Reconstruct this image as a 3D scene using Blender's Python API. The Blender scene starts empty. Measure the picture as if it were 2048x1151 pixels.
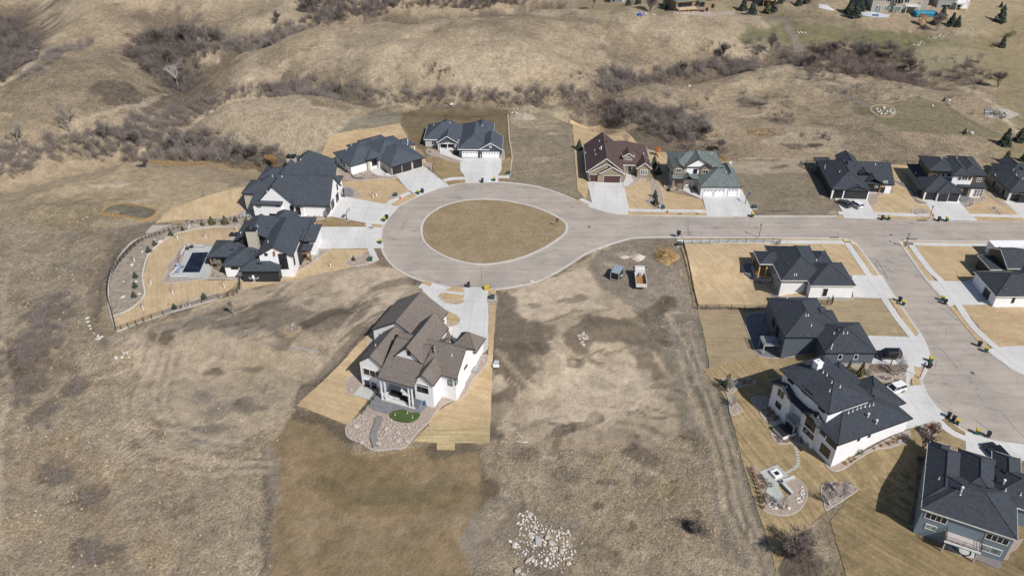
import bpy, math, random
import numpy as np
from mathutils import Vector, Matrix
from mathutils.geometry import delaunay_2d_cdt
from mathutils.bvhtree import BVHTree
random.seed(7); RNG = np.random.default_rng(7)
R = math.radians
SC = bpy.context.scene
COL = SC.collection
# ---------------------------------------------------------------- camera, world, sun, exposure
PITCH = R(34.5); HC = 100.0; FPX = 1585.0
cam_d = bpy.data.cameras.new('camera'); cam_d.sensor_width = 36.0; cam_d.lens = 36.0*FPX/2048.0
cam_d.clip_start = 1.0; cam_d.clip_end = 8000.0
cam = bpy.data.objects.new('camera', cam_d); COL.objects.link(cam)
cam.location = (0, 0, HC); cam.rotation_euler = (math.pi/2-PITCH, 0, 0)
SC.camera = cam
SUN_EL = R(45.0); SUN_DIR = Vector((0.65*math.cos(SUN_EL), -0.76*math.cos(SUN_EL), math.sin(SUN_EL))).normalized()
world = bpy.data.worlds.new('World'); SC.world = world; world.use_nodes = True
wn = world.node_tree; bgn = wn.nodes['Background']
sky = wn.nodes.new('ShaderNodeTexSky'); sky.sky_type = 'NISHITA'; sky.sun_disc = False
sky.sun_elevation = SUN_EL; sky.sun_rotation = math.atan2(0.65, -0.76)
sky.altitude = 500; sky.dust_density = 1.5; sky.air_density = 1.0
wn.links.new(sky.outputs[0], bgn.inputs[0]); bgn.inputs[1].default_value = 0.085
sun_d = bpy.data.lights.new('sun', 'SUN'); sun_d.energy = 4.6; sun_d.angle = R(0.53); sun_d.color = (1.0, 0.955, 0.90)
sun = bpy.data.objects.new('sun', sun_d); COL.objects.link(sun); sun.location = (60, -60, 200)
sun.rotation_euler = SUN_DIR.to_track_quat('Z', 'Y').to_euler()
SC.view_settings.view_transform = 'Standard'; SC.view_settings.look = 'None'
SC.view_settings.exposure = 0.12; SC.view_settings.gamma = 1.0; SC.view_settings.use_curve_mapping = False

# ---------------------------------------------------------------- surveying: photo pixel -> point in the place
ZK = dict(X=(0, 0, 1), A=(380, 220, 4.1104), B=(180, 380, 3.531), C=(620, 200, 4.1104), D=(1100, 220, 4.1104), E=(560, 560, 3.198),
          F=(1340, 460, 4.096), G=(1420, 680, 3.028), H=(1748, 820, 3.4767), I=(1568, 280, 4.1104), J=(1748, 460, 3.8367),
          K=(1180, 0, 2.3594), L=(0, 0, 2.877), M=(0, 600, 2.877), N=(900, 440, 3.1966), O=(900, 780, 3.103), P=(1740, 0, 3.386),
          Q=(1190, 460, 8.219), S=(420, 410, 6.771), T=(690, 570, 4.427), U=(480, 290, 6.395), V=(660, 260, 10.24))
SP, CP = math.sin(PITCH), math.cos(PITCH)
def pts(s):
    out = []; k = 'X'
    for w in s.split():
        if len(w) == 1 and w.isalpha(): k = w; continue
        a, b = w.split(','); o = ZK[k]
        out.append((o[0]+float(a)/o[2], o[1]+float(b)/o[2]))
    return out
def ray(p):
    u = (p[0]-1024)/FPX; v = -(p[1]-575.5)/FPX
    return (u, CP+v*SP, -SP+v*CP)
def at(p, z=0.0):
    r = ray(p); t = (z-HC)/r[2]
    return (r[0]*t, r[1]*t)

# ---------------------------------------------------------------- noise in numpy
def vnoise(x, y, sc, seed=0):
    x = np.asarray(x, float)/sc + seed*17.3; y = np.asarray(y, float)/sc + seed*9.1
    xi = np.floor(x).astype(np.int64); yi = np.floor(y).astype(np.int64)
    fx = x-xi; fy = y-yi; fx = fx*fx*(3-2*fx); fy = fy*fy*(3-2*fy)
    def h(i, j):
        n = (i*374761393 + j*668265263 + seed*974711) & 0x7fffffff
        n = ((n ^ (n >> 13))*1274126177) & 0x7fffffff
        return ((n ^ (n >> 16)) & 0xffff)/65535.0
    a = h(xi, yi); b = h(xi+1, yi); c = h(xi, yi+1); d = h(xi+1, yi+1)
    return (a*(1-fx)+b*fx)*(1-fy)+(c*(1-fx)+d*fx)*fy
def fbm(x, y, sc, seed=0, o=4):
    s = 0; a = 1; t = 0
    for i in range(o):
        s = s+a*vnoise(x, y, sc/(2**i), seed+i*5); t += a; a *= .55
    return s/t
def sstep(a, b, x):
    t = np.clip((x-a)/(b-a), 0, 1); return t*t*(3-2*t)
def seg_dist(X, Y, P):
    d = np.full(X.shape, 1e9)
    for (ax, ay), (bx, by) in zip(P[:-1], P[1:]):
        vx, vy = bx-ax, by-ay; L = vx*vx+vy*vy+1e-9
        t = np.clip(((X-ax)*vx+(Y-ay)*vy)/L, 0, 1)
        d = np.minimum(d, np.hypot(X-ax-t*vx, Y-ay-t*vy))
    return d
def inside(X, Y, P):
    r = np.zeros(X.shape, bool); n = len(P)
    for i in range(n):
        ax, ay = P[i]; bx, by = P[(i+1) % n]
        if ay == by: continue
        c = ((ay > Y) != (by > Y)) & (X < (bx-ax)*(Y-ay)/(by-ay)+ax)
        r ^= c
    return r
def catmull(P, closed=False, n=5):
    out = []; N = len(P)
    rng = range(N) if closed else range(N-1)
    for i in rng:
        if closed: p0, p1, p2, p3 = P[i-1], P[i], P[(i+1) % N], P[(i+2) % N]
        else: p0, p1, p2, p3 = P[max(i-1, 0)], P[i], P[i+1], P[min(i+2, N-1)]
        for k in range(n):
            t = k/n; t2 = t*t; t3 = t2*t
            out.append(tuple(.5*((2*p1[j])+(-p0[j]+p2[j])*t+(2*p0[j]-5*p1[j]+4*p2[j]-p3[j])*t2+(-p0[j]+3*p1[j]-3*p2[j]+p3[j])*t3) for j in (0, 1)))
    if not closed: out.append(tuple(P[-1]))
    return out
def Wp(s, z=0.0): return [at(p, z) for p in pts(s)]

# ---------------------------------------------------------------- terrain height
RAV = [  # gullies: line, depth, half width
    (Wp('X -60,345 60,330 150,300 250,285 330,278 420,290 500,312 565,325'), 6.0, 11),
    (Wp('X 300,265 380,215 450,195 560,178 700,195 800,203 950,208 1100,200 1180,215'), 6.5, 9),
    (Wp('X 1180,215 1230,245 1300,265 1400,285'), 4.5, 9),
    (Wp('X 1205,190 1230,165 1300,152 1400,140 1450,135 1600,115 1720,125 1860,160'), 4.5, 9),
    (Wp('X 370,190 345,140 310,100 330,40'), 8.0, 16), (Wp('X 400,110 480,95 560,60 660,40 760,25 900,30 1080,5'), 8.0, 14),
    (Wp('X -40,140 20,110 70,60 20,20'), 6.0, 14)]
HILL = [  # centre pixel, height, radius
    ((150, 175), 9, 34), ((560, 250), 4.5, 22), ((450, 240), 3, 14), ((820, 130), 8, 45), ((1040, 110), 7, 40), ((600, 120), 5, 25),
    ((1350, 60), 5, 50), ((250, 20), 6, 40), ((1800, 230), 1.5, 30), ((1700, 20), 6, 50), ((1950, 30), 7, 60), ((100, 90), 4, 20)]
LOW = [(-95, 128), (-60, 131), (-33, 130), (-16, 126), (2, 122), (14, 134), (30, 150), (40, 160), (62, 158), (65, 140), (65, 120), (62, 104), (72, 95), (84, 82), (92, 60), (90, -80), (-200, -80), (-200, 110)]
YARDS = [Wp('X 590,810 700,740 820,570 1000,570 995,900 780,920 690,900'), Wp('X 1360,470 2300,470 2300,1500 1500,1500 1540,1000 1450,800'), Wp('X 180,620 320,420 480,380 760,380 770,530 500,600 230,680')]
def Hraw(X, Y):
    X = np.asarray(X, float); Y = np.asarray(Y, float)
    Z = np.zeros(X.shape)
    ins = inside(X, Y, LOW); d = seg_dist(X, Y, LOW[:15])
    Z -= np.where(ins, 2.8*sstep(0, 13, d)+2.5*sstep(15, 60, d), 0)
    for P, dep, w in RAV: Z -= dep*np.exp(-(seg_dist(X, Y, P)/w)**2)
    for p, h, r in HILL:
        c = at(p); Z += h*np.exp(-(((X-c[0])**2+(Y-c[1])**2)/r**2))
    c = at((470, 425)); Z -= 1.8*np.exp(-(((X-c[0])/11)**2+((Y-c[1])/9)**2))
    # open country: gentle relief away from the streets
    wild = sstep(225, 270, Y)+sstep(0, 25, -X-92+(Y-150)*.05)
    wild = np.clip(wild, 0, 1)*(1-.7*sstep(125, 160, X))
    rough = np.clip(wild+np.where(ins, sstep(8, 20, d), 0)*.55, 0, 1)
    for P in YARDS: rough = rough*np.where(inside(X, Y, P), 0, sstep(0, 5, seg_dist(X, Y, P+[P[0]])))
    Z += wild*5.0*(fbm(X, Y, 60, 3, 3)-.5)
    Z += rough*(1.5*(fbm(X, Y, 9, 5, 3)-.5)+.55*(fbm(X, Y, 2.8, 8, 2)-.5))
    Z += wild*3.2*(.5-np.abs(2*fbm(X, Y, 48, 9, 4)-1)*2.2)
    return Z
def axis(a, b, st, lo, hi, g=1.12):
    c = list(np.arange(a, b, st)); s = st
    up = []; x = c[-1]
    while x < hi: s *= g; x += s; up.append(x)
    s = st; dn = []; x = a
    while x > lo: s *= g; x -= s; dn.append(x)
    return np.array(dn[::-1]+c+up)
GX = axis(-150, 150, .62, -2200, 2200, 1.07); GY = axis(60, 262, .62, -500, 4500, 1.045)
MX, MY = np.meshgrid(GX, GY); MZ = Hraw(MX, MY)
def hgt(x, y):
    i = int(np.searchsorted(GX, x))-1; j = int(np.searchsorted(GY, y))-1
    i = min(max(i, 0), len(GX)-2); j = min(max(j, 0), len(GY)-2)
    fx = (x-GX[i])/(GX[i+1]-GX[i]); fy = (y-GY[j])/(GY[j+1]-GY[j])
    return float((MZ[j, i]*(1-fx)+MZ[j, i+1]*fx)*(1-fy)+(MZ[j+1, i]*(1-fx)+MZ[j+1, i+1]*fx)*fy)
def g(p):
    """where the sight line through photo pixel p meets the terrain"""
    r = ray(p); lo = None
    t = (14-HC)/r[2]; st = 2.0
    while True:
        x, y, z = r[0]*t, r[1]*t, HC+r[2]*t
        if z <= hgt(x, y): break
        t += st
        if t > 3000: break
    a, b = t-st, t
    for _ in range(14):
        m = (a+b)/2
        if HC+r[2]*m <= hgt(r[0]*m, r[1]*m): b = m
        else: a = m
    return (r[0]*b, r[1]*b)
def gp(s): return [g(p) for p in pts(s)]

# ---------------------------------------------------------------- materials
MATS = {}
def nodes(name):
    m = bpy.data.materials.new(name); m.use_nodes = True; nt = m.node_tree
    return m, nt, nt.nodes['Principled BSDF']
def N(nt, t, **k):
    n = nt.nodes.new(t)
    for a, b in k.items(): setattr(n, a, b)
    return n
def noise_val(nt, vec, scale, detail=3, rough=.6, mp=None):
    n = N(nt, 'ShaderNodeTexNoise'); n.inputs['Scale'].default_value = scale; n.inputs['Detail'].default_value = detail; n.inputs['Roughness'].default_value = rough
    if mp:
        if len(mp) > 3: q = N(nt, 'ShaderNodeMapping'); q.inputs['Rotation'].default_value = (0, 0, mp[3]); nt.links.new(vec, q.inputs[0]); vec = q.outputs[0]
        m = N(nt, 'ShaderNodeMapping'); m.inputs['Scale'].default_value = mp[:3]
        nt.links.new(vec, m.inputs[0]); vec = m.outputs[0]
    nt.links.new(vec, n.inputs['Vector']); return n.outputs['Fac']
def remap(nt, v, a, b, c, d):
    m = N(nt, 'ShaderNodeMapRange'); nt.links.new(v, m.inputs[0])
    for i, x in enumerate((a, b, c, d)): m.inputs[i+1].default_value = x
    return m.outputs[0]
def mul(nt, a, b, op='MULTIPLY'):
    m = N(nt, 'ShaderNodeMath', operation=op)
    for i, x in enumerate((a, b)):
        if isinstance(x, (int, float)): m.inputs[i].default_value = x
        else: nt.links.new(x, m.inputs[i])
    return m.outputs[0]
def vscale(nt, colr, f):
    m = N(nt, 'ShaderNodeVectorMath', operation='SCALE')
    if isinstance(colr, tuple): m.inputs[0].default_value = colr[:3]
    else: nt.links.new(colr, m.inputs[0])
    nt.links.new(f, m.inputs['Scale']); return m.outputs[0]
def mixc(nt, f, a, b):
    m = N(nt, 'ShaderNodeMix', data_type='RGBA')
    if isinstance(f, (int, float)): m.inputs[0].default_value = f
    else: nt.links.new(f, m.inputs[0])
    for i, x in ((6, a), (7, b)):
        if isinstance(x, tuple): m.inputs[i].default_value = (x[0], x[1], x[2], 1)
        else: nt.links.new(x, m.inputs[i])
    return m.outputs[2]
def bump(nt, b, h, dist, strength=1.0):
    n = N(nt, 'ShaderNodeBump'); n.inputs['Distance'].default_value = dist; n.inputs['Strength'].default_value = strength
    nt.links.new(h, n.inputs['Height']); nt.links.new(n.outputs[0], b.inputs['Normal'])
def mat(name, c, rough=.8, c2=None, sc=2.0, amp=.15, fine=12.0, famp=.12, metal=0, bd=0, mp=None, spec=None, big=None):
    """one colour varied by two noises (and a third, large one)"""
    if name in MATS: return MATS[name]
    m, nt, b = nodes(name)
    tc = N(nt, 'ShaderNodeTexCoord').outputs['Object']
    n1 = noise_val(nt, tc, sc, 4, .6, mp); n2 = noise_val(nt, tc, fine, 3, .7, mp)
    base = mixc(nt, remap(nt, n1, .35, .65, 0, 1), c, c2) if c2 else c
    f = mul(nt, remap(nt, n1, .3, .7, 1-amp, 1+amp), remap(nt, n2, .3, .7, 1-famp, 1+famp))
    if big: f = mul(nt, f, remap(nt, noise_val(nt, tc, big[0], 3, .6), .3, .7, 1-big[1], 1+big[1]))
    nt.links.new(vscale(nt, base, f), b.inputs['Base Color'])
    b.inputs['Roughness'].default_value = rough; b.inputs['Metallic'].default_value = metal
    if spec is not None: b.inputs['Specular IOR Level'].default_value = spec
    if bd: bump(nt, b, n2, bd)
    MATS[name] = m; return m
def roof_mat(name, c, c2):
    if name in MATS: return MATS[name]
    m, nt, b = nodes(name)
    tc = N(nt, 'ShaderNodeTexCoord').outputs['Object']
    n1 = noise_val(nt, tc, .35, 4); n2 = noise_val(nt, tc, 1.6, 4, .85, (1, 1, 2.2)); n3 = noise_val(nt, tc, 4.5, 4, .9)
    sp = N(nt, 'ShaderNodeSeparateXYZ'); nt.links.new(tc, sp.inputs[0])
    w = mul(nt, mul(nt, sp.outputs[2], 1/.085), 0, 'ADD'); fr = N(nt, 'ShaderNodeMath', operation='FRACT'); nt.links.new(w, fr.inputs[0])
    line = remap(nt, fr.outputs[0], 0, .3, .80, 1.0)
    f = mul(nt, mul(nt, remap(nt, n1, .3, .7, .93, 1.08), remap(nt, n3, .3, .7, .62, 1.42)), line)
    nt.links.new(vscale(nt, mixc(nt, remap(nt, n2, .38, .62, 0, 1), c, c2), f), b.inputs['Base Color'])
    b.inputs['Roughness'].default_value = .88; bump(nt, b, n3, .03)
    MATS[name] = m; return m
def siding_mat(name, c, vert=False, rough=.6, amp=.5):
    if name in MATS: return MATS[name]
    m, nt, b = nodes(name)
    tc = N(nt, 'ShaderNodeTexCoord').outputs['Object']
    sp = N(nt, 'ShaderNodeSeparateXYZ'); nt.links.new(tc, sp.inputs[0])
    src = mul(nt, sp.outputs[0], sp.outputs[1], 'ADD') if vert else sp.outputs[2]
    fr = N(nt, 'ShaderNodeMath', operation='FRACT'); nt.links.new(mul(nt, src, 1/(.42 if vert else .2)), fr.inputs[0])
    line = remap(nt, fr.outputs[0], 0, .16, 1-amp*.45, 1.0)
    n1 = noise_val(nt, tc, .5, 4)
    f = mul(nt, line, remap(nt, n1, .3, .7, .94, 1.04))
    nt.links.new(vscale(nt, c, f), b.inputs['Base Color']); b.inputs['Roughness'].default_value = rough
    MATS[name] = m; return m
def stone_mat(name, c, c2, sc=2.5, mort=(.3, .28, .25)):
    if name in MATS: return MATS[name]
    m, nt, b = nodes(name)
    tc = N(nt, 'ShaderNodeTexCoord').outputs['Object']
    mp = N(nt, 'ShaderNodeMapping'); mp.inputs['Scale'].default_value = (1, 1, 1.8); nt.links.new(tc, mp.inputs[0])
    v = N(nt, 'ShaderNodeTexVoronoi'); v.inputs['Scale'].default_value = sc; nt.links.new(mp.outputs[0], v.inputs['Vector'])
    v2 = N(nt, 'ShaderNodeTexVoronoi', feature='DISTANCE_TO_EDGE'); v2.inputs['Scale'].default_value = sc; nt.links.new(mp.outputs[0], v2.inputs['Vector'])
    s = N(nt, 'ShaderNodeSeparateColor'); nt.links.new(v.outputs['Color'], s.inputs[0])
    base = mixc(nt, s.outputs[0], c, c2)
    base = mixc(nt, remap(nt, v2.outputs[0], .02, .07, 1, 0), base, mort)
    nt.links.new(base, b.inputs['Base Color']); b.inputs['Roughness'].default_value = .9
    bump(nt, b, v2.outputs[0], .1, .6)
    MATS[name] = m; return m
def concrete_mat(name, c, joint=3.0, rot=0.0):
    if name in MATS: return MATS[name]
    m, nt, b = nodes(name)
    tc = N(nt, 'ShaderNodeTexCoord').outputs['Object']
    mp = N(nt, 'ShaderNodeMapping'); mp.inputs['Rotation'].default_value = (0, 0, rot); nt.links.new(tc, mp.inputs[0])
    sp = N(nt, 'ShaderNodeSeparateXYZ'); nt.links.new(mp.outputs[0], sp.inputs[0])
    ls = []
    for k in (0, 1):
        fr = N(nt, 'ShaderNodeMath', operation='FRACT'); nt.links.new(mul(nt, sp.outputs[k], 1/joint), fr.inputs[0])
        ls.append(remap(nt, fr.outputs[0], .012, .03, .70, 1.0))
    n1 = noise_val(nt, mp.outputs[0], .22, 4, .6, (1, .3, 1)); n2 = noise_val(nt, tc, 5, 3, .7); n3 = noise_val(nt, tc, .08, 2)
    f = mul(nt, mul(nt, ls[0], ls[1]), mul(nt, remap(nt, n1, .3, .7, .86, 1.08), mul(nt, remap(nt, n2, .3, .7, .95, 1.05), remap(nt, n3, .3, .7, .96, 1.04))))
    nt.links.new(vscale(nt, c, f), b.inputs['Base Color']); b.inputs['Roughness'].default_value = .85
    MATS[name] = m; return m
def lawn_mat(name, c, c2, rot=0.0, stripe=.10, amp=.14):
    if name in MATS: return MATS[name]
    m, nt, b = nodes(name)
    tc = N(nt, 'ShaderNodeTexCoord').outputs['Object']
    n1 = noise_val(nt, tc, .16, 4, .65); ns = noise_val(nt, tc, 1.0, 2, .5, (.10, 1.6, 1, rot)); n2 = noise_val(nt, tc, 2.2, 4, .75); n3 = noise_val(nt, tc, 6, 4, .85); n4 = noise_val(nt, tc, .5, 5, .75)
    base = mixc(nt, remap(nt, mul(nt, mul(nt, n1, n4, 'ADD'), .5), .42, .60, 0, 1), c, c2)
    f = mul(nt, mul(nt, remap(nt, ns, .3, .7, 1-stripe, 1+stripe), remap(nt, n2, .3, .7, 1-amp, 1+amp)), remap(nt, n3, .3, .7, .76, 1.24))
    nt.links.new(vscale(nt, base, f), b.inputs['Base Color']); b.inputs['Roughness'].default_value = .95; b.inputs['Specular IOR Level'].default_value = .1
    bump(nt, b, n3, .06)
    MATS[name] = m; return m
def road_mat():
    m, nt, b = nodes('worn_concrete_road')
    tc = N(nt, 'ShaderNodeTexCoord').outputs['Object']
    n1 = noise_val(nt, tc, .12, 5, .65); n2 = noise_val(nt, tc, 3.5, 4, .75); n3 = noise_val(nt, tc, .5, 3, .6, (.06, 1.4, 1)); n4 = noise_val(nt, tc, .35, 5, .75, (.5, 1.2, 1, .3))
    v = N(nt, 'ShaderNodeTexVoronoi', feature='DISTANCE_TO_EDGE'); v.inputs['Scale'].default_value = .11
    wv = N(nt, 'ShaderNodeVectorMath', operation='MULTIPLY_ADD'); nz = N(nt, 'ShaderNodeTexNoise'); nz.inputs['Scale'].default_value = .5; nz.inputs['Detail'].default_value = 4
    nt.links.new(tc, nz.inputs['Vector']); nt.links.new(nz.outputs['Color'], wv.inputs[0]); wv.inputs[1].default_value = (4, 4, 0); nt.links.new(tc, wv.inputs[2]); nt.links.new(wv.outputs[0], v.inputs['Vector'])
    crack = remap(nt, v.outputs[0], .0, .006, .72, 1.0)
    stain = remap(nt, n4, .56, .70, 1.0, .66)
    f = mul(nt, mul(nt, remap(nt, n1, .3, .7, .82, 1.13), remap(nt, n2, .3, .7, .90, 1.09)), mul(nt, mul(nt, crack, stain), remap(nt, n3, .3, .7, .88, 1.09)))
    nt.links.new(vscale(nt, (.345, .303, .262), f), b.inputs['Base Color']); b.inputs['Roughness'].default_value = .85
    return m
def terrain_mat():
    m, nt, b = nodes('dry_prairie_soil')
    tc = N(nt, 'ShaderNodeTexCoord').outputs['Object']
    at_ = N(nt, 'ShaderNodeAttribute', attribute_name='Col')
    n1 = noise_val(nt, tc, .045, 4, .6); n2 = noise_val(nt, tc, .5, 5, .72); n3 = noise_val(nt, tc, 2.6, 5, .8); n4 = noise_val(nt, tc, .16, 4, .65); n5 = noise_val(nt, tc, 1.1, 5, .78, (1, .6, 1, .5))
    al = at_.outputs['Alpha']
    f = mul(nt, remap(nt, n1, .3, .7, .92, 1.08), remap(nt, n2, .3, .7, .76, 1.26))
    f = mul(nt, f, remap(nt, n4, .3, .7, .88, 1.12))
    fg = mul(nt, remap(nt, n3, .34, .66, .52, 1.52), remap(nt, n5, .33, .67, .74, 1.28))
    mm = N(nt, 'ShaderNodeMix', data_type='FLOAT'); nt.links.new(al, mm.inputs[0]); nt.links.new(remap(nt, n3, .3, .7, .88, 1.12), mm.inputs[2]); nt.links.new(fg, mm.inputs[3])
    c = vscale(nt, at_.outputs['Color'], mul(nt, f, mm.outputs[0]))
    hue = mixc(nt, remap(nt, n5, .42, .72, 0, .14), c, (.17, .155, .14))
    nt.links.new(hue, b.inputs['Base Color']); b.inputs['Roughness'].default_value = .95; b.inputs['Specular IOR Level'].default_value = .08
    bump(nt, b, mul(nt, mul(nt, n3, n5, 'ADD'), remap(nt, al, 0, 1, .35, 1)), .6)
    return m
def glass_mat(name='window_glass', c=(.012, .016, .022), rough=.12):
    if name in MATS: return MATS[name]
    m, nt, b = nodes(name); tc = N(nt, 'ShaderNodeTexCoord').outputs['Object']
    nt.links.new(vscale(nt, c, remap(nt, noise_val(nt, tc, .8, 2), .3, .7, .5, 1.8)), b.inputs['Base Color'])
    b.inputs['Roughness'].default_value = rough; b.inputs['Specular IOR Level'].default_value = .7
    MATS[name] = m; return m

# ---------------------------------------------------------------- mesh helpers
def link_mesh(name, V, F, m, parent=None, smooth=False):
    me = bpy.data.meshes.new(name); me.from_pydata(V, [], F); me.materials.append(m)
    if smooth: me.shade_smooth()
    o = bpy.data.objects.new(name, me); COL.objects.link(o)
    if parent: o.parent = parent
    return o
def np_mesh(name, V, T, m, parent=None):
    me = bpy.data.meshes.new(name); V = np.asarray(V, np.float32); T = np.asarray(T, np.int32); k = T.shape[1]
    me.vertices.add(len(V)); me.vertices.foreach_set('co', V.ravel())
    me.loops.add(T.size); me.loops.foreach_set('vertex_index', T.ravel())
    me.polygons.add(len(T)); me.polygons.foreach_set('loop_start', np.arange(0, T.size, k, dtype=np.int32)); me.polygons.foreach_set('loop_total', np.full(len(T), k, np.int32))
    me.update(calc_edges=True); me.materials.append(m)
    o = bpy.data.objects.new(name, me); COL.objects.link(o)
    if parent: o.parent = parent
    return o
class MB:
    def __init__(s): s.V = []; s.F = []
    def add(s, V, F):
        n = len(s.V); s.V += [tuple(v) for v in V]; s.F += [tuple(i+n for i in f) for f in F]
    def box(s, x0, y0, z0, x1, y1, z1):
        s.add([(x0, y0, z0), (x1, y0, z0), (x1, y1, z0), (x0, y1, z0), (x0, y0, z1), (x1, y0, z1), (x1, y1, z1), (x0, y1, z1)],
              [(0, 3, 2, 1), (4, 5, 6, 7), (0, 1, 5, 4), (1, 2, 6, 5), (2, 3, 7, 6), (3, 0, 4, 7)])
    def bbox(s, x0, y0, z0, x1, y1, z1, b=.05):
        """box with chamfered top edge"""
        s.add([(x0, y0, z0), (x1, y0, z0), (x1, y1, z0), (x0, y1, z0), (x0, y0, z1-b), (x1, y0, z1-b), (x1, y1, z1-b), (x0, y1, z1-b), (x0+b, y0+b, z1), (x1-b, y0+b, z1), (x1-b, y1-b, z1), (x0+b, y1-b, z1)],
              [(0, 3, 2, 1), (0, 1, 5, 4), (1, 2, 6, 5), (2, 3, 7, 6), (3, 0, 4, 7), (4, 5, 9, 8), (5, 6, 10, 9), (6, 7, 11, 10), (7, 4, 8, 11), (8, 9, 10, 11)])
    def tube(s, p, q, r1, r2=None, n=6, cap=True):
        r2 = r1 if r2 is None else r2; p = Vector(p); q = Vector(q); d = (q-p)
        if d.length < 1e-6: return
        d.normalize(); a = d.orthogonal().normalized(); b = d.cross(a); V = []
        for c, r in ((p, r1), (q, r2)):
            for i in range(n):
                t = 2*math.pi*i/n; V.append(c+a*(r*math.cos(t))+b*(r*math.sin(t)))
        F = [(i, (i+1) % n, n+(i+1) % n, n+i) for i in range(n)]
        if cap: F += [tuple(range(n-1, -1, -1)), tuple(range(n, 2*n))]
        s.add(V, F)
    def prism(s, P, z0, z1):
        n = len(P); s.add([(x, y, z0) for x, y in P]+[(x, y, z1) for x, y in P], [tuple(range(n-1, -1, -1)), tuple(range(n, 2*n))]+[(i, (i+1) % n, n+(i+1) % n, n+i) for i in range(n)])
    def side(s, P, y0, y1):
        """profile in xz extruded along y"""
        n = len(P); s.add([(x, y0, z) for x, z in P]+[(x, y1, z) for x, z in P], [tuple(range(n)), tuple(range(2*n-1, n-1, -1))]+[((i+1) % n, i, n+i, n+(i+1) % n) for i in range(n)])
    def build(s, name, m, parent=None, smooth=False):
        return link_mesh(name, s.V, s.F, m, parent, smooth)
def tag(o, label=None, cat=None, group=None, kind=None):
    if label: o['label'] = label
    if cat: o['category'] = cat
    if group: o['group'] = group
    if kind: o['kind'] = kind
    return o
def empty(name, loc=(0, 0, 0), rz=0.0):
    o = bpy.data.objects.new(name, None); COL.objects.link(o); o.location = loc; o.rotation_euler = (0, 0, rz); o.empty_display_size = .5
    return o
KIDS = {}
def copy_tree(o, parent=None):
    c = o.copy(); COL.objects.link(c); c.parent = parent
    for ch in [k for k in bpy.data.objects if k.parent == o] if o.name not in KIDS else KIDS[o.name]: copy_tree(ch, c)
    return c

# ---------------------------------------------------------------- draped sheets and ribbons
def resample(P, st, closed):
    out = []; n = len(P); m = n if closed else n-1
    for i in range(m):
        a, b = P[i], P[(i+1) % n]; L = math.hypot(b[0]-a[0], b[1]-a[1]); k = max(1, int(L/st))
        for j in range(k): out.append((a[0]+(b[0]-a[0])*j/k, a[1]+(b[1]-a[1])*j/k))
    if not closed: out.append(P[-1])
    return out
SHC = [0.0]
def sheet(name, P, off, m, curve=False, st=1.6, label=None, skirt=.25, kind='structure', world=False, cat=None, rag=0):
    """P: pixel string or world points; a sheet laid on the ground, with a skirt so that its edge is a real step"""
    if isinstance(P, str): P = gp(P)
    if curve: P = catmull(P, True, 5)
    Q = []
    for p in P:
        if not Q or math.hypot(p[0]-Q[-1][0], p[1]-Q[-1][1]) > .04: Q.append(p)
    if math.hypot(Q[0][0]-Q[-1][0], Q[0][1]-Q[-1][1]) < .04: Q.pop()
    area = sum(Q[i][0]*Q[(i+1) % len(Q)][1]-Q[(i+1) % len(Q)][0]*Q[i][1] for i in range(len(Q)))
    if area < 0: Q = Q[::-1]
    B = resample(Q, .9 if rag else st, True); n = len(B)
    if rag: B = [(x+rag*2*(float(vnoise(x, y, 1.1, 3))-.5), y+rag*2*(float(vnoise(x, y, 1.1, 4))-.5)) for x, y in B]
    xs = np.array([p[0] for p in B]); ys = np.array([p[1] for p in B])
    zt = [hgt(x, y) for x, y in B]
    I = []
    if max(zt)-min(zt) > .03:
        X, Y = np.meshgrid(np.arange(xs.min()+.3, xs.max(), st), np.arange(ys.min()+.3, ys.max(), st)); X = X.ravel()+.01; Y = Y.ravel()
        k = inside(X, Y, B); X = X[k]; Y = Y[k]
        if len(X):
            d = seg_dist(X, Y, B+[B[0]]); I = [(a, b) for a, b, c in zip(X, Y, d) if c > .35*st]
    r = delaunay_2d_cdt([Vector(p) for p in B]+[Vector(p) for p in I], [(i, (i+1) % n) for i in range(n)], [], 1, 1e-4)
    V = [(v.x, v.y, hgt(v.x, v.y)+off) for v in r[0]]; F = [tuple(f) for f in r[2]]
    k = len(V)
    for x, y in B: V.append((x, y, hgt(x, y)+off)); V.append((x, y, hgt(x, y)+off-skirt))
    for i in range(n):
        a, b = k+2*i, k+2*((i+1) % n); F.append((a, a+1, b+1, b))
    me_fix = []
    for f in F[:len(r[2])]:
        a, b, c = (V[i] for i in f[:3])
        me_fix.append(f if (b[0]-a[0])*(c[1]-a[1])-(b[1]-a[1])*(c[0]-a[0]) > 0 else f[::-1])
    F = me_fix+F[len(r[2]):]
    o = link_mesh(name, V, F, m)
    o.location.z = SHC[0]; SHC[0] = (SHC[0]+.0007) % .03
    if kind: o['kind'] = kind
    if label: o['label'] = label
    if cat: o['category'] = cat
    return o
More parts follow.
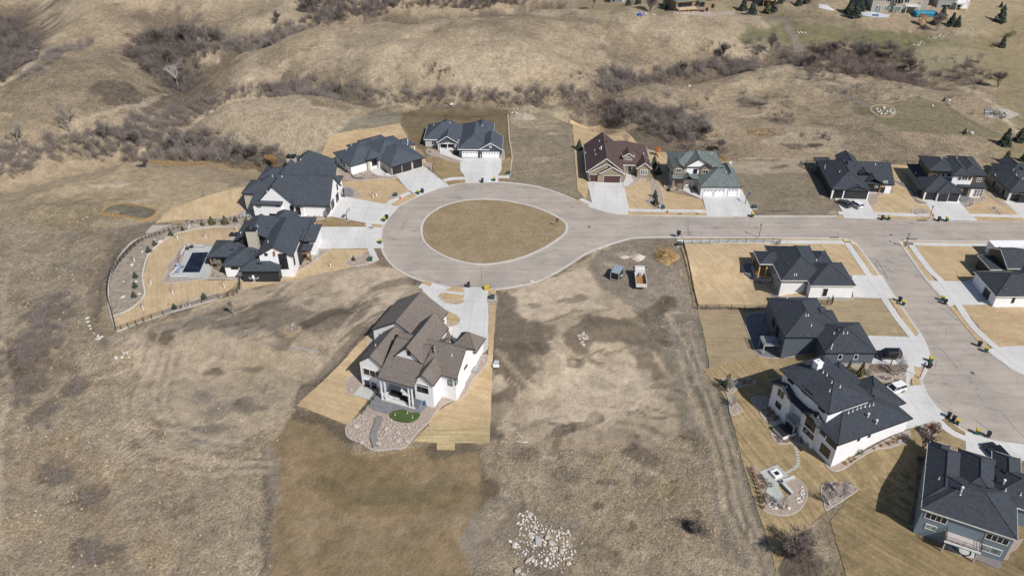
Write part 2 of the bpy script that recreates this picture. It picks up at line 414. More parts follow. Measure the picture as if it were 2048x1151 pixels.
def ribbon(name, P, width, off, m, curve=True, closed=False, thick=.2, side=0, kind='structure', st=1.5):
    """band of given width along a line; side 0 centred, 1 to the left, -1 to the right"""
    if isinstance(P, str): P = gp(P)
    if curve: P = catmull(P, closed, 5)
    P = resample(P, st, closed); n = len(P); V = []; F = []
    lo = (-.5+side*.5)*width; hi = (.5+side*.5)*width
    for i in range(n):
        a = P[i-1] if (i or closed) else P[0]; b = P[(i+1) % n] if (i < n-1 or closed) else P[-1]
        dx, dy = b[0]-a[0], b[1]-a[1]; L = math.hypot(dx, dy) or 1; nx, ny = -dy/L, dx/L
        for w in (lo, hi):
            x, y = P[i][0]+nx*w, P[i][1]+ny*w; z = hgt(x, y)
            V += [(x, y, z+off), (x, y, z+off-thick)]
    for i in range(n if closed else n-1):
        a = 4*i; b = 4*((i+1) % n)
        F += [(a, b, b+2, a+2), (a, a+1, b+1, b), (a+2, b+2, b+3, a+3)]
    if not closed: F += [(0, 2, 3, 1), (4*n-4, 4*n-3, 4*n-1, 4*n-2)]
    o = link_mesh(name, V, F, m)
    if kind: o['kind'] = kind
    return o
# ---------------------------------------------------------------- soil and grass colours painted on the terrain
GRASS = (.350, .277, .188); PALE = (.44, .358, .255); OLIVE = (.225, .188, .130); DIRT = (.365, .296, .215); LDIRT = (.47, .385, .288); DARK = (.102, .083, .061)
MUD = (.185, .155, .118); SEED = (.238, .175, .100); REED = (.40, .30, .18); GREEN = (.135, .135, .062); UMBER = (.135, .108, .084); TAN = (.37, .295, .195); GREYD = (.225, .195, .160)
STRAW = (.30, .235, .13)
WX = MX+7*(fbm(MX, MY, 9, 31, 4)-.5)*1.0; WY = MY+7*(fbm(MX, MY, 9, 37, 4)-.5)
CA = np.zeros(MX.shape+(4,), np.float32); CA[..., :3] = GRASS; CA[..., 3] = .9
NZ = [fbm(MX, MY, 5.5, 71+i, 5) for i in range(4)]; NK_ = [0]
def blend(w, c, al=None, raw=False):
    NK_[0] += 1
    if not raw:
        mx = max(float(w.max()), 1e-3); w = mx*sstep(.34, .66, w/mx+(NZ[NK_[0] % 4]-.5)*1.5*np.clip(w/mx*(1-w/mx)*4+.25, 0, 1)*(w > 1e-4))
    w = w[..., None]; CA[..., :3] = CA[..., :3]*(1-w)+np.array(c, np.float32)*w
    if al is not None: CA[..., 3] = CA[..., 3]*(1-w[..., 0])+al*w[..., 0]
def patch(s, c, soft=2.0, a=1.0, al=None, warp=1.0, curve=True):
    P = gp(s)
    if curve: P = catmull(P, True, 4)
    xs = [p[0] for p in P]; ys = [p[1] for p in P]
    X = MX+(WX-MX)*warp; Y = MY+(WY-MY)*warp
    ins = inside(X, Y, P); d = seg_dist(X, Y, P+[P[0]]); sd = np.where(ins, d, -d)
    blend(sstep(-soft, soft, sd)*a, c, al)
def spot(p, rx, ry, c, a=1.0, ang=0.0, al=None, z=None):
    x0, y0 = g(p); ca, sa = math.cos(R(ang)), math.sin(R(ang))
    dx, dy = WX-x0, WY-y0; u = (dx*ca+dy*sa)/rx; v = (-dx*sa+dy*ca)/ry
    blend(np.exp(-(u*u+v*v)**1.5)*a, c, al)
def streak(s, w, c, a=1.0, al=None, warp=.5, curve=True):
    P = gp(s)
    if curve: P = catmull(P, False, 5)
    X = MX+(WX-MX)*warp; Y = MY+(WY-MY)*warp
    blend(np.exp(-(seg_dist(X, Y, P)/w)**2)*a, c, al)
# large regional tones
n = fbm(MX, MY, 38, 51, 4); blend(sstep(.48, .66, n)*.5, OLIVE); blend(sstep(.48, .70, fbm(MX, MY, 24, 57, 4))*.6, PALE)
blend(sstep(.52, .70, fbm(MX, MY, 12, 61, 4))*.35, UMBER)
# gullies: brown brush floor
for P, dep, w in RAV:
    blend(np.exp(-(seg_dist(WX, WY, P)/(w*.85))**2)*.8, UMBER, 1.0)
# hill faces
patch('X 0,180 140,95 250,150 290,190 200,235 60,260 0,260', OLIVE, 12, .55)
patch('X 440,215 520,195 640,205 800,235 700,260 660,270 600,300 480,300 360,260', PALE, 5, .75)
patch('X 620,110 760,60 960,70 1180,70 1180,170 980,170 700,150', PALE, 10, .45)
patch('X 700,210 800,205 1000,205 1140,222 1160,240 900,215 800,225 700,250', TAN, 2, .5)
spot((255, 195), 9, 7, UMBER, .9, 0, 1); spot((735, 80), 12, 6, OLIVE, .5)
patch('X -80,440 60,420 160,500 190,620 260,720 380,820 520,900 520,1250 -80,1250', (.385, .315, .228), 6, .6)
for k in range(40): spot((random.Random(k).uniform(0, 520), random.Random(k+99).uniform(650, 1150)), random.Random(k+7).uniform(1.5, 5), random.Random(k+3).uniform(1, 3), (PALE, REED, OLIVE, UMBER)[k % 4], .35, k*37)
for p, rx, ry in (((85, 620), 6, 5), ((60, 690), 5, 7), ((45, 770), 4, 7), ((150, 780), 3, 3), ((95, 820), 3, 4), ((185, 1000), 4, 3), ((180, 1100), 5, 3), ((120, 960), 4, 4), ((20, 720), 3, 6)): spot(p, rx, ry, UMBER, .65)
for p in ((40, 960), (110, 880), (170, 930), (230, 960), (200, 1040), (60, 1060), (300, 1100)): spot(p, 5, 3, REED, .35)
# mown prairie west of the big gabled house
patch('X 130,320 300,315 470,335 520,350 470,370 380,400 340,440 280,445 200,410 120,400 0,430 0,370 60,340', TAN, 3, .85, .45)
patch('X 0,400 120,395 210,420 270,445 230,500 180,560 170,640 120,700 0,560', GREYD, 7, .30)
streak('X 300,445 360,420 440,400 510,372', .7, GREYD, .7)
for x, y in ((245, 366), (270, 405), (210, 440), (220, 372)): spot((x, y), 5, 1.6, LDIRT, .8)
patch('X 250,455 330,440 300,480 240,540 210,600 205,680 180,680 180,600 200,530', MUD, 2.5, .8, .5)
streak('X 262,470 225,530 205,580 200,640', .5, DARK, .6)
spot((150, 420), 22, 10, STRAW, .4)
# bare building lots, centre left
patch('X 300,655 420,600 560,555 700,525 800,530 845,560 850,575 740,660 600,800 560,850 420,900 330,880 250,700', DIRT, 3, .9, .25)
patch('X 660,560 780,530 840,560 800,620 740,650 690,600', LDIRT, 3, .8, .1)
patch('X 380,640 500,610 640,600 740,600 720,640 600,660 480,650 400,660', MUD, 2.5, .8, .5)
streak('X 560,690 610,650 700,610 780,570 850,555', 1.4, DARK, .6); streak('X 480,620 560,600 640,590', 1.3, DARK, .5); streak('X 330,650 420,640 500,660', 2, GREYD, .6)
streak('X 700,610 640,640 560,665', 1.2, DARK, .6)
streak('X 600,800 640,760 700,690 745,650', 1.5, MUD, .8); streak('X 745,655 640,770', .8, DARK, .5)
for p, rx, ry, c in (((320, 665), 3.2, 2, DARK), ((440, 800), 5, 3, GREYD), ((400, 860), 4, 3, GREYD), ((560, 680), 3, 2, MUD), ((250, 672), 4, 3, LDIRT), ((245, 700), 3, 1.5, PALE), ((585, 655), 2.4, 1.8, REED), ((360, 692), 1.4, 1, PALE),
        ((500, 800), 4, 2, MUD), ((340, 845), 3, 1.5, MUD), ((420, 845), 4, 1.5, MUD), ((620, 600), 7, 3, LDIRT), ((360, 620), 4, 2, MUD), ((540, 720), 7, 4, TAN), ((430, 750), 2, 1.2, DARK), ((510, 740), 2.4, 1, MUD), ((270, 760), 4, 2, GRASS)):
    spot(p, rx, ry, c, .75)
for k in range(4): streak('X %d,780 %d,850 %d,890 470,%d 540,%d' % (285-7*k, 282-8*k, 330-10*k, 910+9*k, 915+9*k), .35, PALE, .55, None, .25)
streak('X 0,810 10,760 5,700 20,640 15,600', .8, PALE, .6); streak('X 0,930 6,860 2,800', .7, PALE, .5)
# seeded ground south of the central house
patch('X 560,870 600,815 700,850 700,900 780,905 980,890 985,1000 975,1151 960,1260 540,1260 535,1100 545,1000 525,930', SEED, 1.2, .95, .12, .35)
patch('X 600,900 700,920 820,960 940,930 960,1000 800,1040 650,1010', (.19, .14, .072), 5, .8, .1); streak('X 700,1100 850,1060 960,990', 2.0, (.23, .175, .11), .7); streak('X 640,960 760,1000 900,960', 2, (.135, .11, .07), .5)
streak('X 545,900 550,960 545,1010', .9, GREYD, .8); streak('X 528,900 536,1000 530,1100 530,1180', 1.0, MUD, .8)
streak('X 600,825 640,835 700,875', 1.6, DARK, .75, .3); streak('X 985,620 990,740 988,860 982,980', 1.9, DARK, .8, .2, .3); streak('X 870,900 960,895 985,930', 1.4, DARK, .7)
patch('X 960,1020 1010,1010 1010,1200 950,1200', GREYD, 1.5, .8, .2)
for k in range(14): spot((600+random.random()*360, 1040+random.random()*110), 2.0, .9, (.27, .22, .15), .35)
# bare lots, centre
patch('X 995,585 1060,572 1130,545 1200,500 1270,480 1350,478 1372,560 1392,620 1430,720 1455,800 1400,860 1200,900 1040,880 1000,800', DIRT, 2, .9, .15, .5)
patch('X 1270,480 1350,478 1385,610 1425,720 1450,800 1390,780 1330,700 1290,640 1240,600 1180,560 1190,510', GREYD, 2.5, .75, .7)
patch('X 1010,600 1060,575 1100,560 1160,545 1200,580 1160,620 1100,640 1050,640', LDIRT, 2.5, .85, .05)
patch('X 990,600 1020,600 1040,640 1090,640 1110,665 1070,700 1080,740 1060,800 1010,850 988,880', DARK, 3, .72, .15)
patch('X 1130,670 1190,640 1240,640 1290,650 1320,690 1270,700 1220,690 1190,700 1160,710 1120,700', DARK, 2.0, .78, .1)
streak('X 1190,650 1260,640 1310,615 1330,600', 1.4, DARK, .7); streak('X 1300,660 1325,610 1340,600', 1.4, DARK, .55)
patch('X 1270,660 1300,640 1330,660 1300,690', MUD, 2, .7)
patch('X 1080,760 1130,730 1220,720 1290,700 1320,720 1290,800 1200,850 1100,860 1060,820', LDIRT, 4, .7, .1)
patch('X 1280,700 1340,700 1350,740 1300,760 1270,740', DARK, 2.2, .65, .2); streak('X 1180,722 1220,735 1245,745', .8, DARK, .7); streak('X 1265,760 1340,770 1400,750', .9, MUD, .7)
spot((1110, 800), 4, 2.4, (.33, .27, .18), .6); streak('X 1120,790 1180,800 1270,780', 1.6, (.30, .25, .18), .6); spot((1120, 845), 2, .8, DARK, .8); streak('X 1125,865 1150,850 1200,830', 1.2, UMBER, .7, 1)
streak('X 1340,720 1360,780 1370,830', 1.5, (.21, .195, .15), .8, .2); streak('X 1375,740 1385,800 1395,850', .8, PALE, .5); streak('X 1040,700 1010,790', 1.6, DARK, .4)
for p, rx, ry, c in (((1060, 690), 3, 1.2, DARK), ((1140, 720), 2, 1.0, DARK), ((1010, 760), 3, 3, LDIRT), ((1180, 620), 5, 1.3, LDIRT), ((1275, 512), 1.6, 1.3, PALE), ((1245, 510), 3, 1.6, PALE), ((1110, 590), 2.4, 1, PALE), ((1220, 530), 2.5, 1, PALE), ((1070, 615), 3, 1, MUD), ((1150, 605), 4, .9, MUD), ((1205, 760), 3, 1.3, MUD)):
    spot(p, rx, ry, c, .75)
# rough pasture south centre
patch('X 1000,880 1200,900 1400,850 1460,800 1500,960 1540,1080 1620,1260 1000,1260 985,1050', (.345, .278, .195), 4, .8, .9)
for p, rx, ry, c, a in (((1010, 830), 4, 3, PALE, .4), ((1100, 905), 3, 1.4, LDIRT, .7), ((1060, 900), 3.5, 2.5, UMBER, .5), ((1240, 870), 5, 3, UMBER, .35), ((1135, 955), 3, 2.4, MUD, .6), ((1275, 905), 4.0, 2.2, UMBER, .65), ((1290, 960), 3.5, 2.4, UMBER, .45),
        ((1340, 1003), 2.6, 2, GREYD, .6), ((1385, 1060), 4, 2.6, UMBER, .7), ((1350, 980), 5, 3, STRAW, .5), ((1180, 1100), 3, 1.8, MUD, .5), ((1120, 1050), 4, 2, GREYD, .6), ((1430, 1140), 4, 1.5, PALE, .6), ((1170, 880), 7, 2, (.32, .25, .17), .6), ((1075, 960), 2.5, 1.6, LDIRT, .5), ((1590, 1110), 4.5, 3.2, UMBER, .7)):
    spot(p, rx, ry, c, a)
streak('X 1040,1040 1060,1100 1100,1140 1130,1180', 3.2, MUD, .75, .3); streak('X 1200,900 1250,1000 1300,1100', 1.4, STRAW, .3)
streak('X 1398,620 1435,760 1475,880 1510,990 1560,1100 1600,1200', 2.4, GREYD, .55); streak('X 1370,760 1400,880 1440,1000 1480,1120', 1.3, GREYD, .6); streak('X 1345,720 1365,820 1390,900', 1.1, OLIVE, .8); streak('X 1398,640 1435,770 1475,890 1505,1000 1550,1110 1600,1200', 1.3, (.17, .155, .12), .8, .3, .25); streak('X 1420,640 1458,770 1496,890 1525,1000', .5, PALE, .6, None, .2); streak('X 1378,660 1412,780 1448,890 1480,1000 1510,1120', .5, PALE, .5, None, .2)
spot((1590, 1105), 6, 5, UMBER, .8)
QR = random.Random(5)
for k in range(34):
    x0, y0 = QR.uniform(1010, 1420), QR.uniform(590, 880); a_ = QR.choice((.5, .6, -.4, 1.9, 2.0)); L_ = QR.uniform(40, 130); dx_, dy_ = L_*math.cos(a_), -L_*math.sin(a_)*.6
    streak('X %d,%d %d,%d %d,%d' % (x0, y0, x0+dx_*.5+QR.uniform(-12, 12), y0+dy_*.5+QR.uniform(-8, 8), x0+dx_, y0+dy_), QR.uniform(.3, .6), QR.choice((LDIRT, DARK, MUD, PALE)), QR.uniform(.4, .75), None, .3)
for k in range(60): spot((QR.uniform(1005, 1440), QR.uniform(590, 1140)), QR.uniform(.5, 1.8), QR.uniform(.4, .9), QR.choice((DARK, MUD, LDIRT, UMBER)), QR.uniform(.4, .8), QR.uniform(0, 90))
for k in range(60): spot((QR.uniform(250, 840), QR.uniform(570, 860)), QR.uniform(.5, 2.2), QR.uniform(.4, 1.0), QR.choice((DARK, MUD, LDIRT, GREYD)), QR.uniform(.4, .8), QR.uniform(0, 60))
for k in range(26):
    x0, y0 = QR.uniform(300, 800), QR.uniform(570, 700); streak('X %d,%d %d,%d' % (x0, y0, x0+QR.uniform(40, 110), y0-QR.uniform(15, 50)), QR.uniform(.3, .6), QR.choice((DARK, LDIRT, MUD)), QR.uniform(.4, .7), None, .4)
for k in range(5): streak('X %d,%d %d,%d %d,%d %d,%d' % (320+k*9, 700, 300+k*10, 800, 350+k*8, 880-k*6, 560, 925-k*9), .28, LDIRT if k % 2 else MUD, .5, None, .2)
# lot east of the navy gabled house, lots along the north side
patch('X 1018,230 1080,222 1140,238 1150,300 1165,390 1100,385 1020,362 1022,300', (.238, .198, .142), 1.5, .9, .35, .4)
patch('X 1022,222 1060,215 1110,222 1130,240 1100,258 1050,255 1020,240', (.33, .28, .19), 1.5, .85, .7)
spot((1100, 268), 1.6, 1, LDIRT, .7); spot((1080, 320), 3, 2, LDIRT, .4); spot((1120, 350), 3, 1, LDIRT, .4); spot((1050, 280), 5, 3, MUD, .6)
patch('X 795,222 1015,218 1022,300 1015,362 880,350 840,300 800,250', (.150, .118, .070), .8, .95, .1, .1, False)
patch('X 660,268 700,240 760,225 795,222 800,245 720,255 670,272', (.215, .195, .145), 1, .85, .2, .2)
streak('X 625,300 660,270 700,235 760,215 830,215', 1.0, PALE, .6)
patch('X 1465,325 1640,322 1650,360 1670,400 1690,432 1505,432 1490,380', (.228, .190, .138), 1.2, .9, .4, .4)
patch('X 1475,325 1620,325 1640,345 1560,350 1490,345', LDIRT, 1.2, .45, .2); spot((1560, 420), 3.5, 1.2, DARK, .5); spot((1660, 425), 2.5, 1, LDIRT, .6); spot((1560, 335), 3, 1.2, DARK, .6)
streak('X 1470,318 1620,322 1640,345', .8, PALE, .6)
# back country north-east
patch('X 1480,80 1560,50 1700,60 1880,70 1900,90 1830,100 1800,110 1720,110 1700,90 1560,85', GREEN, 4, .8, .15)
patch('X 1520,30 1640,20 1720,60 1640,85 1560,80', (.16, .14, .08), 3, .5, .3)
patch('X 1830,100 1960,70 1990,110 1985,160 1900,150 1850,140', (.245, .215, .13), 3, .7, .15)
patch('X 1655,185 1760,205 1840,195 1900,215 1960,250 2000,272 1880,268 1780,255 1740,230 1700,200', (.165, .145, .085), 2, .85, .12, .5)
patch('X 1180,0 1480,0 1480,28 1320,32 1230,35 1200,45', (.27, .225, .135), 4, .6, .3)
patch('X 1930,0 2200,0 2200,330 2010,330 1990,260 1995,180 1960,120', (.245, .20, .115), 4, .85, .12)
patch('X 1900,0 2040,0 2000,60 1960,70 1900,60', TAN, 3, .6, .2)
for k in range(9): streak('X %d,60 %d,0' % (1930+9*k, 1945+12*k), .45, OLIVE, .35, None, 0)
for k in range(8): streak('X %d,%d %d,%d' % (1995, 170+11*k, 2120, 168+11*k), .5, OLIVE, .35, None, 0)
streak('X 1895,142 1925,175 1985,205 2008,235 2035,265', 2.2, PALE, .95, .3, .2); streak('X 1900,140 1928,170', .5, MUD, .7); streak('X 1903,144 1935,178 2003,212 2020,240 2045,265', .35, MUD, .5, None, .2)
streak('X 1545,30 1590,80 1600,110 1620,150 1680,180 1740,210', 1.3, GREYD, .9); streak('X 1340,195 1380,225 1420,245 1440,262', 1.2, PALE, .9); streak('X 1650,165 1750,172 1860,180 1930,185', 1.1, PALE, .8); streak('X 1500,180 1530,215 1525,228 1480,235', 1.0, PALE, .8); streak('X 1640,250 1740,260 1800,290 1860,310', 1.0, MUD, .5)
patch('X 1560,150 1700,165 1860,172 1930,190 1860,190 1700,185', MUD, 3, .4)
for p, rx, ry, c, a in (((1510, 210), 5, 3.5, UMBER, .9), ((1490, 205), 3, 2.5, UMBER, .5), ((1570, 210), 5, 3, UMBER, .6), ((1565, 240), 5, 3, UMBER, .5), ((1640, 235), 2, 1.5, OLIVE, .5), ((1520, 265), 6, 2, REED, .5), ((1590, 295), 4, 3, UMBER, .8), ((1635, 292), 4.5, 2.2, DARK, .95), ((1560, 170), 7, 3, REED, .3), ((1730, 222), 4, 4, UMBER, .5),
        ((1500, 232), 5, 2, PALE, .6), ((1400, 195), 7, 4, TAN, .7), ((1475, 245), 6, 2.5, (.33, .27, .18), .6), ((1500, 180), 5, 3, TAN, .7), ((1280, 190), 6, 4, TAN, .5), ((1430, 48), 8, 5, OLIVE, .4), ((1275, 125), 7, 4, UMBER, .4), ((1410, 120), 6, 4, UMBER, .5), ((1900, 150), 9, 5, UMBER, .7), ((1930, 165), 6, 4, UMBER, .5), ((1755, 120), 14, 6, UMBER, .6), ((1690, 110), 8, 6, UMBER, .5), ((1340, 100), 10, 5, TAN, .4)):
    spot(p, rx, ry, c, a)
streak('X 90,0 95,40 110,70 105,90 60,130 20,160 0,170', 1.3, PALE, .85, .3); streak('X 330,188 300,205 250,215 180,240 130,265 60,300 0,325', 1.0, PALE, .7); streak('X 505,105 530,130 570,145 640,150', .6, OLIVE, .6); streak('X 0,318 50,295 80,290', 1.2, PALE, .6)
T_ = lambda s, w, c, a: streak(s, w, c, a*.62, .2, .35)
for o, w, c, a in ((0, 2.6, (.215, .188, .145), .95), (-9, .55, DARK, .8), (9, .55, DARK, .75), (0, .6, LDIRT, .8), (19, .7, PALE, .7), (-22, .6, PALE, .6)): T_('X %d,700 %d,770 %d,880 %d,1000 %d,1110 %d,1200' % (1370+o, 1402+o, 1442+o, 1478+o, 1520+o, 1560+o), w, c, a)
for k in range(5): T_('X %d,650 %d,720 %d,800 %d,870 %d,%d %d,%d' % (330-10*k, 300-9*k, 272-7*k, 285-10*k, 340-12*k, 905+8*k, 540, 925+6*k), .42, (LDIRT, PALE, MUD)[k % 3], .8)
T_('X 190,760 260,740 330,700 420,680', .5, PALE, .6); T_('X 16,560 10,700 22,760 4,900 6,1100', .7, LDIRT, .8)
T_('X 1040,860 1120,830 1220,810 1330,760 1400,742', .6, MUD, .8); T_('X 1000,700 1060,760 1150,790 1260,770', .7, LDIRT, .7)
patch('X 1180,740 1230,725 1300,735 1280,790 1210,820 1130,840 1100,810', LDIRT, 2.5, .6, .05)
terr = np_mesh('ground', np.stack([MX.ravel(), MY.ravel(), MZ.ravel()], 1),
    (lambda nx, ny: (np.arange(ny-1)[:, None]*nx+np.arange(nx-1)[None, :]).reshape(-1, 1)+np.array([0, 1, nx+1, nx]))(len(GX), len(GY)), terrain_mat())
ca = terr.data.color_attributes.new('Col', 'FLOAT_COLOR', 'POINT'); ca.data.foreach_set('color', CA.ravel())
terr.data.shade_smooth(); terr['kind'] = 'structure'

# ---------------------------------------------------------------- roads, kerbs, drives, walks, lawns
CONC = (.52, .515, .50)
concrete = concrete_mat('drive_concrete', CONC, 3.1, .05); walkc = concrete_mat('walk_concrete', (.52, .51, .49), 1.5, 0); kerbc = concrete_mat('kerb_concrete', (.47, .44, .40), 3.0, 0)
edging = mat('bed_edging', (.40, .37, .34), .85, None, 2, .1, 10, .1)
ROAD = road_mat()
gold = lawn_mat('dormant_lawn', (.445, .335, .205), (.36, .265, .155), .3); gold2 = lawn_mat('dormant_lawn_cut', (.46, .35, .22), (.38, .285, .17), 1.2)
lawn14 = lawn_mat('sloping_olive_lawn', (.25, .19, .105), (.175, .132, .07), .75, .2, .22); lawn13 = lawn_mat('backyard_lawn', (.33, .25, .14), (.225, .17, .092), 1.25, .2, .2); olive_lawn = lawn_mat('olive_lawn', (.285, .218, .125), (.205, .155, .085), .5, .16, .2); brownlawn = lawn_mat('thin_lawn', (.265, .208, .130), (.33, .262, .165), .1)
strawm = lawn_mat('straw_blanket', (.42, .34, .19), (.35, .27, .15), 0, .2, .16)
gravel = stone_mat('river_rock_mulch', (.42, .34, .27), (.27, .22, .185), 5.5, (.20, .165, .14)); greygravel = stone_mat('grey_rock_mulch', (.20, .20, .21), (.12, .12, .13), 5.5, (.1, .1, .1))
darkmulch = mat('bark_mulch', (.14, .10, .075), .95, (.20, .15, .12), 1.2, .2, 8, .3, bd=.05)
pavers = stone_mat('grey_pavers', (.20, .20, .215), (.155, .155, .17), 1.6, (.12, .12, .13)); patioc = concrete_mat('patio_concrete', (.40, .41, .385), 2.2, 0)
NK = 'D 5400,882 1973,878 1650,878 1250,880 640,865 480,840 320,800 200,745 0,665 C 1800,705 1550,680 1280,685 1130,712 960,765 740,870 650,950 610,1030'
LK = 'X 765,466 764,487 771,508 786,528 811,546 850,562 900,573 955,577.5 N 310,437 520,400 640,350 760,280 860,215 980,165 1100,128 1200,110 1440,106'
SK = 'F 100,55 1000,62 1350,66 1440,74 1500,92 1550,130 1700,335 1860,560 2040,820 J 405,880 430,960 415,1060 380,1140 G 1290,250 1320,330 1380,410 1450,470 H 640,140 830,210 1043,240'
EK = 'J 2300,1500 1800,1370 1151,1120 1000,1030 870,930 700,730 550,560 400,390 220,140 185,108 190,90 210,80 250,76 700,84 1151,85 2300,92'
nk, lk, sk, ek = (catmull(gp(s), False, 4) for s in (NK, LK, SK, EK))
CTR = at((965, 465))
outline = nk+lk+sk+[at((2260, 900)), at((2600, 1100))]+ek
sheet('road', outline, .02, ROAD, False, 3.0)
for nm, ln in (('kerb', nk+lk), ('kerb', sk), ('kerb', ek)): ribbon(nm, ln, .62, .10, kerbc, False, False, .2, -1)
ISL = 'X 843,466 845,447 858,430 885,413 925,402 965,399 1005,401 1045,408 1085,420 1118,436 1131,446 1134,455 1131,465 1118,477 1090,495 1050,513 1010,524 965,529 925,524 890,513 862,497 848,482'
islw = catmull(gp(ISL), True, 4)
sheet('island_turf', islw, .12, lawn_mat('island_turf', (.275, .215, .135), (.22, .165, .10), .1, .06, .3))
ribbon('kerb', islw, .62, .14, kerbc, False, True, .25, 0)
# far road markings: tyre scuffs
scuff = mat('tar_scuff', (.12, .11, .10), .8)
# ---- driveways (photo outlines, ground level)
DR = .13
def drive(s, nm='driveway', m=None, off=DR, **k): return sheet(nm, s, off, m or concrete, **k)
drive('C 690,605 935,545 1140,705 1060,725 960,765 880,790 800,735')                                   # white rambler
drive('C 1232,480 1575,480 1575,580 1545,620 1550,675 1275,685 1280,640 1235,580')                     # navy gabled
drive('A 1115,865 1165,725 1205,718 1290,718 1720,795 1650,870 1600,945 1475,935 1130,872')           # farmhouse
drive('B 1588,262 1960,262 2060,268 2062,340 2075,410 1588,416')                                      # pool house
drive('D 305,590 600,590 650,815 640,862 560,860 450,840 310,795 345,765')                           # brown
drive('D 1250,710 1575,655 1670,840 1660,870 1290,875 1275,800')                                      # sage
drive('I 415,475 675,480 740,600 795,650 490,642 480,590')                                            # black craftsman
drive('I 1140,492 1440,502 1530,615 1590,665 1240,655 1220,600')                                      # tall one
drive('I 1800,500 1990,505 2060,620 2100,665 1960,650')                                               # east
drive('F 1490,372 1735,375 1850,562 1740,560 1500,550')                                               # white walkout
drive('F 1620,866 2010,880 2048,830 J 405,880 428,960 415,1045 330,1050 250,1040 F 1640,1100')         # slate
drive('G 1080,300 1190,280 1285,272 1320,335 1380,410 1455,470 1370,485 1180,545 1120,470')           # modern
drive('H 632,150 830,210 1043,240 1300,270 1300,420 1043,350 640,350')                                # south-east
drive('J 410,392 700,395 800,345 905,572 612,575 575,585')                                            # east modern
drive('J 862,915 1000,895 1400,880 1600,1300 1151,1118 1000,1028')                                    # far south-east
drive('E 890,40 925,5 960,15 1080,50 1170,50 1260,45 1335,62 1330,440 1300,465 1150,480 1080,330 1050,200 970,130')  # central house
# ---- walks
SW = .16
def walk(s, w=1.45, **k): return ribbon('sidewalk', s, w, SW, walkc, thick=.12, **k)
walk('C 640,862 690,825 820,762'); walk('C 1095,665 1160,650 1280,645'); walk('C 1540,635 1640,635')
walk('A 1455,935 1480,960 1500,985', 1.4); walk('B 1985,262 1965,330 1980,410 2020,500', 1.5); walk('A 1500,930 1530,850 1640,780', 1.3)
walk('D 250,735 340,775'); walk('D 650,825 900,830 1280,835'); walk('I 445,602 490,605'); walk('I 745,605 1220,625'); walk('I 1530,620 2400,640')
walk('F 60,95 1420,102', 1.5); walk('F 1450,108 1600,330 1840,690 1990,885', 1.5)
walk('G 1205,150 1215,200 1185,240 1195,310 1260,400 1330,460', 1.4); walk('H 440,70 530,150 640,200 800,260 1043,330', 1.4)
walk('J 270,100 420,300 520,400 640,570 760,740 930,900 1151,1060', 1.5); walk('J 250,108 900,118 2200,130', 1.4); walk('E 890,42 980,65 1180,95', 1.1)
for p in ('F 1415,75 1450,72 1462,88 1425,92', 'F 1475,100 1505,95 1520,115 1490,120', 'J 195,100 218,97 225,120 205,122'): sheet('tactile_paving', p, .19, mat('tactile_yellow', (.55, .45, .27), .8))
# ---- lawns
LW = .09
def lawn(s, m=gold, off=LW, **k): return sheet('lawn', s, off, m, **dict(dict(rag=.13, st=1.2), **k))
lawn('X 660,270 800,247 820,285 856,340 880,362 905,358 900,372 870,365 850,318 700,330 640,318'); 
lawn('A 1170,480 1250,600 1400,570 1690,570 1800,660 1790,680 1640,775 1290,718 1200,640 1150,560', gold, curve=False)
lawn('A 1660,780 1690,740 1850,683 1880,700 1720,785'); lawn('A 1010,905 1130,872 1480,935 1470,962 1070,965', olive_lawn)
lawn('X 310,447 340,420 400,396 500,372 505,400 490,440 415,436', gold2, curve=False); lawn('A 1515,940 1580,945 1575,965 1510,962')
lawn('C 950,460 1230,490 1235,585 1280,640 1090,660 1000,560', olive_lawn); lawn('C 1120,672 1280,655 1275,682 1140,700', olive_lawn)
lawn('C 1575,490 1660,470 1655,560 1645,625 1545,630 1578,580', olive_lawn); lawn('C 1550,645 1625,645 1625,672 1552,672', olive_lawn)
lawn('X 1139,238 1200,250 1265,275 1300,300 1310,330 1290,360 1250,350 1180,360 1172,400 1155,380')
lawn('D 235,745 330,770 310,795 200,745'); lawn('D 610,645 700,600 780,575 835,590 840,640 860,810 650,815', gold2); lawn('D 640,838 1285,845 1290,868 640,865')
lawn('D 860,560 930,640 1000,680 1180,720 1245,738 1280,822 930,820 900,700'); lawn('D 820,340 960,350 1450,450 1400,400 1300,340 1330,480 1240,560 950,620 880,560 850,440', gold2)
lawn('I 240,190 1000,195 1640,230 1640,420 860,560 680,620 480,590 410,480'); lawn('I 680,440 880,350 960,380 1130,480 1230,612 745,605 700,540', gold2)
lawn('I 1440,500 1600,420 1740,440 1850,530 1930,618 1525,618', gold); lawn('I 760,622 1230,640 1240,655 790,650'); lawn('I 1545,632 2300,645 2300,668 1590,662'); lawn('I 445,620 490,625 485,640 410,638')
lawn('F 80,112 1440,108 1620,378 1480,370 1400,550 800,615 225,615', gold2, st=2.0); lawn('F 90,60 1400,70 1420,92 90,78'); lawn('F 1490,118 1530,120 1705,370 1660,382')
lawn('F 225,652 800,650 1330,560 1740,562 1950,880 1620,864 1300,720 1200,900 1100,1060 700,1180 330,1180 290,900', brownlawn, st=2.0)
lawn('F 1800,570 1850,570 2048,860 2005,880'); lawn('G 1230,165 1300,172 1280,270 1225,275'); lawn('G 880,225 1185,255 1180,280 1090,290 930,270', olive_lawn)
lawn('G -40,180 500,40 700,130 450,330 700,640 880,720 1190,560 1370,480 1500,560 1620,620 1480,900 1240,1130 1000,960 890,905 700,1030 560,1145 480,1250 400,1400 330,1151 200,760 110,380', lawn13, st=2.0)
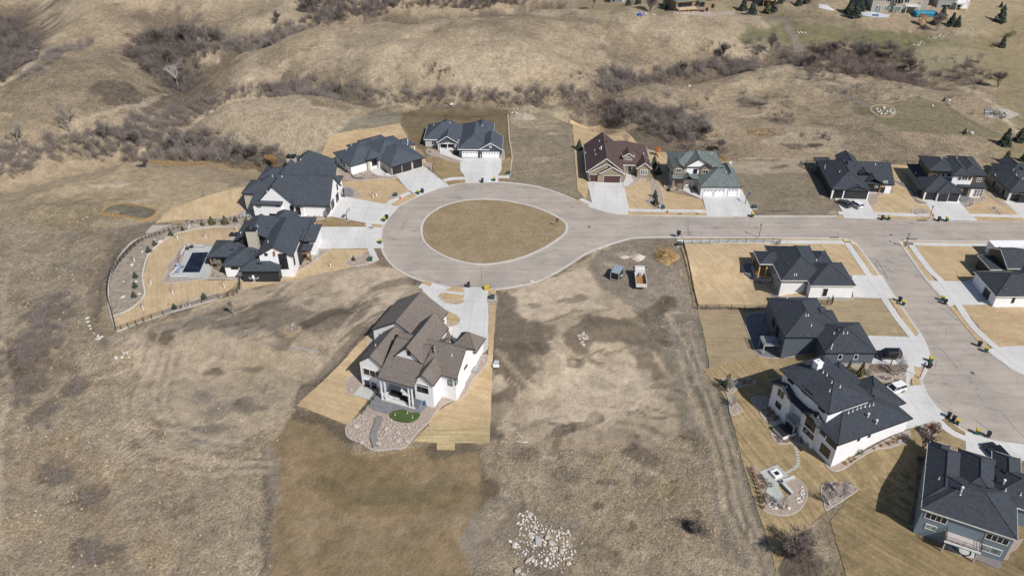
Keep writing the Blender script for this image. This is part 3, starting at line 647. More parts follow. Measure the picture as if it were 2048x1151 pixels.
lawn('X 1660,1040 1690,1005 1714,978 1780,940 1850,960 1900,1010 1960,1000 2048,960 2200,960 2200,1400 1760,1400 1700,1180', lawn14, st=1.6)
lawn('G 1385,475 1420,470 1560,545 1570,570 1400,500', olive_lawn); lawn('H 440,60 500,55 630,135 648,180 530,130', olive_lawn); lawn('H 250,60 430,70 640,215 640,330 400,230 200,160', olive_lawn)
lawn('J 300,122 950,122 1100,200 800,400 510,400', gold); lawn('J 215,135 255,120 470,392 410,390', gold2); lawn('J 250,82 960,88 960,106 270,100')
lawn('J 575,590 610,580 890,905 870,900 800,860'); lawn('J 660,576 1300,576 1400,880 930,898', gold)
# central house yard
lawn('E 605,320 800,120 930,60 960,80 880,140 760,260 640,420 520,640 560,780 435,925 110,800 300,620', gold, st=1.6)
lawn('E 920,5 975,20 960,45 905,25', off=.19); lawn('E 1055,70 1110,42 1170,50 1182,82', off=.19); lawn('E 1340,62 1385,58 1375,90 1340,90')
lawn('E 1015,100 1030,85 1180,98 1170,140 1060,150', gold, off=.19); lawn('E 1050,198 1110,215 1150,250 1130,290 1060,270', gold, curve=True, off=.19)
lawn('E 1335,150 1382,150 1360,560 1345,935 950,935 960,860 1150,760 1230,640 1330,500', gold, st=1.6)
sheet('straw_blanket', 'E 945,936 1345,932 1340,1042 1118,1040 1118,1085 1003,1085 1003,1040 850,1030', .12, strawm)
# pool garden
lawn('B 190,1000 320,940 520,870 910,760 1060,650 B 1070,655 1070,700 1500,620 1850,540 1820,500 1990,425 1960,420 1690,420 1400,600 1000,640 560,640 700,380 1090,385 1120,262 860,262 640,300 500,350 420,450 380,600 380,730 290,830 170,895', gold2, st=1.6)
drymulch = mat('garden_slope_soil', (.225, .19, .15), .95, (.28, .235, .18), .8, .15, 5, .2)
sheet('planting_slope', 'B 135,700 160,600 230,480 320,390 400,330 560,280 680,240 690,270 600,310 500,370 420,450 385,550 375,650 388,720 340,790 260,850 180,890 150,800', .11, drymulch, True)
ribbon('bed_edging', 'B 165,890 250,860 340,800 388,730 375,650 380,560 420,450 520,360 640,300 860,265 1090,255', .3, .2, mat('pale_edging', (.5, .48, .44), .8))
lawn_e = ribbon('boundary_kerb', 'B 190,1000 150,880 128,720 145,600 210,470 300,370 400,320', .35, .22, kerbc)
ribbon('boundary_kerb', 'B 190,1000 520,880 910,765', .3, .2, kerbc)
# ---------------------------------------------------------------- houses
white = siding_mat('white_siding', (.78, .78, .80), True, .5, .22); whitep = mat('white_paint', (.74, .74, .74), .5, None, 1, .04, 8, .03)
cream = stone_mat('pale_limestone', (.50, .45, .38), (.40, .36, .31), 3.0, (.36, .33, .29)); tan_side = siding_mat('tan_siding', (.25, .205, .145)); taupe = siding_mat('taupe_siding', (.20, .165, .12))
slate = siding_mat('slate_blue_siding', (.085, .105, .13)); bluegrey = siding_mat('blue_grey_siding', (.17, .215, .25)); blackside = siding_mat('black_siding', (.022, .024, .028), True)
navy = siding_mat('navy_siding', (.055, .065, .09)); greyside = siding_mat('grey_siding', (.27, .275, .28)); palegrey = siding_mat('pale_grey_siding', (.42, .42, .42)); brownwood = siding_mat('brown_siding', (.10, .075, .05))
beige = siding_mat('beige_siding', (.42, .37, .30))
RD = roof_mat('charcoal_shingles', (.034, .042, .054), (.056, .066, .082)); RB = roof_mat('grey_brown_shingles', (.125, .105, .090), (.165, .142, .124)); RBR = roof_mat('brown_shingles', (.085, .052, .046), (.060, .040, .038))
RG = roof_mat('sage_grey_shingles', (.085, .105, .105), (.15, .17, .165)); RN = roof_mat('blue_charcoal_shingles', (.040, .052, .070), (.066, .080, .10)); RK = roof_mat('black_shingles', (.022, .027, .036), (.040, .047, .060))
trimw = mat('white_trim', (.72, .72, .72), .5); trimd = mat('black_trim', (.018, .019, .022), .5); trimy = mat('cream_trim', (.62, .62, .56), .5)
glass = glass_mat(); glassl = glass_mat('pale_blind_glass', (.16, .21, .20), .2); doorblk = siding_mat('black_garage_door', (.018, .018, .021), False, .4, .9); doorwht = siding_mat('white_garage_door', (.74, .74, .75), False, .45, .25); doorbrn = siding_mat('brown_garage_door', (.07, .030, .028), False, .5, .6)
timber = mat('cedar_timber', (.28, .13, .055), .7, None, 2, .2, 9, .15); pine = mat('new_pine_timber', (.50, .32, .13), .7, None, 2, .15, 9, .1); deckm = mat('deck_boards', (.30, .275, .25), .8); metal = mat('galvanised_metal', (.5, .5, .5), .4, None, 3, .1, 10, .1, metal=.6)
darkmetal = mat('black_metal', (.015, .015, .017), .45); rubber = mat('black_rubber', (.02, .02, .02), .8)
def self_caps(s, kind, u0, v0, u1, v1, ze, zr):
    C = s.__dict__.setdefault('CM', MB()); w, d = u1-u0, v1-v0; t = lambda a, b: C.tube((a[0], a[1], a[2]+.01), (b[0], b[1], b[2]+.01), .085, n=4, cap=False)
    if kind == 'hip':
        h = min(w, d)/2; a, b = ((u0+h, v0+h, zr), (u1-h, v0+h, zr)) if w >= d else ((u0+h, v0+h, zr), (u0+h, v1-h, zr))
        if w != d: t(a, b)
        c = [(u0, v0, ze), (u1, v0, ze), (u1, v1, ze), (u0, v1, ze)]
        for p, q in zip(c, (a, b, b, a) if w >= d else (a, a, b, b)): t(p, q)
    elif kind == 'gu': t((u0, (v0+v1)/2, zr), (u1, (v0+v1)/2, zr))
    elif kind == 'gv': t(((u0+u1)/2, v0, zr), ((u0+u1)/2, v1, zr))
class House:
    def __init__(s, name, label, cat, anchor, za, ang, wall, roof, fas, oh=.45, base=None, dz=.3):
        s.a = R(ang); s.loc = at(pts(anchor)[0], za+dz); s.dz = dz; s.e = empty(name, (s.loc[0], s.loc[1], 0), s.a); tag(s.e, label, cat)
        s.wall, s.roof, s.fas, s.oh, s.base = wall, roof, fas, oh, base
        s.B = []; s.RM = MB(); s.FM = MB(); s.WM = {}; s.VM = {}
    def w2l(s, x, y):
        dx, dy = x-s.loc[0], y-s.loc[1]; c, n = math.cos(s.a), math.sin(s.a)
        return (dx*c+dy*n, -dx*n+dy*c)
    def l2w(s, u, v):
        c, n = math.cos(s.a), math.sin(s.a); return (s.loc[0]+u*c-v*n, s.loc[1]+u*n+v*c)
    def block(s, u0, v0, u1, v1, ze, kind='hip', pitch=.5, wall=None, oh=None, zb=None, nowall=False, fas=True):
        k = len(s.B); j = .006*(k+1); ze = ze+j+getattr(s, 'dz', 0); oh = s.oh if oh is None else oh; M = s.RM; w, d = u1-u0, v1-v0; T = .16
        if kind == 'hip':
            h = min(w, d)/2; zr = ze+h*pitch
            if w >= d: r = [(u0+h, v0+h, zr), (u1-h, v0+h, zr)]; F = [(4, 5, 9, 8), (5, 6, 9), (6, 7, 8, 9), (7, 4, 8)]
            else: r = [(u0+h, v0+h, zr), (u0+h, v1-h, zr)]; F = [(4, 5, 8), (5, 6, 9, 8), (6, 7, 9), (7, 4, 8, 9)]
            M.add([(u0, v0, ze-T), (u1, v0, ze-T), (u1, v1, ze-T), (u0, v1, ze-T), (u0, v0, ze), (u1, v0, ze), (u1, v1, ze), (u0, v1, ze)]+r,
                  [(3, 2, 1, 0), (0, 1, 5, 4), (1, 2, 6, 5), (2, 3, 7, 6), (3, 0, 4, 7)]+F)
        elif kind in ('gu', 'gv'):
            h = (d if kind == 'gu' else w)/2; zr = ze+h*pitch
            if kind == 'gu': P = [(u0, v0, ze), (u0, v0+h, zr), (u0, v1, ze), (u1, v0, ze), (u1, v0+h, zr), (u1, v1, ze)]
            else: P = [(u0, v0, ze), (u0+h, v0, zr), (u1, v0, ze), (u0, v1, ze), (u0+h, v1, zr), (u1, v1, ze)]
            Q = [(a, b, c-T-.02) for a, b, c in P]
            M.add(P+Q, [(0, 1, 4, 3), (1, 2, 5, 4), (6, 9, 10, 7), (7, 10, 11, 8), (0, 3, 9, 6), (2, 8, 11, 5), (0, 6, 7, 1), (1, 7, 8, 2), (3, 4, 10, 9), (4, 5, 11, 10)])
        elif kind in ('s-', 's+', 'e-', 'e+', 'flat'):   # shed: low side towards -v, +v, -u, +u
            up = pitch*(d if kind[0] == 's' else w) if kind != 'flat' else 0
            z = dict([('s-', (0, 0, up, up)), ('s+', (up, up, 0, 0)), ('e-', (0, up, up, 0)), ('e+', (up, 0, 0, up)), ('flat', (0, 0, 0, 0))])[kind]
            c = [(u0, v0), (u1, v0), (u1, v1), (u0, v1)]
            M.add([(a, b, ze+q-T) for (a, b), q in zip(c, z)]+[(a, b, ze+q) for (a, b), q in zip(c, z)], [(3, 2, 1, 0), (4, 5, 6, 7), (0, 1, 5, 4), (1, 2, 6, 5), (2, 3, 7, 6), (3, 0, 4, 7)])
        self_caps(s, kind, u0, v0, u1, v1, ze, locals().get('zr'))
        # fascia boards
        if fas:
            t, hgt_ = .05, .20; G = s.FM
            def brd(a, b):
                d_ = Vector((b[0]-a[0], b[1]-a[1], 0)).normalized(); nn = Vector((d_.y, -d_.x, 0))*t
                a = Vector(a); b = Vector(b); dz = Vector((0, 0, hgt_)); up_ = Vector((0, 0, .012))
                V = [a-dz+nn*.04, b-dz+nn*.04, b-dz+nn, a-dz+nn, a+nn*.04+up_, b+nn*.04+up_, b+nn+up_, a+nn+up_]
                G.add(V, [(0, 3, 2, 1), (4, 5, 6, 7), (0, 1, 5, 4), (1, 2, 6, 5), (2, 3, 7, 6), (3, 0, 4, 7)])
            c = [(u0, v0, ze), (u1, v0, ze), (u1, v1, ze), (u0, v1, ze)]
            if kind == 'hip' or kind == 'flat':
                for i in range(4): brd(c[i], c[(i+1) % 4])
            elif kind == 'gu':
                brd(c[0], c[1]); brd(c[2], c[3]); m1 = (u1, (v0+v1)/2, zr); m0 = (u0, (v0+v1)/2, zr); brd(c[1], m1); brd(m1, c[2]); brd(c[3], m0); brd(m0, c[0])
            elif kind == 'gv':
                brd(c[1], c[2]); brd(c[3], c[0]); m0 = ((u0+u1)/2, v0, zr); m1 = ((u0+u1)/2, v1, zr); brd(c[0], m0); brd(m0, c[1]); brd(c[2], m1); brd(m1, c[3])
            else:
                cz = [(a, b, ze+q) for (a, b, _), q in zip(c, z)]
                for i in range(4): brd(cz[i], cz[(i+1) % 4])
        a0, b0, a1, b1 = u0+oh+j, v0+oh+j, u1-oh-j, v1-oh-j
        s.B.append((a0, b0, a1, b1, ze))
        if nowall: return k
        if zb is None: zb = s.base if s.base is not None else min(hgt(*s.l2w(a, b)) for a, b in ((a0, b0), (a1, b0), (a1, b1), (a0, b1)))-.3
        m = wall or s.wall; Wm = s.WM.setdefault(m.name, (MB(), m))[0]; zt = ze-T+.02
        if kind in ('gu', 'gv'):
            q = T+.03
            if kind == 'gu':
                e = ze-q+oh*pitch; top = zr-q; mid = (b0+b1)/2
                P = [(b0, zb), (b1, zb), (b1, e), (mid, top), (b0, e)]
                Wm.add([(a0, b, c) for b, c in P]+[(a1, b, c) for b, c in P], [(4, 3, 2, 1, 0), (5, 6, 7, 8, 9), (0, 1, 6, 5), (1, 2, 7, 6), (2, 3, 8, 7), (3, 4, 9, 8), (4, 0, 5, 9)])
            else:
                e = ze-q+oh*pitch; top = zr-q; mid = (a0+a1)/2
                P = [(a0, zb), (a1, zb), (a1, e), (mid, top), (a0, e)]
                Wm.add([(a, b0, c) for a, c in P]+[(a, b1, c) for a, c in P], [(0, 1, 2, 3, 4), (9, 8, 7, 6, 5), (1, 0, 5, 6), (2, 1, 6, 7), (3, 2, 7, 8), (4, 3, 8, 9), (0, 4, 9, 5)])
        elif kind in ('s-', 's+', 'e-', 'e+'):
            zq = [ze+q-T+.0 for q in z]; c = [(a0, b0), (a1, b0), (a1, b1), (a0, b1)]
            Wm.add([(a, b, zb) for a, b in c]+[(a, b, q) for (a, b), q in zip(c, zq)], [(3, 2, 1, 0), (4, 5, 6, 7), (0, 1, 5, 4), (1, 2, 6, 5), (2, 3, 7, 6), (3, 0, 4, 7)])
        else: Wm.box(a0, b0, zb, a1, b1, zt)
        return k
    def wallbox(s, u0, v0, u1, v1, z0, z1, m, name='wall'):
        if hasattr(s, 'roofo'): M = MB(); M.box(u0, v0, z0, u1, v1, z1); return M.build('wall_panel', m, s.e)
        s.WM.setdefault(m.name, (MB(), m))[0].box(u0, v0, z0, u1, v1, z1)
    def finish(s):
        s.roofo = s.RM.build('roof', s.roof, s.e)
        s.FM.build('fascia', s.fas, s.e)
        if s.CM.V: s.CM.build('ridge_cap', s.roof, s.e)
        for nme, (mb, m) in s.WM.items(): mb.build('wall', m, s.e)
        bm_ = [Vector(v) for v in s.RM.V]; s.bvh = BVHTree.FromPolygons(bm_, s.RM.F)
    def lray(s, p):
        r = Vector(ray(p)); o = Vector((0, 0, HC))-Vector((s.loc[0], s.loc[1], 0)); c, n = math.cos(s.a), math.sin(s.a)
        f = lambda v: Vector((v.x*c+v.y*n, -v.x*n+v.y*c, v.z)); return f(o), f(r).normalized()
    def onwall(s, k, side, p):
        a0, b0, a1, b1, ze = s.B[k]; o, d = s.lray(p)
        if side in 'SN': v = b0 if side == 'S' else b1; t = (v-o.y)/d.y; q = o+d*t; return q.x, v, q.z
        u = a1 if side == 'E' else a0; t = (u-o.x)/d.x; q = o+d*t; return q.y, u, q.z
    def opening(s, k, side, p, w, h, m=None, frame=None, nx=1, ny=1, name='window', pane='pane', proud=.0, t=.09, clampz=None):
        P = pts(p)[0]; c, pl, z = s.onwall(k, side, P)
        if clampz is not None: z = clampz+h/2
        m = m or glass; frame = frame or s.fas; F = MB(); Gm = MB(); sg = {'S': -1, 'N': 1, 'E': 1, 'W': -1}[side]
        o0, o1, g1 = pl+sg*.002+sg*proud, pl+sg*(.085+proud), pl+sg*(.045+proud)
        def bx(M, ca, cb, za, zb, d0, d1):
            lo, hi = min(d0, d1), max(d0, d1)
            if side in 'SN': M.box(ca, lo, za, cb, hi, zb)
            else: M.box(lo, ca, za, hi, cb, zb)
        bx(F, c-w/2-t, c+w/2+t, z+h/2, z+h/2+t, o0, o1); bx(F, c-w/2-t, c+w/2+t, z-h/2-t, z-h/2, o0, o1)
        bx(F, c-w/2-t, c-w/2, z-h/2, z+h/2, o0, o1); bx(F, c+w/2, c+w/2+t, z-h/2, z+h/2, o0, o1)
        for i in range(1, nx): x = c-w/2+w*i/nx; bx(F, x-.035, x+.035, z-h/2, z+h/2, o0+sg*.01, o1-sg*.01)
        for i in range(1, ny): x = z-h/2+h*i/ny; bx(F, c-w/2, c+w/2, x-.03, x+.03, o0+sg*.012, o1-sg*.014)
        fo = F.build(name, frame, s.e); bx(Gm, c-w/2, c+w/2, z-h/2, z+h/2, o0, g1); Gm.build(pane, m, fo)
        return fo
    def garage(s, k, side, p, w, h=2.15, m=None, lights=False):
        m = m or doorblk; fo = s.opening(k, side, p, w, h, m, s.fas if s.fas is not trimd else trimd, 1, 1, 'garage_door', 'door_panel', 0, .07)
        if lights:
            P = pts(p)[0]; c, pl, z = s.onwall(k, side, P); sg = -1 if side in 'SW' else 1; M = MB(); n = max(3, int(w/.75))
            for i in range(n):
                x = c-w/2+w*(i+.5)/n; zz_ = z+h*.5-.35; q = (x-.22, x+.22); d0, d1 = sorted((pl+sg*.02, pl+sg*.06))
                if side in 'SN': M.box(q[0], d0, zz_-.11, q[1], d1, zz_+.11)
                else: M.box(d0, q[0], zz_-.11, d1, q[1], zz_+.11)
            M.build('pane', glass, fo)
        return fo
    def door(s, k, side, p, w=.95, h=2.1, m=None): return s.opening(k, side, p, w, h, m or mat('black_door', (.02, .02, .022), .4), None, 1, 1, 'door', 'door_panel', 0, .06)
    def hit(s, p):
        o, d = s.lray(pts(p)[0]); r = s.bvh.ray_cast(o, d); return r[0]
    def vents(s, spec, kind='pipe', m=None):
        for w in spec.split('|'):
            q = s.hit(w)
            if q is None: continue
            M = MB()
            if kind == 'pipe': M.tube((q.x, q.y, q.z-.1), (q.x, q.y, q.z+.45), .07, n=8); M.tube((q.x, q.y, q.z-.02), (q.x, q.y, q.z+.06), .16, .09, n=8)
            elif kind == 'flue': M.tube((q.x, q.y, q.z-.1), (q.x, q.y, q.z+.8), .13, n=8); M.tube((q.x, q.y, q.z+.8), (q.x, q.y, q.z+.95), .22, .18, n=8)
            else: M.bbox(q.x-.2, q.y-.2, q.z-.12, q.x+.2, q.y+.2, q.z+.16, .06)
            M.build('roof_vent', m or (trimw if kind != 'box' else darkmetal), s.e)
    def post(s, u, v, z0, z1, r=.11, m=None, name='post'):
        M = MB(); M.box(u-r, v-r, z0, u+r, v+r, z1); return M.build(name, m or timber, s.e)
    def chimney(s, u0, v0, u1, v1, z1, m, cap=None, z0=0, zcap=.3):
        M = MB(); M.box(u0, v0, z0, u1, v1, z1); o = M.build('chimney', m, s.e)
        C = MB(); C.bbox(u0-.08, v0-.08, z1+.003, u1+.08, v1+.08, z1+zcap, .06); C.build('chimney_cap', cap or darkmetal, o)
        F_ = MB(); F_.tube(((u0+u1)/2, (v0+v1)/2, z1+zcap-.02), ((u0+u1)/2, (v0+v1)/2, z1+zcap+.3), .1, n=8); F_.build('flue', metal, o)
    def deck(s, u0, v0, u1, v1, z, m=None, rail=True, posts=(), rm=None, sides='SWE'):
        M = MB(); M.box(u0, v0, z-.25, u1, v1, z); o = M.build('deck', m or deckm, s.e)
        Rl = MB(); rr = []
        if 'S' in sides: rr.append(((u0, v0), (u1, v0)))
        if 'W' in sides: rr.append(((u0, v0), (u0, v1)))
        if 'E' in sides: rr.append(((u1, v0), (u1, v1)))
        if 'N' in sides: rr.append(((u0, v1), (u1, v1)))
        for (ax, ay), (bx, by) in rr:
            L = math.hypot(bx-ax, by-ay); k = max(1, int(L/1.6))
            for i in range(k+1):
                x, y = ax+(bx-ax)*i/k, ay+(by-ay)*i/k; Rl.tube((x, y, z), (x, y, z+1.0), .04, n=4)
            for zz_ in (.12, .55, 1.0): Rl.tube((ax, ay, z+zz_), (bx, by, z+zz_), .028, n=4)
            kk = int(L/.16)
            for i in range(kk): x, y = ax+(bx-ax)*i/kk, ay+(by-ay)*i/kk; Rl.tube((x, y, z+.1), (x, y, z+1.0), .012, n=3, cap=False)
        if rail: Rl.build('railing', rm or darkmetal, o)
        for (x, y) in posts:
            P = MB(); wz = hgt(*s.l2w(x, y))-.1; P.box(x-.1, y-.1, wz, x+.1, y+.1, z-.26); P.build('post', m or deckm, o)
        return o

# --- white hip-roofed house north-west of the loop
h = House('house', 'long white house with blue-black hip roof and three black garage doors facing the loop', 'house', 'A 1648,470', 2.6, 35, whitep, RN, trimd, dz=.6)
k0 = h.block(0, 0, 10.9, 13.5, 2.6, 'hip', .46, cream); k1 = h.block(-9, 7, 3.0, 18, 2.6, 'hip', .46); h.block(-1, 5.9, 10.7, 18.6, 2.62, 'hip', .50)
k2 = h.block(-3.9, 6.7, 2.0, 13, 3.1, 'hip', .42, nowall=True); h.block(-3.8, 14, 4.5, 20.4, 2.6, 'hip', .42); h.block(.2, 15, 8, 21.3, 2.65, 'hip', .42); h.block(8, 9.8, 13.2, 15, 2.5, 'hip', .4, nowall=True)
h.finish()
for p in ('A 1702,492', 'A 1783,470', 'A 1871,443'): h.garage(k0, 'S', p, 2.75, 2.1)
for u, v in ((-3.3, 7.2), (1.3, 7.2)):
    M = MB(); M.box(u-.4, v-.4, -.2, u+.4, v+.4, 3.05); M.build('porch_column', cream, h.e)
h.opening(k1, 'S', 'A 1525,425', 2.2, 2.0, glass, trimd, 3, 1, 'window'); h.opening(k1, 'W', 'A 1243,418', .5, 1.2)
h.opening(k1, 'W', 'A 1268,450', .6, .9); h.opening(k1, 'W', 'A 1292,515', 1.0, 1.1)
h.post(13, 10, -.2, 2.4, .12, whitep)
h.vents('A 1328,290|A 1285,330|A 1752,228|A 1788,285'); h.vents('A 1790,268', 'flue')
# --- navy gabled house at the top of the loop
h = House('house', 'navy house with blue-grey roof, white gable trim and two white garage doors above the loop', 'house', 'C 1213,405', 2.7, -1.1, greyside, RN, trimw, .35)
k0 = h.block(0, 0, 9.2, 18.3, 2.7, 'hip', .60, navy); k1 = h.block(6.1, -.15, 13.0, 9.5, 2.7, 'gv', .62, navy); k2 = h.block(-10.6, 6.7, 1, 17.6, 2.7, 'hip', .62, palegrey)
k3 = h.block(-6.5, 4.4, -.3, 12, 2.75, 'gv', .66, navy, nowall=True); h.block(-7.5, 9, -1, 18.2, 2.75, 'hip', .95, palegrey); h.block(3, 9, 10, 19, 2.72, 'hip', .8, palegrey)
h.finish()
h.garage(k0, 'S', 'C 1315,452', 4.5, 2.15, doorwht, True); h.garage(k1, 'S', 'C 1486,456', 4.9, 2.15, doorwht, True)
h.wallbox(6.45, -.02, 6.75, .3, -.2, 1.4, cream); h.wallbox(12.4, -.04, 12.7, .3, -.2, 1.4, cream)
h.opening(k1, 'S', 'C 1484,380', .5, .8, glassl, trimw); h.opening(k2, 'S', 'C 1017,350', 1.1, 1.2, glass, trimw, 2, 1)
h.wallbox(-6.1, 4.9, -.7, 5.1, 2.7, 3.2, navy)
M = MB(); hw = 2.9; M.add([(-3.4-hw, 4.75, 2.75), (-3.4+hw, 4.75, 2.75), (-3.4, 4.75, 2.75+hw*.63), (-3.4-hw, 4.95, 2.75), (-3.4+hw, 4.95, 2.75), (-3.4, 4.95, 2.75+hw*.63)], [(0, 1, 2), (5, 4, 3), (0, 3, 4, 1), (1, 4, 5, 2), (2, 5, 3, 0)]); M.build('gable_board', navy, h.e)
for u in (-6.1, -5.6, -3.4, -1.1, -.7): h.post(u, 4.9, -.1, 2.7, .1, trimw)
M = MB(); M.box(-5.2, 4.6, 2.55, -1.6, 4.74, 2.7); M.box(-4.2, 4.6, 2.9, -2.6, 4.74, 3.0); M.build('gable_brace', trimw, h.e)
h.opening(k2, 'S', 'C 1092,370', 1.6, 1.3, glass, trimw, 2, 1); h.opening(k2, 'S', 'C 1160,372', 1.5, 1.5, glass, trimw, 2, 1); h.door(k2, 'S', 'C 1128,380')
h.vents('C 1018,208|C 1150,190|C 1420,212|C 1072,168|C 1205,160')
# --- brown house
h = House('house', 'tan one-storey house with brown shingle roof, cream gable trim and dark brown garage doors', 'house', 'D 298,520', 2.65, -2, tan_side, RBR, trimw, .35)
k0 = h.block(0, .8, 10.6, 18.8, 2.65, 'gv', .78); k1 = h.block(0, 5.6, 18.2, 18.7, 2.65, 'hip', .64); k2 = h.block(.5, .4, 10.3, 6, 2.67, 'gv', .56); k3 = h.block(3.6, -.1, 10.5, 6, 2.67, 'gv', .58)
k4 = h.block(14, 3.3, 18.3, 9, 2.67, 'gv', .82); k5 = h.block(10.2, 6.4, 13.6, 11, 4.75, 'gv', .62)
h.finish()
st = stone_mat('tan_stone', (.30, .24, .18), (.20, .165, .13), 2.6)
for a, b in ((.9, 1.25), (3.2, 4.6), (9.3, 10.1)): h.wallbox(a, .30 if a < 4 else .20, b, .5, -.2, 1.5 if a != 3.2 else 2.3, st)
h.wallbox(14.4, 3.6, 17.9, 3.9, -.2, 1.1, st)
h.garage(k2, 'S', 'D 361,559', 2.7, 2.1, doorbrn); h.garage(k3, 'S', 'D 511,568', 4.6, 2.1, doorbrn)
h.opening(k2, 'S', 'D 461,460', .6, .6, glass, trimw, 2, 2); h.opening(k4, 'S', 'D 771,510', 1.8, 1.5, glassl, trimw, 3, 1); h.opening(k5, 'S', 'D 650,397', 1.3, .8, glass, trimw, 3, 2)
h.door(k1, 'S', 'D 655,480', 1.0, 2.0); h.post(11, 5.9, -.1, 2.6, .2, st); h.post(13.6, 5.9, -.1, 2.6, .2, st)
h.vents('D 405,258|D 368,335|D 292,355|D 768,360|D 375,368|D 425,182|D 410,320'); h.vents('D 420,325', 'flue')
# --- sage two-storey house
h = House('house', 'two-storey white and taupe house with mottled sage-grey roof and three white garage doors', 'house', 'D 1238,632', 2.7, 0, whitep, RG, trimd, .35)
k0 = h.block(0, 0, 11.1, 12.6, 2.7, 'hip', .52, whitep); k1 = h.block(-6.8, 6.1, 7, 15.7, 5.5, 'hip', .50, palegrey); k2 = h.block(-6.8, 5.5, -3.1, 11, 5.48, 'gv', .62, taupe); k3 = h.block(.5, 5.5, 4.0, 11, 5.48, 'gv', .62, taupe)
k4 = h.block(-3.2, 5.9, 3.8, 12, 5.9, 'gv', .62, whitep); k5 = h.block(-6.7, 4.5, .4, 7, 2.8, 's-', .35, nowall=True); k6 = h.block(-3.9, 3.9, -1.0, 7, 2.9, 'gv', .7, whitep, nowall=True); k7 = h.block(6.4, 2.0, 11.1, 12.5, 2.75, 'hip', .9)
h.finish()
for p in ('D 1296,684', 'D 1390,684', 'D 1500,680'): h.garage(k0, 'S', p, 2.6, 2.1, doorwht, True)
h.opening(k2, 'S', 'D 1057,497', 1.3, .9, glass, trimw, 2, 1); h.opening(k3, 'S', 'D 1278,506', 1.3, .9, glass, trimw, 2, 1); h.opening(k4, 'S', 'D 1194,502', .9, 1.2, glass, trimd); h.opening(k1, 'S', 'D 1127,483', .7, .7, glass, trimw)
for p, w in (('D 1040,600', 1.8), ('D 1195,600', 1.2)): h.opening(k1, 'S', p, w, 1.5, glass, trimd, 2, 1)
h.door(k1, 'S', 'D 1125,598'); h.opening(k1, 'W', 'D 965,480', .6, 1.0); h.opening(k1, 'W', 'D 978,500', .6, 1.2); h.opening(k1, 'W', 'D 965,572', .8, 1.2)
for u in (-3.6, -1.3): h.post(u, 4.1, -.1, 2.8, .13, timber)
for u in (-6.3,): h.post(u, 4.9, -.1, 2.7, .2, st)
h.vents('D 1330,362|D 1450,512|D 1225,348|D 1490,460'); h.vents('D 1040,408|D 1048,425', 'box')
M = MB(); q = h.hit('D 1482,455'); q = q or Vector((10.8, 11, 3)); M.tube((q.x, q.y, q.z), (q.x, q.y, q.z+.6), .04); M.add([(q.x+.45*math.cos(t)*1, q.y+.05, q.z+.85+.4*math.sin(t)) for t in [i*.524 for i in range(12)]]+[(q.x, q.y+.18, q.z+.85)], [(i, (i+1) % 12, 12) for i in range(12)]+[tuple(range(12))]); M.build('satellite_dish', mat('dish_grey', (.6, .6, .6), .5), h.e)
# --- black craftsman
h = House('house', 'black one-storey house with charcoal roof, small dormer and cedar porch posts above two parked cars', 'house', 'I 425,405', 2.6, -4.6, blackside, RK, trimd, .3)
k0 = h.block(-1, 0, 9.2, 17, 2.6, 'hip', .62); k1 = h.block(5, 4, 16.4, 17, 2.6, 'gu', .52); k2 = h.block(2.7, .1, 9.1, 6, 2.62, 'gv', .30); h.block(4.3, 9, 9.4, 19, 3.8, 'gv', .6)
k3 = h.block(8.0, 3.9, 13.6, 9, 2.75, 'gv', .55, nowall=True); k4 = h.block(7.3, 6.0, 10.4, 11, 4.4, 'gv', .5); k5 = h.block(-1.2, 13, 3, 20, 2.4, 'e-', .05, nowall=True)
h.finish()
h.wallbox(-.72, .12, -.3, .5, -.2, 2.7, whitep); h.wallbox(2.2, .12, 2.5, .45, -.2, 2.7, whitep); h.wallbox(8.55, .12, 8.85, .45, -.2, 2.7, whitep)
h.garage(k0, 'S', 'I 463,445', 2.3, 2.0); h.garage(k2, 'S', 'I 592,455', 4.5, 2.0); h.opening(k4, 'S', 'I 640,282', 1.6, .5)
h.wallbox(14.3, 4.2, 15.9, 4.5, -.2, 2.4, whitep); h.opening(k1, 'S', 'I 828,360', 1.0, 1.6, glassl, trimw, 2, 2); h.door(k1, 'S', 'I 725,385', 1.0, 2.0); h.opening(k1, 'S', 'I 760,375', 1.2, 1.4, glassl, trimd)
for u in (8.5, 12.9): h.post(u, 4.2, -.1, 2.7, .16, timber)
h.vents('I 457,262|I 337,215|I 750,203|I 335,232')
# --- tall house with three garages
h = House('house', 'two-storey black-roofed house with brown upper walls, white trim and three black garage doors', 'house', 'I 1165,415', 2.65, -6.5, greyside, RK, trimd, .35)
k0 = h.block(-.2, 0, 9.2, 16, 2.65, 'hip', .5, greyside); k1 = h.block(2.8, -.7, 9.2, 8, 2.67, 'hip', .5, whitep); k2 = h.block(1.7, 5.7, 9, 15, 5.75, 'hip', .42, brownwood); k3 = h.block(7.0, 3.4, 12.7, 14, 5.77, 'hip', .42, whitep)
k4 = h.block(9.5, 4.2, 16.2, 16, 5.75, 'hip', .42, brownwood); k5 = h.block(9.2, 2.7, 16.3, 6, 2.9, 's-', .22, taupe); k6 = h.block(5.6, 5.2, 9, 9, 5.0, 'flat', 0, whitep)
h.finish()
for p, k in (('I 1206,462', k0), ('I 1306,472', k1), ('I 1394,472', k1)): h.garage(k, 'S', p, 2.3, 2.05, doorblk, True)
h.wallbox(-.0+.1, .30, .45, .5, -.2, 2.3, whitep)
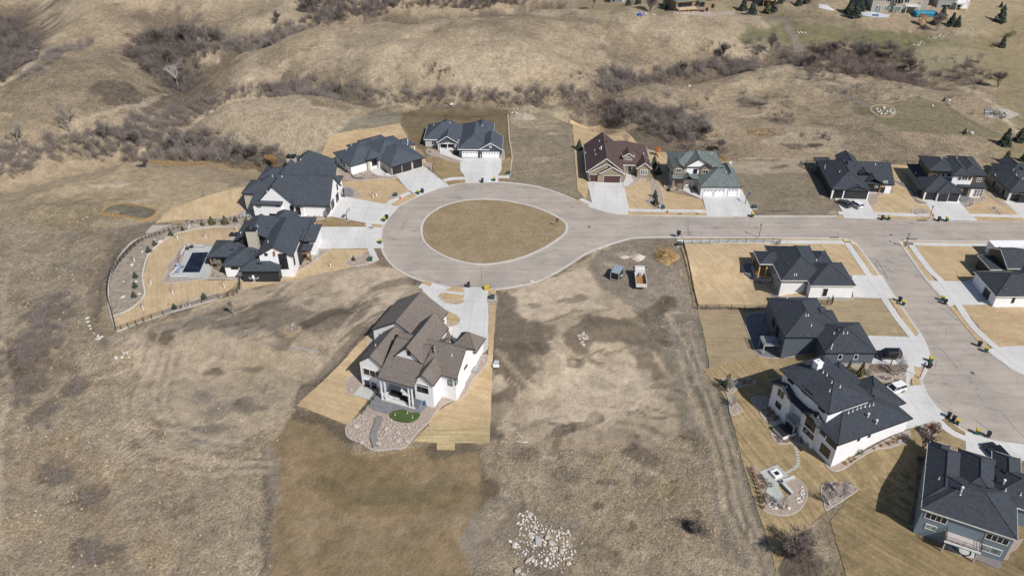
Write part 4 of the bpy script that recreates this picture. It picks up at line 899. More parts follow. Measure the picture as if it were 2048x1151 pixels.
h.opening(k3, 'S', 'I 1443,315', .7, 1.0, glass, trimw); h.opening(k3, 'S', 'I 1485,313', 1.3, 1.0, glass, trimw, 2, 1); h.opening(k3, 'S', 'I 1525,315', .7, 1.0, glass, trimw); h.opening(k4, 'S', 'I 1603,327', 1.1, 1.0, glass, trimw, 2, 2); h.opening(k6, 'S', 'I 1362,288', 1.1, .8, glass, trimw)
h.wallbox(12.6, 2.95, 15.8, 3.1, -.2, 2.6, whitep); M = MB()
for i in range(3): h.opening(k5, 'S', 'I %d,432' % (1573+22*i), .75, 1.9, glass, trimw, 1, 4, proud=.12)
h.door(k5, 'S', 'I 1490,425', 1.1, 2.1); h.opening(k0, 'W', 'I 975,340', .8, 1.2); h.door(k0, 'W', 'I 1085,440', .9, 1.8)
h.vents('I 1080,275|I 1295,148|I 1420,148'); h.vents('I 1245,272|I 1250,290', 'box')
# --- east house at the frame edge
h = House('house', 'grey one-storey house with black hip roof cut off by the right edge of the photo', 'house', 'I 1855,425', 2.65, -3.2, greyside, RK, trimd, .35)
k0 = h.block(0, 0, 7.2, 11, 2.65, 'hip', .5); k1 = h.block(-.2, 3, 16, 13, 2.65, 'hip', .5); h.block(2.6, 8, 15, 17, 2.7, 'hip', .52); h.block(5, 6.5, 9.5, 18.5, 3.2, 'gv', .6); k2 = h.block(7.0, -1.2, 15, 8, 2.67, 'hip', .45)
h.finish(); h.garage(k0, 'S', 'I 1893,474', 2.6, 2.05); h.garage(k2, 'S', 'I 2010,480', 4.6, 2.05); h.opening(k1, 'W', 'I 1750,420', 1.2, 1.9, glassl, trimd, 1, 1, 'door'); h.opening(k1, 'W', 'I 1727,360', .6, 1.4); h.opening(k1, 'W', 'I 1802,428', .5, 1.2); h.wallbox(.36, .3, .9, .5, -.2, 2.4, whitep)
h.vents('I 1885,250|I 1910,290|I 1735,290|I 1960,320')
# --- white farmhouse with steep charcoal gables
h = House('house', 'white and limestone farmhouse with steep charcoal gables and tall pale chimney west of the loop', 'house', 'A 850,780', 2.8, -4.5, white, RD, trimd, .4, dz=.55)
k0 = h.block(-.6, .0, 9.4, 11.6, 2.8, 'gu', .95, white); h.block(-5.2, 1.0, .5, 10.6, 3.75, 'gu', .95, white); k1 = h.block(-9.6, .3, -.05, 16, 2.9, 'gv', 1.02, white); k2 = h.block(-7.0, 13.2, 4.2, 26, 3.2, 'hip', .95, white)
k3 = h.block(-15.0, 4.0, -6, 11.6, 3.4, 'hip', .45, cream); k4 = h.block(-13.4, 12.4, -5, 19.7, 3.5, 'hip', .45, cream); k5 = h.block(-9.2, 18.5, -3.5, 27, 3.5, 'hip', .5, cream); k6 = h.block(-11.0, -.6, -2.9, 3.4, 2.9, 's-', .32, white)
k7 = h.block(2.6, 12, 8.6, 16.8, 2.9, 'hip', .5, white); k8 = h.block(1.5, 16, 6.6, 21.6, 3.1, 'gu', .75, cream); k9 = h.block(.2, -.35, 2.9, 3, 2.8, 's-', .35, white); h.block(-12, 9, -6, 14, 3.6, 'hip', .5, cream); k10 = h.block(2.3, .1, 9.3, 5.2, 2.78, 's-', .9, cream)
h.finish()
h.garage(k0, 'E', 'A 1140,810', 2.9, 2.1); h.garage(k0, 'E', 'A 1172,772', 2.2, 2.1); h.garage(k0, 'E', 'A 1210,718', 2.2, 2.1); h.opening(k0, 'E', 'A 1209,632', .8, 1.6)
h.opening(k10, 'S', 'A 978,806', .65, 1.1); h.opening(k10, 'S', 'A 1067,818', .65, 1.1); h.opening(k1, 'S', 'A 836,808', .7, 1.2); h.door(k9, 'S', 'A 893,828'); h.opening(k6, 'S', 'A 562,778', .9, 1.4, glassl); h.opening(k6, 'S', 'A 718,785', .8, .4); h.opening(k6, 'S', 'A 692,866', 2.2, .9)
h.chimney(-6.6, 17.2, -4.4, 18.8, 8.0, cream, None, 0, .5); h.post(9.9, 11, -.1, 2.8, .14, darkmetal); h.post(-14.7, 4.4, -2.2, 3.3, .12, darkmetal)
h.vents('A 678,545|A 757,550|A 633,672|A 910,410')
# --- pool house
h = House('house', 'white house with charcoal roofs, black end walls and tall pale chimney beside the pool', 'house', 'B 1050,573', 2.7, 0, white, RD, trimd, .4, dz=.5)
k0 = h.block(-9, 6.0, 0, 13.4, 2.7, 'hip', .42, nowall=True); k1 = h.block(-4.4, 2.1, 4, 11, 2.72, 'hip', .42, white); k2 = h.block(0, 0, 9.0, 8, 2.7, 'hip', .45, blackside); 
k3 = h.block(3.9, 2.1, 11.9, 14, 5.3, 'gv', .62, white); k4 = h.block(3.0, 10.5, 12.3, 20.6, 4.6, 'hip', .55, white); k5 = h.block(-2.4, 13.6, 9, 22.4, 4.2, 'hip', .55, white)
k6 = h.block(-3.4, 9.3, 5.8, 17.6, 4.9, 'gv', .55, blackside, oh=.9); k7 = h.block(10.5, 11.3, 14.8, 19.2, 3.6, 'hip', .5, white); k8 = h.block(9, 16.5, 12.8, 22.8, 3.6, 'hip', .5, white); k9 = h.block(11.0, 8.6, 14.2, 12.4, 2.7, 'flat', 0, nowall=True)
k10 = h.block(3.2, 17, 8.2, 23.6, 4.5, 'hip', .85, white); k11 = h.block(8, 10, 12.4, 15.4, 4.65, 'hip', .5, blackside)
h.finish()
h.wallbox(-4, 6.5, -.5, 12.6, 0, 2.5, blackside); h.wallbox(11.3, 7.2, 11.9, 12.5, 0, 4.3, blackside)
h.chimney(.2, 8.2, 2.5, 9.6, 8.6, cream, None, 0, .35); h.chimney(-5.6, 12.9, -3.6, 14.2, 4.6, cream, None, 0, .3)
h.opening(k3, 'S', 'B 1366,503', 1.7, 3.9, glass, trimd, 3, 2); h.opening(k3, 'S', 'B 1243,454', .55, .55); h.opening(k1, 'S', 'B 1022,550', 1.5, .5); h.opening(k3, 'E', 'B 1438,480', .8, 3.4, glass, trimd, 1, 3)
h.door(k7, 'S', 'B 1528,378', 1.1, 1.8)
for u, v in ((-8.5, 6.5), (-8.5, 12.8)): h.post(u, v, -.1, 2.6, .16, timber)
for u, v in ((11.5, 9.0), (13.8, 9.0), (13.8, 12.0)): h.post(u, v, -.1, 2.6, .16, timber)
M = MB(); M.box(11.3, 8.8, 2.25, 14.0, 9.1, 2.5); M.build('porch_beam', timber, h.e); M = MB(); M.box(7.75, 2.1, 5.9, 8.05, 2.6, 7.0); M.build('gable_bracket', timber, h.e)
M = MB()   # pale utility fittings on the black wall
M.box(2.6, .15, 1.1, 3.1, .38, 1.9); M.tube((1.9, .3, 1.1), (3.9, .3, 1.1), .05); M.tube((1.9, .3, 1.1), (1.9, .3, 1.5), .05); M.tube((3.9, .3, 1.1), (3.9, .3, 1.5), .05); M.tube((2.7, .3, .1), (2.8, .3, 1.1), .05); M.tube((3.1, .3, .1), (3.0, .3, 1.1), .05); M.build('meter_pipes', whitep, h.e)
h.vents('B 1183,258|B 1258,368|B 1065,305'); h.vents('B 993,420|B 1008,420|B 1135,435|B 1165,435|B 1180,517|B 1193,517|B 1208,517|B 1248,268', 'box')
# --- central house
h = House('house', 'big white farmhouse with many grey-brown shingle gables in the middle of the foreground', 'house', 'E 840,680', 2.7, -21.5, white, RB, trimd, .35, dz=.45)
k0 = h.block(-15.4, 12.1, -3.6, 23.3, 2.7, 'gv', .62); k1 = h.block(-12.8, 2.3, -6.6, 15, 2.7, 'gv', .80); k2 = h.block(-7.2, 4.9, 6.8, 14.2, 2.7, 'gu', .80)
k3 = h.block(-7.0, -.1, .4, 16, 2.68, 'gu', .45, nowall=True); k4 = h.block(-5.8, 4.3, .1, 16, 4.8, 'gv', 1.0); k5 = h.block(-.9, 1.6, 3.7, 9, 2.72, 'gv', .80); k6 = h.block(1.9, 13.2, 7.1, 18, 2.72, 'hip', 1.05)
k7 = h.block(-7, 9.5, .7, 16.4, 2.7, 'hip', .7); k8 = h.block(-7, 13, -3.0, 20.4, 2.72, 'hip', .6)
h.finish()
h.wallbox(-7.0, 4.4, -.6, 8, -3.2, 2.4, white)
h.opening(k1, 'S', 'E 557,580', .95, 1.1); 
for i, p in enumerate(('E 555,583', 'E 594,595', 'E 632,603')): h.opening(k1, 'S', p, 1.25, 1.5, glass, trimw, 1, 1, proud=.03)
for i, p in enumerate(('E 560,657', 'E 603,672')): h.opening(k1, 'S', p, 1.25, 1.7, glass, trimw, 1, 1, 'window', proud=.03)
h.opening(k4, 'S', 'E 824,466', .5, .9); h.opening(k5, 'S', 'E 914,700', 2.1, 1.1, glass, trimd, 2, 1); h.opening(k5, 'S', 'E 914,672', 2.2, .35, glass, trimw)
h.opening(k2, 'E', 'E 1128,645', .8, 1.2, glassl, trimd); h.opening(k2, 'E', 'E 1187,554', 1.2, .35); h.opening(k2, 'S', 'E 1088,655', .8, 1.2, glassl, trimd)
for u in (-6.7, -.2, -5.9, -.9): h.post(u, .3, -3.0, 2.8, .12, trimw, 'porch_post')
M = MB(); M.box(-6.9, .15, 2.45, 0, .45, 2.95); M.build('porch_beam', trimw, h.e)
M = MB(); M.box(-7, .1, -3.6, .2, 4.4, -2.3); M.build('porch_floor', concrete, h.e)
for u0_, v0_, u1_, v1_ in ((-6, 1.6, -3.6, 2.5), (-3.4, 1.0, -1.0, 1.9)):
    M = MB(); M.box(u0_, v0_, -2.3, u1_, v1_, -1.9); M.box(u0_, v1_-.2, -1.9, u1_, v1_, -1.5); M.build('porch_sofa', darkmetal, h.e)
h.vents('E 1098,482|E 652,340', 'pipe'); h.vents('E 990,470|E 988,450', 'flue', metal); h.vents('E 612,420')
# --- white walkout
h = House('house', 'white house with black hip roof and raw pine deck posts inside the fenced corner yard', 'house', 'F 1150,455', 2.7, -.5, white, RK, trimy, .3, dz=.8)
k0 = h.block(0, 0, 9.9, 9.5, 2.7, 'hip', .52, whitep); k1 = h.block(-5.8, 2, 4.9, 16.4, 2.7, 'hip', .55, greyside); k2 = h.block(-8.8, 8.6, -2.5, 14.2, 2.65, 'hip', .45, nowall=True); k3 = h.block(3.8, 9.4, 7.8, 14.4, 2.7, 'hip', .5); k4 = h.block(1, 10, 4.8, 16.5, 2.72, 'hip', .5)
h.finish(); h.wallbox(-5.45, 2.28, -.2, 2.5, -3, 2.5, whitep)
h.door(k0, 'S', 'F 1270,508', .95, 2.0); 
for p, w, hh_ in (('F 862,340', 1.2, 1.2), ('F 895,398', 1.0, 1.3), ('F 842,410', 1.3, 1.6), ('F 875,480', 1.1, 1.3)): h.opening(k1, 'W', p, w, hh_, glass, trimw, 1, 2)
h.deck(-8.6, 8.9, -5.4, 14, 0.0, pine, True, ((-8.5, 9), (-8.5, 11.5), (-8.5, 13.9), (-7, 9)), darkmetal, 'SWN')
for u, v in ((-8.5, 8.9), (-6.9, 8.9), (-8.5, 13.9)): h.post(u, v, 0, 2.5, .13, pine)
h.vents('F 1018,368|F 1035,368|F 1198,248|F 975,132', 'pipe'); h.vents('F 965,275', 'box')
# --- slate blue
h = House('house', 'slate-blue house with black hip roofs behind the parked black SUV', 'house', 'F 1270,1005', 2.7, 0, slate, RK, trimd, .3, dz=.55)
k0 = h.block(0, 0, 10.1, 9.8, 2.7, 'hip', .5); k1 = h.block(-6.4, 4.9, 4.2, 18.4, 2.7, 'hip', .52); k2 = h.block(1, 10, 4.8, 15.2, 2.72, 'hip', .5); k3 = h.block(-2, 8, 6, 14, 2.7, 'hip', .4)
h.finish(); h.opening(k0, 'S', 'F 1393,1037', .65, 1.1, glass, trimw); h.opening(k0, 'S', 'F 1522,1037', .65, 1.1, glass, trimw)
h.opening(k1, 'W', 'F 850,760', 1.6, 1.6); h.opening(k1, 'W', 'F 880,830', 1.6, 2.0)
h.deck(-9.4, 6.7, -6.0, 9.8, -.2, mat('grey_deck', (.36, .37, .38), .7), True, ((-9.2, 6.9), (-9.2, 9.6)), darkmetal, 'SWN')
h.wallbox(.3, .26, 9.8, .4, -.2, .5, stone_mat('grey_stone', (.30, .30, .30), (.2, .2, .2), 2.5))
h.vents('F 1343,848|F 1420,845|F 1452,845|F 1320,970|F 1328,945|F 1157,783|F 958,560|F 1112,700|F 1132,700'); h.vents('F 1380,815|F 1105,852', 'box')
# --- big white modern
h = House('house', 'large white modern two-storey house with black hip roofs and a white box chimney', 'house', 'G 785,632', 2.75, 22.9, white, RK, trimd, .4, dz=.5)
k0 = h.block(-.3, 0, 16.2, 9.6, 2.75, 'hip', .42, white); k1 = h.block(.4, 4.1, 10.4, 17.0, 5.9, 'hip', .40, white, oh=.55); k2 = h.block(-.6, 11.6, 4, 17.4, 2.75, 'gu', .45, white); k3 = h.block(-.7, 4.6, 4, 8.8, 2.8, 'gu', .55, white)
k4 = h.block(9.5, 3.4, 18, 11.5, 2.8, 'hip', .45, white); k5 = h.block(-.35, 7, 3, 13, 2.7, 'e-', .25, nowall=True); k6 = h.block(8, 9, 15, 17, 2.8, 'hip', .45)
h.finish(); h.wallbox(2.0, 7, 3, 13, -3.2, 5.0, blackside)
h.chimney(4.6, 12.6, 5.8, 13.8, 9.4, white, trimw, 5.5, .12)
h.opening(k2, 'W', 'G 431,323', 1.6, 1.6, glass, trimw, 2, 1); h.opening(k2, 'W', 'G 414,392', 1.3, 1.1, glass, trimd)
h.opening(k3, 'W', 'G 610,505', 2.2, 2.2, glass, trimd, 2, 1); h.opening(k3, 'W', 'G 596,563', 2.4, .9, glass, trimd, 2, 1)
h.opening(k0, 'W', 'G 685,558', 1.2, 1.0); h.opening(k0, 'W', 'G 738,615', 2.2, 1.4, glass, trimd, 3, 1); h.opening(k0, 'W', 'G 697,668', 2.0, 1.8, glass, trimd, 2, 1)
h.opening(k0, 'S', 'G 899,602', .4, .4); h.opening(k0, 'S', 'G 963,580', .4, .4)
h.opening(k1, 'W', 'G 491,242', 1.4, .9); h.opening(k1, 'W', 'G 574,305', 1.4, 1.0); h.opening(k1, 'W', 'G 600,325', 1.6, 1.0); h.opening(k1, 'W', 'G 678,412', 1.4, .9)
h.deck(-1.2, 8.9, 2.2, 11.5, 0.0, mat('grey_deck', (.36, .37, .38), .7), True, ((-1.1, 9), (-1.1, 11.4)), darkmetal, 'W')
h.vents('G 462,285|G 654,462|G 737,256|G 724,308|G 787,283|G 670,165|G 685,195|G 708,212|G 722,100|G 838,440|G 863,430|G 890,418|G 912,410|G 938,402|G 965,398|G 988,392'); h.vents('G 955,465|G 1005,505', 'flue')
# --- south-east blue-grey
h = House('house', 'blue-grey house with black roof, white windows and raised deck in the bottom right corner', 'house', 'H 330,682', 2.7, -26.8, bluegrey, RK, trimy, .3, dz=.45)
k0 = h.block(0, 0, 13.1, 10.2, 2.7, 'hip', .5); k1 = h.block(0, 2, 5.4, 15.6, 2.7, 'hip', .62); k2 = h.block(4.8, .55, 8.7, 8, 2.68, 'hip', .5); k3 = h.block(4.5, 6, 10.5, 16.4, 2.75, 'hip', .62); k4 = h.block(9, 6.8, 21, 15.2, 2.7, 'hip', .55); h.block(9.6, 8, 13.8, 18.4, 2.72, 'hip', .6); k5 = h.block(.3, 9, 3.4, 16.3, 2.72, 'hip', .6)
h.finish()
h.opening(k0, 'S', 'H 432,747', 2.9, 1.2, glass, trimw, 4, 1); h.opening(k0, 'S', 'H 857,893', 2.9, 1.2, glass, trimw, 4, 1); h.opening(k2, 'S', 'H 653,792', 3.2, 1.2, glass, trimw, 3, 1); h.opening(k0, 'S', 'H 394,812', 1.4, .9, glassl, trimw, 2, 1); h.opening(k0, 'S', 'H 808,968', 2.8, 1.2, glassl, trimw, 2, 1)
h.deck(4.3, -1.7, 9.1, .35, .0, mat('pale_deck', (.43, .38, .36), .7), True, ((4.5, -1.5), (8.9, -1.5)), darkmetal, 'SWE'); 
M = MB(); M.box(4.2, -1.82, -.3, 9.2, -1.71, .02); M.build('deck_edge', trimw, h.e)
h.vents('H 451,478|H 913,558|H 1018,588|H 600,585', 'pipe'); h.vents('H 606,560|H 898,510', 'flue'); h.vents('H 505,455|H 672,510|H 697,518|H 720,527|H 745,535|H 800,545|H 858,468|H 860,485|H 905,425|H 925,435', 'box')
# --- east modern (half outside the frame)
h = House('house', 'white modern house with black shingle roofs and dark gables cut by the right edge', 'house', 'J 930,510', 2.7, 0, white, RK, trimy, .35)
k0 = h.block(0.2, 0, 12, 9.8, 2.7, 'hip', .5, white); k1 = h.block(8.6, 6.5, 24, 18.8, 2.8, 'hip', .5, brownwood); k2 = h.block(4, 10.2, 9.6, 16.2, 2.9, 'flat', 0, blackside); k3 = h.block(7.2, 9.5, 13, 18.5, 3.6, 'gu', .5, brownwood)
h.finish(); h.wallbox(10, 18.3, 24, 18.7, 2.6, 4.2, whitep); h.opening(k0, 'S', 'J 1068,538', .4, 1.2, glass, trimd); h.garage(k0, 'W', 'J 865,485', 2.4, 2.1)
M = MB(); M.box(10, 19.3, 0, 26, 23, 3.1); M.build('flat_wing', whitep, h.e); h.vents('J 1000,452|J 1018,450', 'box')
# ---------------------------------------------------------------- proto shapes in numpy
def tri_mesh(name, V, T, m, parent=None): return np_mesh(name, V, T, m, parent)
def twigs(n, h, r, w=.06, seed=0, spread=.9):
    q = np.random.default_rng(seed); V = []; T = []
    for i in range(n):
        a = q.uniform(0, 6.283); rr = r*.35*math.sqrt(q.random()); b = np.array([rr*math.cos(a), rr*math.sin(a), 0])
        L = h*q.uniform(.55, 1.05); o = q.uniform(.1, spread)*r; a2 = a+q.normal(0, .6)
        tip = b+np.array([o*math.cos(a2), o*math.sin(a2), L*(1-.25*(o/r)**2)]); mid = b+(tip-b)*.5+np.array([0, 0, .08*h])
        for p, s, ww in ((b, mid, w), (mid, tip, w*.6)):
            d = q.normal(0, 1, 3); d /= np.linalg.norm(d); k = len(V); V += [p-d*ww/2, p+d*ww/2, s]; T.append((k, k+1, k+2))
        for _ in range(3):
            s0 = mid+(tip-mid)*q.uniform(-.3, 1); e = s0+q.normal(0, .17, 3)*h+np.array([0, 0, .13*h]); d = q.normal(0, 1, 3); d /= np.linalg.norm(d); k = len(V)
            V += [s0-d*w*.3, s0+d*w*.3, e]; T.append((k, k+1, k+2))
    return np.array(V), np.array(T)
def leafball(n, rx, rz, s, seed=0, flat=0.0):
    q = np.random.default_rng(seed); V = []; T = []
    for i in range(n):
        d = q.normal(0, 1, 3); d /= np.linalg.norm(d); d[2] = abs(d[2]) if flat else d[2]; rad = q.uniform(.6, 1.08)
        c = np.array([d[0]*rx*rad, d[1]*rx*rad, d[2]*rz*rad+(0 if flat else rz)]); a = q.normal(0, 1, 3); a /= np.linalg.norm(a); b = np.cross(a, d); k = len(V)
        V += [c-a*s, c+a*s, c+b*s*1.3]; T.append((k, k+1, k+2))
    return np.array(V), np.array(T)
def conifer_np(h, r, layers=16, per=15, seed=0):
    q = np.random.default_rng(seed); V = []; T = []
    for L in range(layers):
        t = L/layers; z = h*(.06+.92*t); rr = r*(1-t)**.85*q.uniform(.88, 1.1); n = max(5, int(per*(1-.6*t)))
        for i in range(n):
            a = 6.283*(i+q.random()*.9)/n; d = np.array([math.cos(a), math.sin(a), 0]); rl = rr*q.uniform(.7, 1.12); p = np.array([0, 0, z+.08*h]); tip = d*rl+np.array([0, 0, z-.05*h])
            s = np.array([-d[1], d[0], 0])*rl*.30; m = p*.35+tip*.65; k = len(V)
            V += [p, m-s+[0, 0, .01], tip, m+s]; T += [(k, k+1, k+2), (k, k+2, k+3)]
            for _ in range(3):
                c = p+(tip-p)*q.uniform(.3, 1); e = c+q.normal(0, .10, 3)*h*.7*(1-t*.6)+[0, 0, .02*h]; w = q.normal(0, .035, 3)*h; k = len(V); V += [c-w, c+w, e]; T.append((k, k+1, k+2))
    return np.array(V), np.array(T)
def rock_mesh(seed, sx=1, sy=1, sz=.7):
    q = random.Random(seed); V = []; F = []; R_, S_ = 5, 8
    for i in range(R_):
        ph = math.pi*(i+.5)/R_
        for j in range(S_):
            th = 2*math.pi*(j+.3*q.random())/S_; r = .5*q.uniform(.82, 1.15)
            V.append((r*math.sin(ph)*math.cos(th)*sx, r*math.sin(ph)*math.sin(th)*sy, (r*math.cos(ph)*.9+.18)*sz))
    for i in range(R_-1):
        for j in range(S_): F.append((i*S_+j, (i+1)*S_+j, (i+1)*S_+(j+1) % S_, i*S_+(j+1) % S_))
    F.append(tuple(range(S_))); F.append(tuple(range(R_*S_-1, (R_-1)*S_-1, -1)))
    return V, F
def grass_tuft(n, h, r, seed, w=.05):
    q = np.random.default_rng(seed); V = []; T = []
    for i in range(n):
        a = q.uniform(0, 6.283); b = np.array([q.normal(0, r*.25), q.normal(0, r*.25), 0]); tip = b+np.array([math.cos(a)*r*q.uniform(.2, 1), math.sin(a)*r*q.uniform(.2, 1), h*q.uniform(.5, 1)]); d = np.array([-math.sin(a), math.cos(a), 0])*w; k = len(V)
        V += [b-d, b+d, tip]; T.append((k, k+1, k+2))
    return np.array(V), np.array(T)
twigm = mat('bare_twig_bark', (.152, .126, .110), .95, (.27, .235, .21), .35, .3, 3, .15); twigd = mat('dark_twig_bark', (.100, .082, .075), .95, (.20, .168, .15), .35, .3, 3, .15); twigr = mat('red_brown_twig', (.225, .175, .15), .95, (.16, .128, .118), .8, .15, 3, .15)
twigl = mat('lilac_grey_twig', (.295, .255, .235), .95, (.165, .138, .122), .35, .3, 3, .15); barkp = mat('pale_bark', (.34, .30, .26), .9, (.24, .21, .18), 1.2, .2, 5, .2); birch = mat('white_birch_bark', (.62, .58, .53), .8, (.4, .36, .33), 1.5, .2, 6, .2)
needle = mat('spruce_needles', (.040, .058, .045), .9, (.065, .082, .058), .8, .2, 4, .25); needlel = mat('olive_needles', (.085, .085, .035), .9, (.12, .11, .045), .8, .2, 4, .25); cedar = mat('rusty_cedar_foliage', (.13, .085, .04), .9, (.09, .08, .035), .8, .2, 4, .25)
trunkm = mat('trunk_bark', (.12, .09, .07), .95, None, 2, .2, 6, .2); rust = mat('rusty_dry_shrub', (.135, .060, .040), .95, (.19, .10, .06), 1, .2, 4, .2); drygr = mat('golden_ornamental_grass', (.42, .27, .11), .95, (.32, .20, .09), 1.5, .2, 5, .2); grn = mat('green_shrub_leaves', (.045, .06, .025), .9, (.07, .08, .03), 1, .2, 4, .2)
rockm = stone_mat('pale_field_stone', (.48, .41, .36), (.34, .28, .25), .9, (.40, .35, .31)); rockm2 = mat('granite_boulder', (.44, .385, .345), .9, (.30, .255, .23), .9, .2, 6, .2, bd=.05); rockw = mat('white_limestone_boulder', (.58, .55, .50), .9, (.42, .39, .35), .8, .15, 6, .15)
def protos(name, fn, k, m, kid=None):
    out = []
    for i in range(k):
        V, T = fn(i); o = tri_mesh(name, V, T, m); out.append(o.data); bpy.data.objects.remove(o)
    return out
P_TW = [twigs(30, 2.1, 1.25, .085, i) for i in range(8)]; P_TW2 = [twigs(46, 5.0, 1.9, .12, 20+i, .8) for i in range(6)]; P_GR = [grass_tuft(8, .42, .36, i) for i in range(6)]; P_RD = [grass_tuft(14, .8, .45, 30+i, .04) for i in range(4)]
def inst(pr, P, S, seed, zs=1.0):
    """many clumps stamped into one mesh (vegetation nobody could count)"""
    q = np.random.default_rng(seed); VV = []; TT = []; k = 0
    for (x, y), s in zip(P, S):
        V, T = pr[int(q.integers(len(pr)))]; a = q.uniform(0, 6.283); c, n_ = math.cos(a), math.sin(a); z = hgt(x, y)-.08
        W = np.empty_like(V); W[:, 0] = (V[:, 0]*c-V[:, 1]*n_)*s+x; W[:, 1] = (V[:, 0]*n_+V[:, 1]*c)*s+y; W[:, 2] = V[:, 2]*s*zs*q.uniform(.8, 1.15)+z
        VV.append(W); TT.append(T+k); k += len(V)
    if not VV: return np.zeros((3, 3)), np.array([[0, 1, 2]])
    return np.concatenate(VV), np.concatenate(TT)
def scatter(s, dens, seed, world=None, nz=0.0, sc=6):
    P = world or gp(s); q = np.random.default_rng(seed); xs = [p[0] for p in P]; ys = [p[1] for p in P]
    n = int((max(xs)-min(xs))*(max(ys)-min(ys))*dens)
    X = q.uniform(min(xs), max(xs), n); Y = q.uniform(min(ys), max(ys), n); k = inside(X+q.normal(0, .8, n), Y+q.normal(0, .8, n), P)
    X, Y = X[k], Y[k]
    if nz: m = fbm(X, Y, sc, seed, 3) > nz; X, Y = X[m], Y[m]
    return list(zip(X, Y))
def thicket(name, s, dens, m, seed, big=0.0, nz=.42, size=(.7, 1.3), pr=None):
    P = scatter(s, dens, seed, None, nz); q = np.random.default_rng(seed+1)
    V, T = inst(pr or P_TW, P, q.uniform(size[0], size[1], len(P)), seed); o = tri_mesh(name, V, T, m); o['kind'] = 'stuff'
    if big:
        Pb = scatter(s, big, seed+5, None, nz+.02); V, T = inst(P_TW2, Pb, q.uniform(.6, 1.1, len(Pb)), seed+3); o = tri_mesh(name, V, T, m); o['kind'] = 'stuff'
thicket('brush', 'X -60,305 30,285 75,292 115,300 108,320 60,335 20,352 -60,370', .75, twigl, 1, nz=.22)
thicket('brush', 'X 75,285 150,268 220,262 300,268 350,280 420,280 470,285 540,300 575,315 572,332 520,330 440,320 350,322 250,322 190,318 110,300', .75, twigm, 2, .10, nz=.30)
thicket('brush', 'X 225,262 300,238 350,218 420,200 455,182 560,168 640,172 700,178 700,198 620,194 545,186 470,196 430,215 380,238 340,262 300,285 250,285', .75, twigl, 3, .08, nz=.28)
thicket('brush', 'X 700,176 830,180 1000,186 1100,184 1180,195 1180,210 1090,208 980,207 860,210 760,204 700,198', .80, twigl, 4, .06, nz=.24)
thicket('brush', 'X 245,105 270,80 330,60 400,62 455,75 440,100 400,120 395,160 370,190 330,175 300,150', .42, twigd, 5, .15, nz=.32)
thicket('brush', 'X 395,95 470,85 560,60 640,30 700,5 800,0 780,28 700,38 620,55 560,88 480,108 410,112', .5, twigm, 6, .09, nz=.34)
thicket('brush', 'X 590,0 760,-10 1100,-10 1040,8 930,22 850,14 770,22 690,38 640,50 600,25', .45, twigd, 7, .08, nz=.36)
thicket('brush', 'X 1150,192 1225,205 1280,212 1340,222 1400,240 1425,268 1400,285 1340,285 1290,262 1255,245 1210,228 1165,212', .85, twigm, 8, .10, nz=.2)
thicket('brush', 'X 1195,150 1230,140 1262,145 1262,165 1240,180 1205,190', .7, twigl, 9, .12, nz=.2); thicket('brush', 'X 1245,150 1330,140 1390,130 1440,120 1520,122 1520,140 1430,147 1330,158 1255,172', .7, twigl, 10, .08, nz=.26)
thicket('brush', 'X 1560,115 1640,95 1700,90 1790,95 1850,120 1850,155 1790,165 1700,152 1620,150', .38, twigr, 11, .09, nz=.36); thicket('brush', 'X 1400,90 1500,80 1600,95 1640,120 1600,130 1500,115 1420,120', .10, twigm, 12, .03, nz=.46)
thicket('brush', 'X 1330,255 1420,268 1440,290 1400,300 1330,292', .25, twigm, 13, .02, nz=.3); thicket('brush', 'X 1870,140 1960,120 1985,160 1940,178 1880,165', .18, twigr, 14, .02, nz=.4)
thicket('brush', 'X -30,30 40,40 75,85 60,125 20,160 -30,170', .45, twigd, 15, .1, nz=.35); thicket('brush', 'X 85,135 120,100 190,80 180,95 130,115 90,150 40,165 45,150', .6, twigl, 16, nz=.3)
thicket('brush', 'X 1430,80 1700,70 1870,95 1960,90 2000,240 1900,250 1640,200 1500,200 1200,290 1150,230', .012, twigm, 17, .002, nz=.45)
for i, s in enumerate(('X 70,625 110,590 140,590 145,610 100,640 75,660', 'X 30,690 60,670 90,680 85,720 50,735 30,720', 'X 30,770 60,750 70,780 60,815 35,820', 'X 55,670 90,640 110,660 90,720 70,750 60,720', 'X 135,770 165,755 165,790 140,800', 'X 75,830 110,800 115,830 90,860', 'X -20,650 10,680 12,760 -20,780', 'X 110,650 140,640 130,700 112,705', 'X 165,990 195,985 190,1015 165,1015', 'X 160,1100 200,1080 200,1130 160,1140', 'X 100,940 130,930 140,960 110,975')): thicket('brush', s, 1.0, twigl, 30+i, nz=.2, size=(.5, 1.0))
for i, s in enumerate(('X 1370,1040 1420,1030 1430,1075 1390,1085', 'X 1560,1080 1610,1070 1640,1110 1600,1150 1560,1140', 'X 1480,195 1535,195 1540,222 1490,220', 'X 1600,270 1660,265 1665,285 1610,292', 'X 1545,225 1590,225 1590,245 1550,245', 'X 1140,150 1180,148 1180,160 1140,162', 'X 845,130 910,135 905,165 850,162', 'X 235,180 270,175 275,200 240,205', 'X 1265,880 1290,870 1300,900 1275,910', 'X 1230,995 1250,985 1260,1010')): thicket('brush', s, .35, twigd, 50+i, nz=.2, size=(.4, .8))
